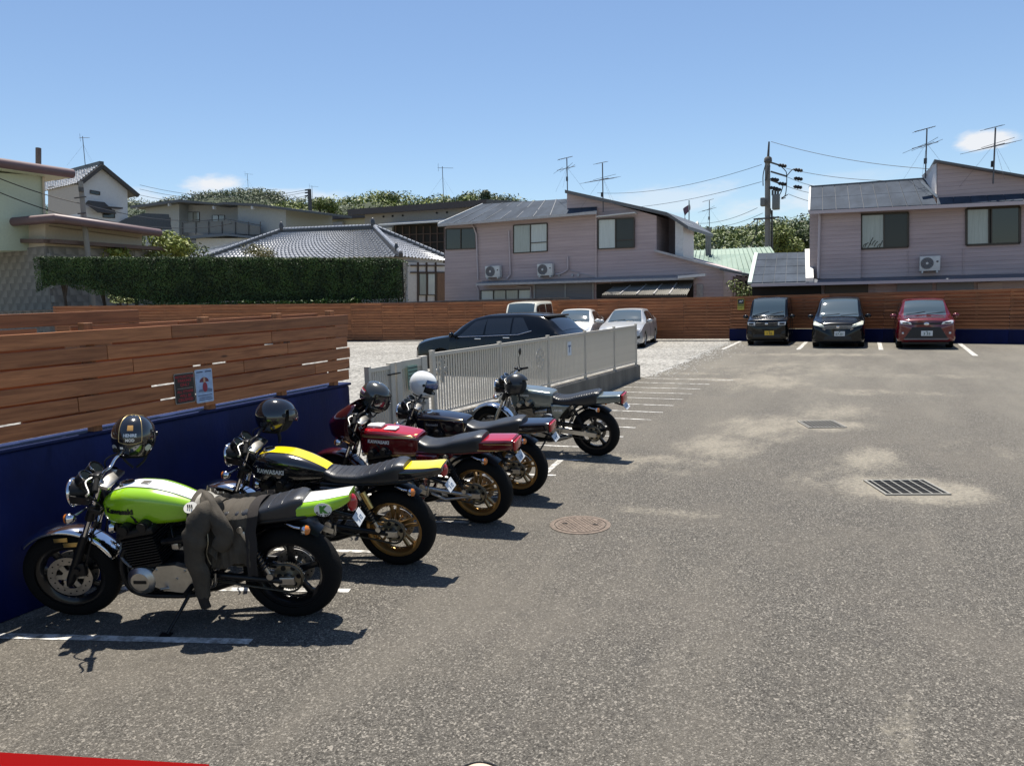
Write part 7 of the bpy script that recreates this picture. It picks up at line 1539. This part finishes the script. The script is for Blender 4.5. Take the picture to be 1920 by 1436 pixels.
me = text_mesh('K', .062, extrude=.0004, bold=.006); me.materials.clear(); me.materials.append(mat('sticker_green', (.05, .22, .03), .4)); inst('sticker_letter', me, b1, (cx_, yk, cz_), (R(90), 0, 0))
for k, c in enumerate('Bong Bare'):
    if c != ' ':
        a = R(-150+k*15); me = text_mesh(c, .018, extrude=.0003, bold=.001); me.materials.clear(); me.materials.append(TXTK); inst('sticker_letter', me, b1, (cx_+.048*cos(a), yk, cz_+.80*.048*sin(a)), (R(90), -(a+pi/2)*1.0, 0))
# ---- 2: black with yellow stripe
BLKP = paint('black_paint', (.008, .008, .009), .15); YEL = paint('yellow_stripe_paint', (.80, .62, .005)); p2 = G(752, 1055)
ST2 = [(.965, .070, .745, .845), (1.01, .095, .735, .838), (1.12, .125, .735, .815), (1.28, .135, .735, .818), (1.42, .138, .74, .85), (1.55, .135, .745, .89), (1.64, .125, .75, .915), (1.69, .105, .76, .905)]
TL2 = [(1.58, .122, .755, .865), (1.72, .120, .765, .872), (1.86, .110, .795, .880), (1.98, .098, .83, .894), (2.00, .088, .85, .894)]
b2 = motorcycle(dict(label='black motorcycle with a broad yellow tank and tail stripe', rear=(p2.x, p2.y), yaw=12, scale=1.0, paint=BLKP, wheel=GOLD, spoke='flat', tank=TK_R, tank_e=.62, seat=ST2, tail=TL2, tail_e=.45, lamp_r=(1.99, .835, .04, .055), ribs=[1.06, 1.11, 1.16, 1.22, 1.28, 1.345, 1.41, 1.475, 1.54, 1.60], steer=-6, plate=(2.03, 0, .71), plate_tilt=40, chrome_bar=False, reservoir=True, spring=BLACK, shock=STEEL, ind_x=1.74))
top_patch(TK_R, .62, .43, 1.022, lambda x: interp(x, ((.43, .060), (.6, .068), (1.03, .056))), .0022, b2, 'yellow_stripe', YEL)
top_patch(TL2, .45, 1.66, 1.995, lambda x: .088, .0022, b2, 'yellow_stripe', YEL, 12, 6)
side_text('KAWASAKI', TK_R, .62, .57, .845, .048, TXTW, b2, bold=.002, shear=.12, pitch=R(-3))
# ---- 3: wine red with half fairing
REDP = paint('wine_red_paint', (.105, .003, .006), .18); REDF = paint('maroon_fairing_paint', (.035, .003, .006), .16); REDB = paint('bright_red_paint', (.36, .006, .014), .18); p3 = G(905, 978)
TK_A = [(.35, .060, .70, .90), (.40, .115, .675, .935), (.52, .142, .665, .940), (.70, .146, .665, .930), (.86, .138, .67, .912), (.97, .122, .68, .895), (1.00, .105, .70, .88)]
ST3 = [(.95, .085, .72, .87), (1.00, .108, .71, .845), (1.10, .128, .71, .815), (1.22, .135, .715, .825), (1.36, .138, .72, .865), (1.50, .136, .73, .895), (1.61, .128, .74, .918), (1.65, .110, .75, .91)]
TL3 = [(1.50, .122, .745, .86), (1.66, .122, .755, .872), (1.82, .114, .77, .880), (1.93, .108, .785, .885), (1.95, .102, .79, .882)]
b3 = motorcycle(dict(label='wine red motorcycle with gold pinstripes and a half fairing', rear=(p3.x, p3.y), yaw=6, scale=1.0, paint=REDP, wheel=GOLD, spoke='flat', tank=TK_A, tank_e=.36, seat=ST3, tail=TL3, tail_e=.30, box_tail=True, lamp_r=(1.955, .825, .098, .045), steer=-3, fairing=True, frame=REDP, swing=ALU, brace=True, cover=REDP, plate=(1.98, 0, .70), plate_tilt=38, muffler=ALU, alu_carb=True, fender=REDF, ind_x=1.66, ind_z=.70))
top_patch(TK_A, .36, .37, .985, lambda x: interp(x, ((.37, .07), (.5, .118), (.98, .098))), .0022, b3, 'red_top_panel', REDB)
top_patch(TL3, .30, 1.67, 1.94, lambda x: .100, .0022, b3, 'red_top_panel', REDB, 10, 6)
for z0, z1 in ((.876, .888), (.690, .712)):
    side_patch(TK_A, .36, .42, .985, z0, z1, .003, b3, 'gold_pinstripe', GOLDT)
side_patch(TK_A, .36, .42, .985, .894, .898, .003, b3, 'gold_pinstripe', GOLDT); side_patch(TL3, .30, 1.55, 1.94, .775, .787, .003, b3, 'gold_pinstripe', GOLDT); side_patch(TL3, .30, 1.67, 1.94, .840, .848, .003, b3, 'gold_pinstripe', GOLDT)
side_text('KAWASAKI', TK_A, .36, .60, .835, .046, TXTW, b3, bold=.002, shear=.15, pitch=R(-2))
MB().box((.52, 0, .955), (.16, .10, .028), bev=.012).build('tank_purse', mat('white_plastic', (.72, .70, .66), .4), b3, 40)
MB().box((.70, -.03, .940), (.13, .09, .012), bev=.004).build('tank_pad', WHITE, b3, 40)
# fairing shell: bikini type wrapping the lamp
def fair(u, v):
    a = lerp(-2.05, 2.05, u); w = .215; z = lerp(.80, 1.18, v); fwd = sinterp(v, ((0, .13), (.25, .24), (.5, .25), (.75, .17), (1, .015)))
    wz = sinterp(v, ((0, .145), (.3, .215), (.7, .205), (1, .13))); x = .335-fwd*cos(a*.62)**1.0*1.12 if abs(a) < 3 else .3
    return (x-.02+ .10*(abs(u-.5)*2)**3, wz*sin(a*.76), z+.03*(abs(u-.5)*2)**2*(v-.3))
fo = MB().grid(fair, 26, 16).build('half_fairing', REDF, b3, 80); so_ = fo.modifiers.new('thickness', 'SOLIDIFY'); so_.thickness = .006
def fpatch(u0, u1, v0, v1, off, name, m, nu=14, nv=4):
    def fn(u, v):
        p = Vector(fair(lerp(u0, u1, u), lerp(v0, v1, v))); c = Vector((.36, 0, p.z)); return p+(p-c).normalized()*off
    return MB().grid(fn, nu, nv).build(name, m, b3, 80)
fpatch(.12, .88, .60, .97, .004, 'fairing_screen', mat('smoked_screen_glass', (.05, .035, .045), .06, coat=1, spec=.7)); 
for u0, u1 in ((.02, .40), (.60, .98)):
    fpatch(u0, u1, .50, .525, .004, 'gold_pinstripe', GOLDT, 10, 1); fpatch(u0, u1, .03, .09, .004, 'gold_pinstripe', GOLDT, 10, 1)
MB().lathe([(.090, .0), (.075, .016), (.04, .026), (0, .03)], (.083, 0, .93), (-1, 0, 0), 24).build('headlight_lens', LENSC, b3, 60)
# ---- 4: dark purple black
PURP = paint('midnight_purple_paint', (.008, .007, .010), .14); p4 = G(978, 927)
b4 = motorcycle(dict(label='dark purple motorcycle with fine gold lines between the red one and the grey one', rear=(p4.x, p4.y), yaw=4, scale=.98, paint=PURP, wheel=GOLD, spoke='flat', tank=TK_A, tank_e=.36, seat=ST3, tail=TL3, tail_e=.30, box_tail=True, lamp_r=(1.955, .825, .098, .045), steer=-4, plate=(1.99, 0, .70), plate_tilt=38, chrome_bar=False, cover=PURP, alu_carb=True, fender=PURP, ind_x=1.66, ind_z=.70))
for z0, z1 in ((.888, .893), (.700, .704)): side_patch(TK_A, .36, .42, .96, z0, z1, .003, b4, 'gold_pinstripe', GOLDT)
side_patch(TL3, .30, 1.55, 1.94, .775, .779, .003, b4, 'gold_pinstripe', GOLDT)
MB().tube([(x, -sinterp(x, [(s[0], s[1]) for s in TK_A])-.003, z) for x, z in ((.955, .893), (.975, .87), (.975, .72), (.955, .702))], .0025, 5).build('gold_pinstripe', GOLDT, b4)
side_text('Kawasaki', TK_A, .36, .60, .835, .040, mat('badge_grey', (.30, .30, .30), .4), b4, bold=.001)
# ---- 5: silver grey
SILV = paint('silver_blue_paint', (.185, .215, .205), .24, .5); p5 = G(1120, 853)
b5 = motorcycle(dict(label='silver grey motorcycle with a ribbed black seat beside the metal fence', rear=(p5.x, p5.y), yaw=0, scale=.99, paint=SILV, wheel=BLKW, spoke='cast', tank=TK_A, tank_e=.36, seat=ST3, tail=TL3, tail_e=.30, box_tail=True, lamp_r=(1.955, .825, .10, .06), steer=-4, plate=(1.99, 0, .715), plate_tilt=30, mirror=(1,), box_swing=True, swing=ALU, cover=SILV, tri_cover=True, alu_carb=True, pipe=STEEL, muffler=STEEL, fin=STEEL, chrome_bar=True, ribs=[1.00+.035*k for k in range(18)], rib_r=.008, ind_x=1.62, ind_z=.70, fork=ALU))
side_text('KAWASAKI', TK_A, .36, .58, .855, .036, TXTW, b5, bold=.001)
me = text_mesh('KZ1000', .034, extrude=.001, bold=.001, shear=.1); me.materials.clear(); me.materials.append(TXTW); inst('lettering', me, b5, (1.09, -.161, .665), (R(90), 0, 0))
# ================================================================== helmets resting on the right grips
def helmet(px, bike, loc_bike, fwd_deg, pitch_deg, roll_deg, label, m, kind, r=.150, fwd_world=None):
    P = bike.matrix_world @ Vector(loc_bike) if False else None
    bpy.context.view_layer.update()
    g_ = bike.matrix_world @ Vector(loc_bike); cd = fw.dot(g_-Vector((0, 0, EYE))); d_ = ray(*px); t_ = cd/fw.dot(d_); pos = Vector((0, 0, EYE))+d_*t_
    H_ = thing('helmet', label, 'helmet', tuple(pos), (0, 0, 0), 'helmets left on the motorcycles')
    H_.matrix_world = Matrix.Translation(pos) @ Matrix.Rotation(R(fwd_deg), 4, 'Z') @ Matrix.Rotation(R(pitch_deg), 4, 'Y') @ Matrix.Rotation(R(roll_deg), 4, 'X')
    # local: +x front of the face, z up
    def S(az, el, k=1.0):
        rx_ = 1.12 if cos(az) > 0 else 1.06; z = sin(el); 
        low = max(0, -el)/1.2; chin = (.07*max(0, cos(az))**3*min(1, low*2.2) if kind == 'full' else 0)
        return Vector(((rx_*cos(el)**.85*cos(az)*(1-.10*low)+chin*1.6)*r*k, .90*cos(el)**.85*sin(az)*(1-.06*low)*r*k, (z*1.02 if z > 0 else z*.98)*r*k))
    q = MB(); nu, nv = 48, 26; idx = {}
    lo = -R(62) if kind == 'full' else -R(57)
    for i in range(nu):
        az = 2*pi*i/nu
        lo_ = lo if kind == 'full' else lo+R(10)*max(0, cos(az))
        for j in range(nv+1): idx[i, j] = len(q.v); q.v.append(tuple(S(az, lerp(lo_, pi/2-.001, j/nv))))
    for i in range(nu):
        for j in range(nv):
            az = 2*pi*(i+.5)/nu; az = az-2*pi if az > pi else az; el = lerp(lo, pi/2, (j+.5)/nv)
            if kind == 'full' and abs(az) < R(66) and -R(24) < el < R(26): continue
            if kind == 'jet' and abs(az) < R(64) and el < R(20): continue
            q.f.append((idx[i, j], idx[(i+1) % nu, j], idx[(i+1) % nu, j+1], idx[i, j+1]))
    o = q.build('shell', m, H_, 80); sd_ = o.modifiers.new('thickness', 'SOLIDIFY'); sd_.thickness = .018; sd_.offset = -1
    MB().ell((0, 0, .0), (r*.92, r*.78, r*.85), 20, 14).build('lining', mat('helmet_lining', (.015, .015, .016), .9), H_, 80)
    rim = [S(2*pi*i/40, lo if kind == 'full' else lo+R(10)*max(0, cos(2*pi*i/40)), 1.005) for i in range(40)]
    if kind == 'full': MB().tube(rim, .007, 6, closed=True).build('edge_trim', RUBBER, H_, 60)
    else: MB().tube(rim[8:33], .007, 6).build('edge_trim', RUBBER, H_, 60)
    ring = []
    if kind == 'full':
        for k in range(40):
            a = 2*pi*k/40; ring.append(S(R(66)*math.copysign(abs(cos(a))**.5, cos(a)), R(1)+R(25)*math.copysign(abs(sin(a))**.5, sin(a)), 1.004))
        MB().tube(ring, .006, 6, closed=True).build('eyeport_trim', RUBBER, H_, 60)
    for s_ in (-1, 1): MB().disc(S(s_*R(74), R(8), 1.01), .016, .012, S(s_*R(74), R(8)), 14).build('pivot', BLACK, H_)
    st_ = MB()
    for s_ in (-1, 1): st_.tube(bez([S(s_*R(80), lo+.2, .9), Vector((.05, s_*.06, -r*1.05)), Vector((.05, s_*.01, -r*1.35))], 6), .008, 6)
    st_.build('chin_strap', mat('strap', (.02, .02, .02), .8), H_, 60)
    return H_, S
def decal(H_, S, az0, az1, el0, el1, k, name, m, nu=16, nv=2):
    return MB().grid(lambda u, v: S(R(lerp(az0, az1, u)), R(lerp(el0, el1, v)), k), nu, nv).build(name, m, H_, 80)
HBL = paint('helmet_black', (.009, .009, .010), .14); HGR = paint('helmet_olive_grey', (.050, .052, .046), .22, .3); HWH = paint('helmet_white', (.74, .74, .71), .2); HMB = mat('helmet_satin_black', (.014, .016, .019), .32, coat=.2)
H_, S = helmet((251, 820), b1, (.44, .30, 1.22), 133, 6, 4, 'black open face helmet with gold lines hanging over the green motorcycle bars', HBL, 'jet', r=.160)
for a in (150, 210): 
    MB().tube([S(R(a+(18 if a > 180 else -18)*(t/10)**2*.6), R(lerp(-8, 78, t/10)), 1.004) for t in range(11)], .0028, 6).build('gold_line', GOLDT, H_, 60)
MB().tube([S(R(lerp(150, 210, t/10)), R(-8-6*sin(pi*t/10)), 1.004) for t in range(11)], .0022, 6).build('gold_line', GOLDT, H_, 60)
MB().tube([S(R(lerp(90, 270, t/20)), R(80-abs(t-10)*1.2), 1.004) for t in range(21)], .003, 6).build('gold_line', GOLDT, H_, 60)
def wraptext(H_, S, txt, az, el, size, m, k=1.004, mirror=1):
    me = text_mesh(txt, size, extrude=.0006, bold=.0008); me.materials.clear(); me.materials.append(m)
    for v in me.vertices: n_ = S(R(az)+mirror*v.co.x/.15, R(el)+v.co.y/.15, k+v.co.z*2); v.co = n_
    me.update(); inst('lettering', me, H_)
wraptext(H_, S, 'HENIRE', 180, 8, .026, TXTW); wraptext(H_, S, 'MOD', 180, -4, .026, TXTW); decal(H_, S, 172, 188, 20, 34, 1.003, 'emblem', mat('emblem_gold', (.45, .25, .07), .4), 8, 6)
for a in (128, 232): MB().disc(S(R(a), -R(24), 1.004), .024, .004, S(R(a), -R(24)), 18).build('stud_badge', mat('badge_pale', (.42, .42, .40), .4), H_)
decal(H_, S, 150, 160, -27, -21, 1.004, 'sticker', WHITE, 4, 2)
H_, S = helmet((517, 782), b2, (.44, .30, 1.22), 48, 10, -6, 'plain glossy black helmet over the yellow striped motorcycle bars', HBL, 'jet', r=.160)
decal(H_, S, 136, 150, -4, 6, 1.004, 'sticker', mat('sticker_pale', (.55, .50, .46), .5), 4, 2)
decal(H_, S, -60, 60, -6, 26, 1.03, 'visor', mat('dark_visor', (.02, .02, .022), .06, coat=1), 18, 5)
H_, S = helmet((703, 744), b3, (.44, .28, 1.20), 4, 24, 0, 'dark olive grey full face helmet over the wine red motorcycle', HGR, 'full', r=.152)
decal(H_, S, -64, 64, -22, 24, 1.008, 'visor', mat('dark_visor', (.02, .02, .022), .06, coat=1), 20, 6)
for k, (c_, dz) in enumerate((((.35, .03, .05), 5), ((.55, .5, .5), 0), ((.10, .06, .14), -6))): decal(H_, S, -150, -112, 14+dz, 19+dz, 1.005, 'wing_graphic', mat('wing%d' % k, c_, .4), 8, 2)
H_, S = helmet((793, 721), b4, (.44, .28, 1.24), 14, 20, 0, 'white full face helmet with a raised blue visor over the purple motorcycle', HWH, 'full', r=.150)
decal(H_, S, -66, 66, 4, 34, 1.05, 'visor', mat('blue_visor', (.03, .07, .19), .05, coat=1, spec=.8), 20, 6)
for k in range(5): decal(H_, S, -52+k*6, -49+k*6, -44, -33, 1.004, 'chin_print', mat('print_grey', (.2, .2, .21), .5), 2, 2)
H_, S = helmet((968, 722), b5, (.43, -.20, 1.10), 30, 4, -8, 'satin black open face helmet hanging by the silver grey motorcycle tank', HMB, 'jet', r=.155)
# ================================================================== jacket draped over the green motorcycle
CLO = mat('olive_jacket_cloth', (.052, .043, .031), .85, noise=.25, nscale=9, bump=.25, bscale=160); CLOD = mat('jacket_rib_knit', (.022, .018, .016), .95, bump=.3, bscale=200)
jk = thing('jacket', 'dark olive jacket draped over the seat of the green motorcycle, sleeve hanging', 'jacket'); jk.matrix_world = b1.matrix_world.copy(); bpy.context.view_layer.update(); jk.matrix_world = b1.matrix_world.copy()
def folds(x, s, seed):
    """long cloth folds: ridged noise stretched along the fall of the cloth"""
    a = 1-abs(mnoise.noise((x*11+seed, s*1.6, seed)))*2; b_ = 1-abs(mnoise.noise((x*23+s*5, s*4-x*6, seed+9)))*2
    return a*.7+b_*.45-.5
def drape(x0, x1, zl, zr, off, seed, wave=.014, flare=.05):
    def fn(u, v):
        x = lerp(x0(v), x1(v), u)
        w = max(sinterp(x, [(s[0], s[1]) for s in TK_R]) if x < 1.0 else 0, sinterp(x, [(s[0], s[1]) for s in ST_R]) if x > .965 else 0, .10)+.010
        zt = max(sinterp(x, [(s[0], s[3]) for s in TK_R]) if x < 1.02 else 0, sinterp(x, [(s[0], s[3]) for s in ST_R]) if x > .965 else 0)+.008
        zl_ = zl(x) if callable(zl) else zl; Lr = zt-zr; Ll = zt-zl_; tot = Lr+2*w+Ll; s_ = v*tot; k = folds(x, s_, seed)
        if s_ < Lr: y, z, dy, dz, am = w+.02+off, zr+s_, 1, 0, 1
        elif s_ < Lr+2*w:
            t = (s_-Lr)/(2*w); a = pi*t; y, z = (w+off)*cos(a), zt+off-.055*abs(cos(a))**2.5; dy, dz, am = cos(a), sin(a), .7
        else:
            dd = s_-Lr-2*w; y, z = -(w+off+flare*min(1, dd/.22)), zt-.055-dd*.94; dy, dz, am = -1, 0, min(1.6, .7+dd*3)
        e = wave*k*am*1.5; return Vector((x+.010*mnoise.noise((s_*9, seed, 1)), y+dy*e, z+max(dz*e, -.004)))
    return fn
def cloth(name, fn, nu, nv, m):
    o = MB().grid(fn, nu, nv).build(name, m, jk, 80); q = o.modifiers.new('thickness', 'SOLIDIFY'); q.thickness = .005; return o
cloth('jacket_body', drape(lambda v: 1.00-.05*v, lambda v: 1.37-.05*max(0, v-.6), lambda x: .47-.05*sin(x*9)+.02*sin(x*31), .62, .004, 2.0, .013), 56, 90, CLO)
cloth('jacket_front', drape(lambda v: .962-.02*v, lambda v: 1.12+.07*max(0, v-.5), lambda x: .60+.06*sin(x*14), .66, .016, 7.0, .016, .06), 40, 80, CLO)
cloth('jacket_waistband', drape(lambda v: 1.345-.05*max(0, v-.6), lambda v: 1.415-.06*max(0, v-.6), .44, .62, .008, 5.0, .007), 10, 80, CLOD)
def sleeve(path, rad, m, name, seed, flat=.55, seg=26):
    pts = bez(path, 12); n = len(pts); rr = [interp(i/(n-1), rad) for i in range(n)]; q = MB().tube(pts, rr, seg); o = []
    for i, v in enumerate(q.v):
        c = pts[min(i//seg, n-1)]; d_ = Vector(v)-c; d_.y *= flat; L_ = d_.length or 1
        f_ = folds(v[0]*1.3+v[1], v[2], seed); z_ = mnoise.noise((v[2]*16+v[0]*9, v[1]*6, seed)); o.append(tuple(c+d_*(1+.28*f_+.16*z_)))
    q.v = o; return q.build(name, m, jk, 80)
sleeve([(1.15, -.10, .872), (1.085, -.19, .835), (1.035, -.245, .72), (1.015, -.255, .57), (1.03, -.25, .42), (1.025, -.248, .285)], ((0, .05), (.2, .070), (.5, .068), (.8, .056), (1, .046)), CLO, 'jacket_sleeve', 1.0)
sleeve([(1.025, -.248, .292), (1.025, -.248, .25), (1.028, -.246, .205)], ((0, .044), (.4, .036), (1, .035)), CLOD, 'jacket_cuff', 2.0, .6)
sleeve([(1.04, -.03, .885), (1.10, -.13, .868), (1.17, -.20, .80), (1.22, -.225, .70), (1.16, -.232, .62)], ((0, .045), (.3, .062), (.6, .060), (1, .045)), CLO, 'jacket_sleeve', 4.0, .5)
cloth('jacket_collar', drape(lambda v: .985, lambda v: 1.065, .80, .80, .020, 11.0, .014, .0), 16, 40, mat('jacket_lining', (.30, .285, .25), .9, noise=.25, nscale=18))
MB().tube([(1.10+.012*sin(z*30), -.215-.02*(z < .7), z) for z in [.86-.035*k for k in range(11)]], .004, 6).build('jacket_zip', mat('zip_metal', (.30, .27, .20), .4, .8), jk, 60)
MB().disc((.985, -.150, .868), .042, .006, (.1, -.55, .8), 20).build('jacket_patch', mat('patch_pale', (.50, .49, .45), .8), jk)
for k in range(3): MB().box((.972+.013*k, -.156, .874), (.006, .006, .034)).build('patch_letters', mat('patch_dark', (.04, .04, .04), .8), jk)
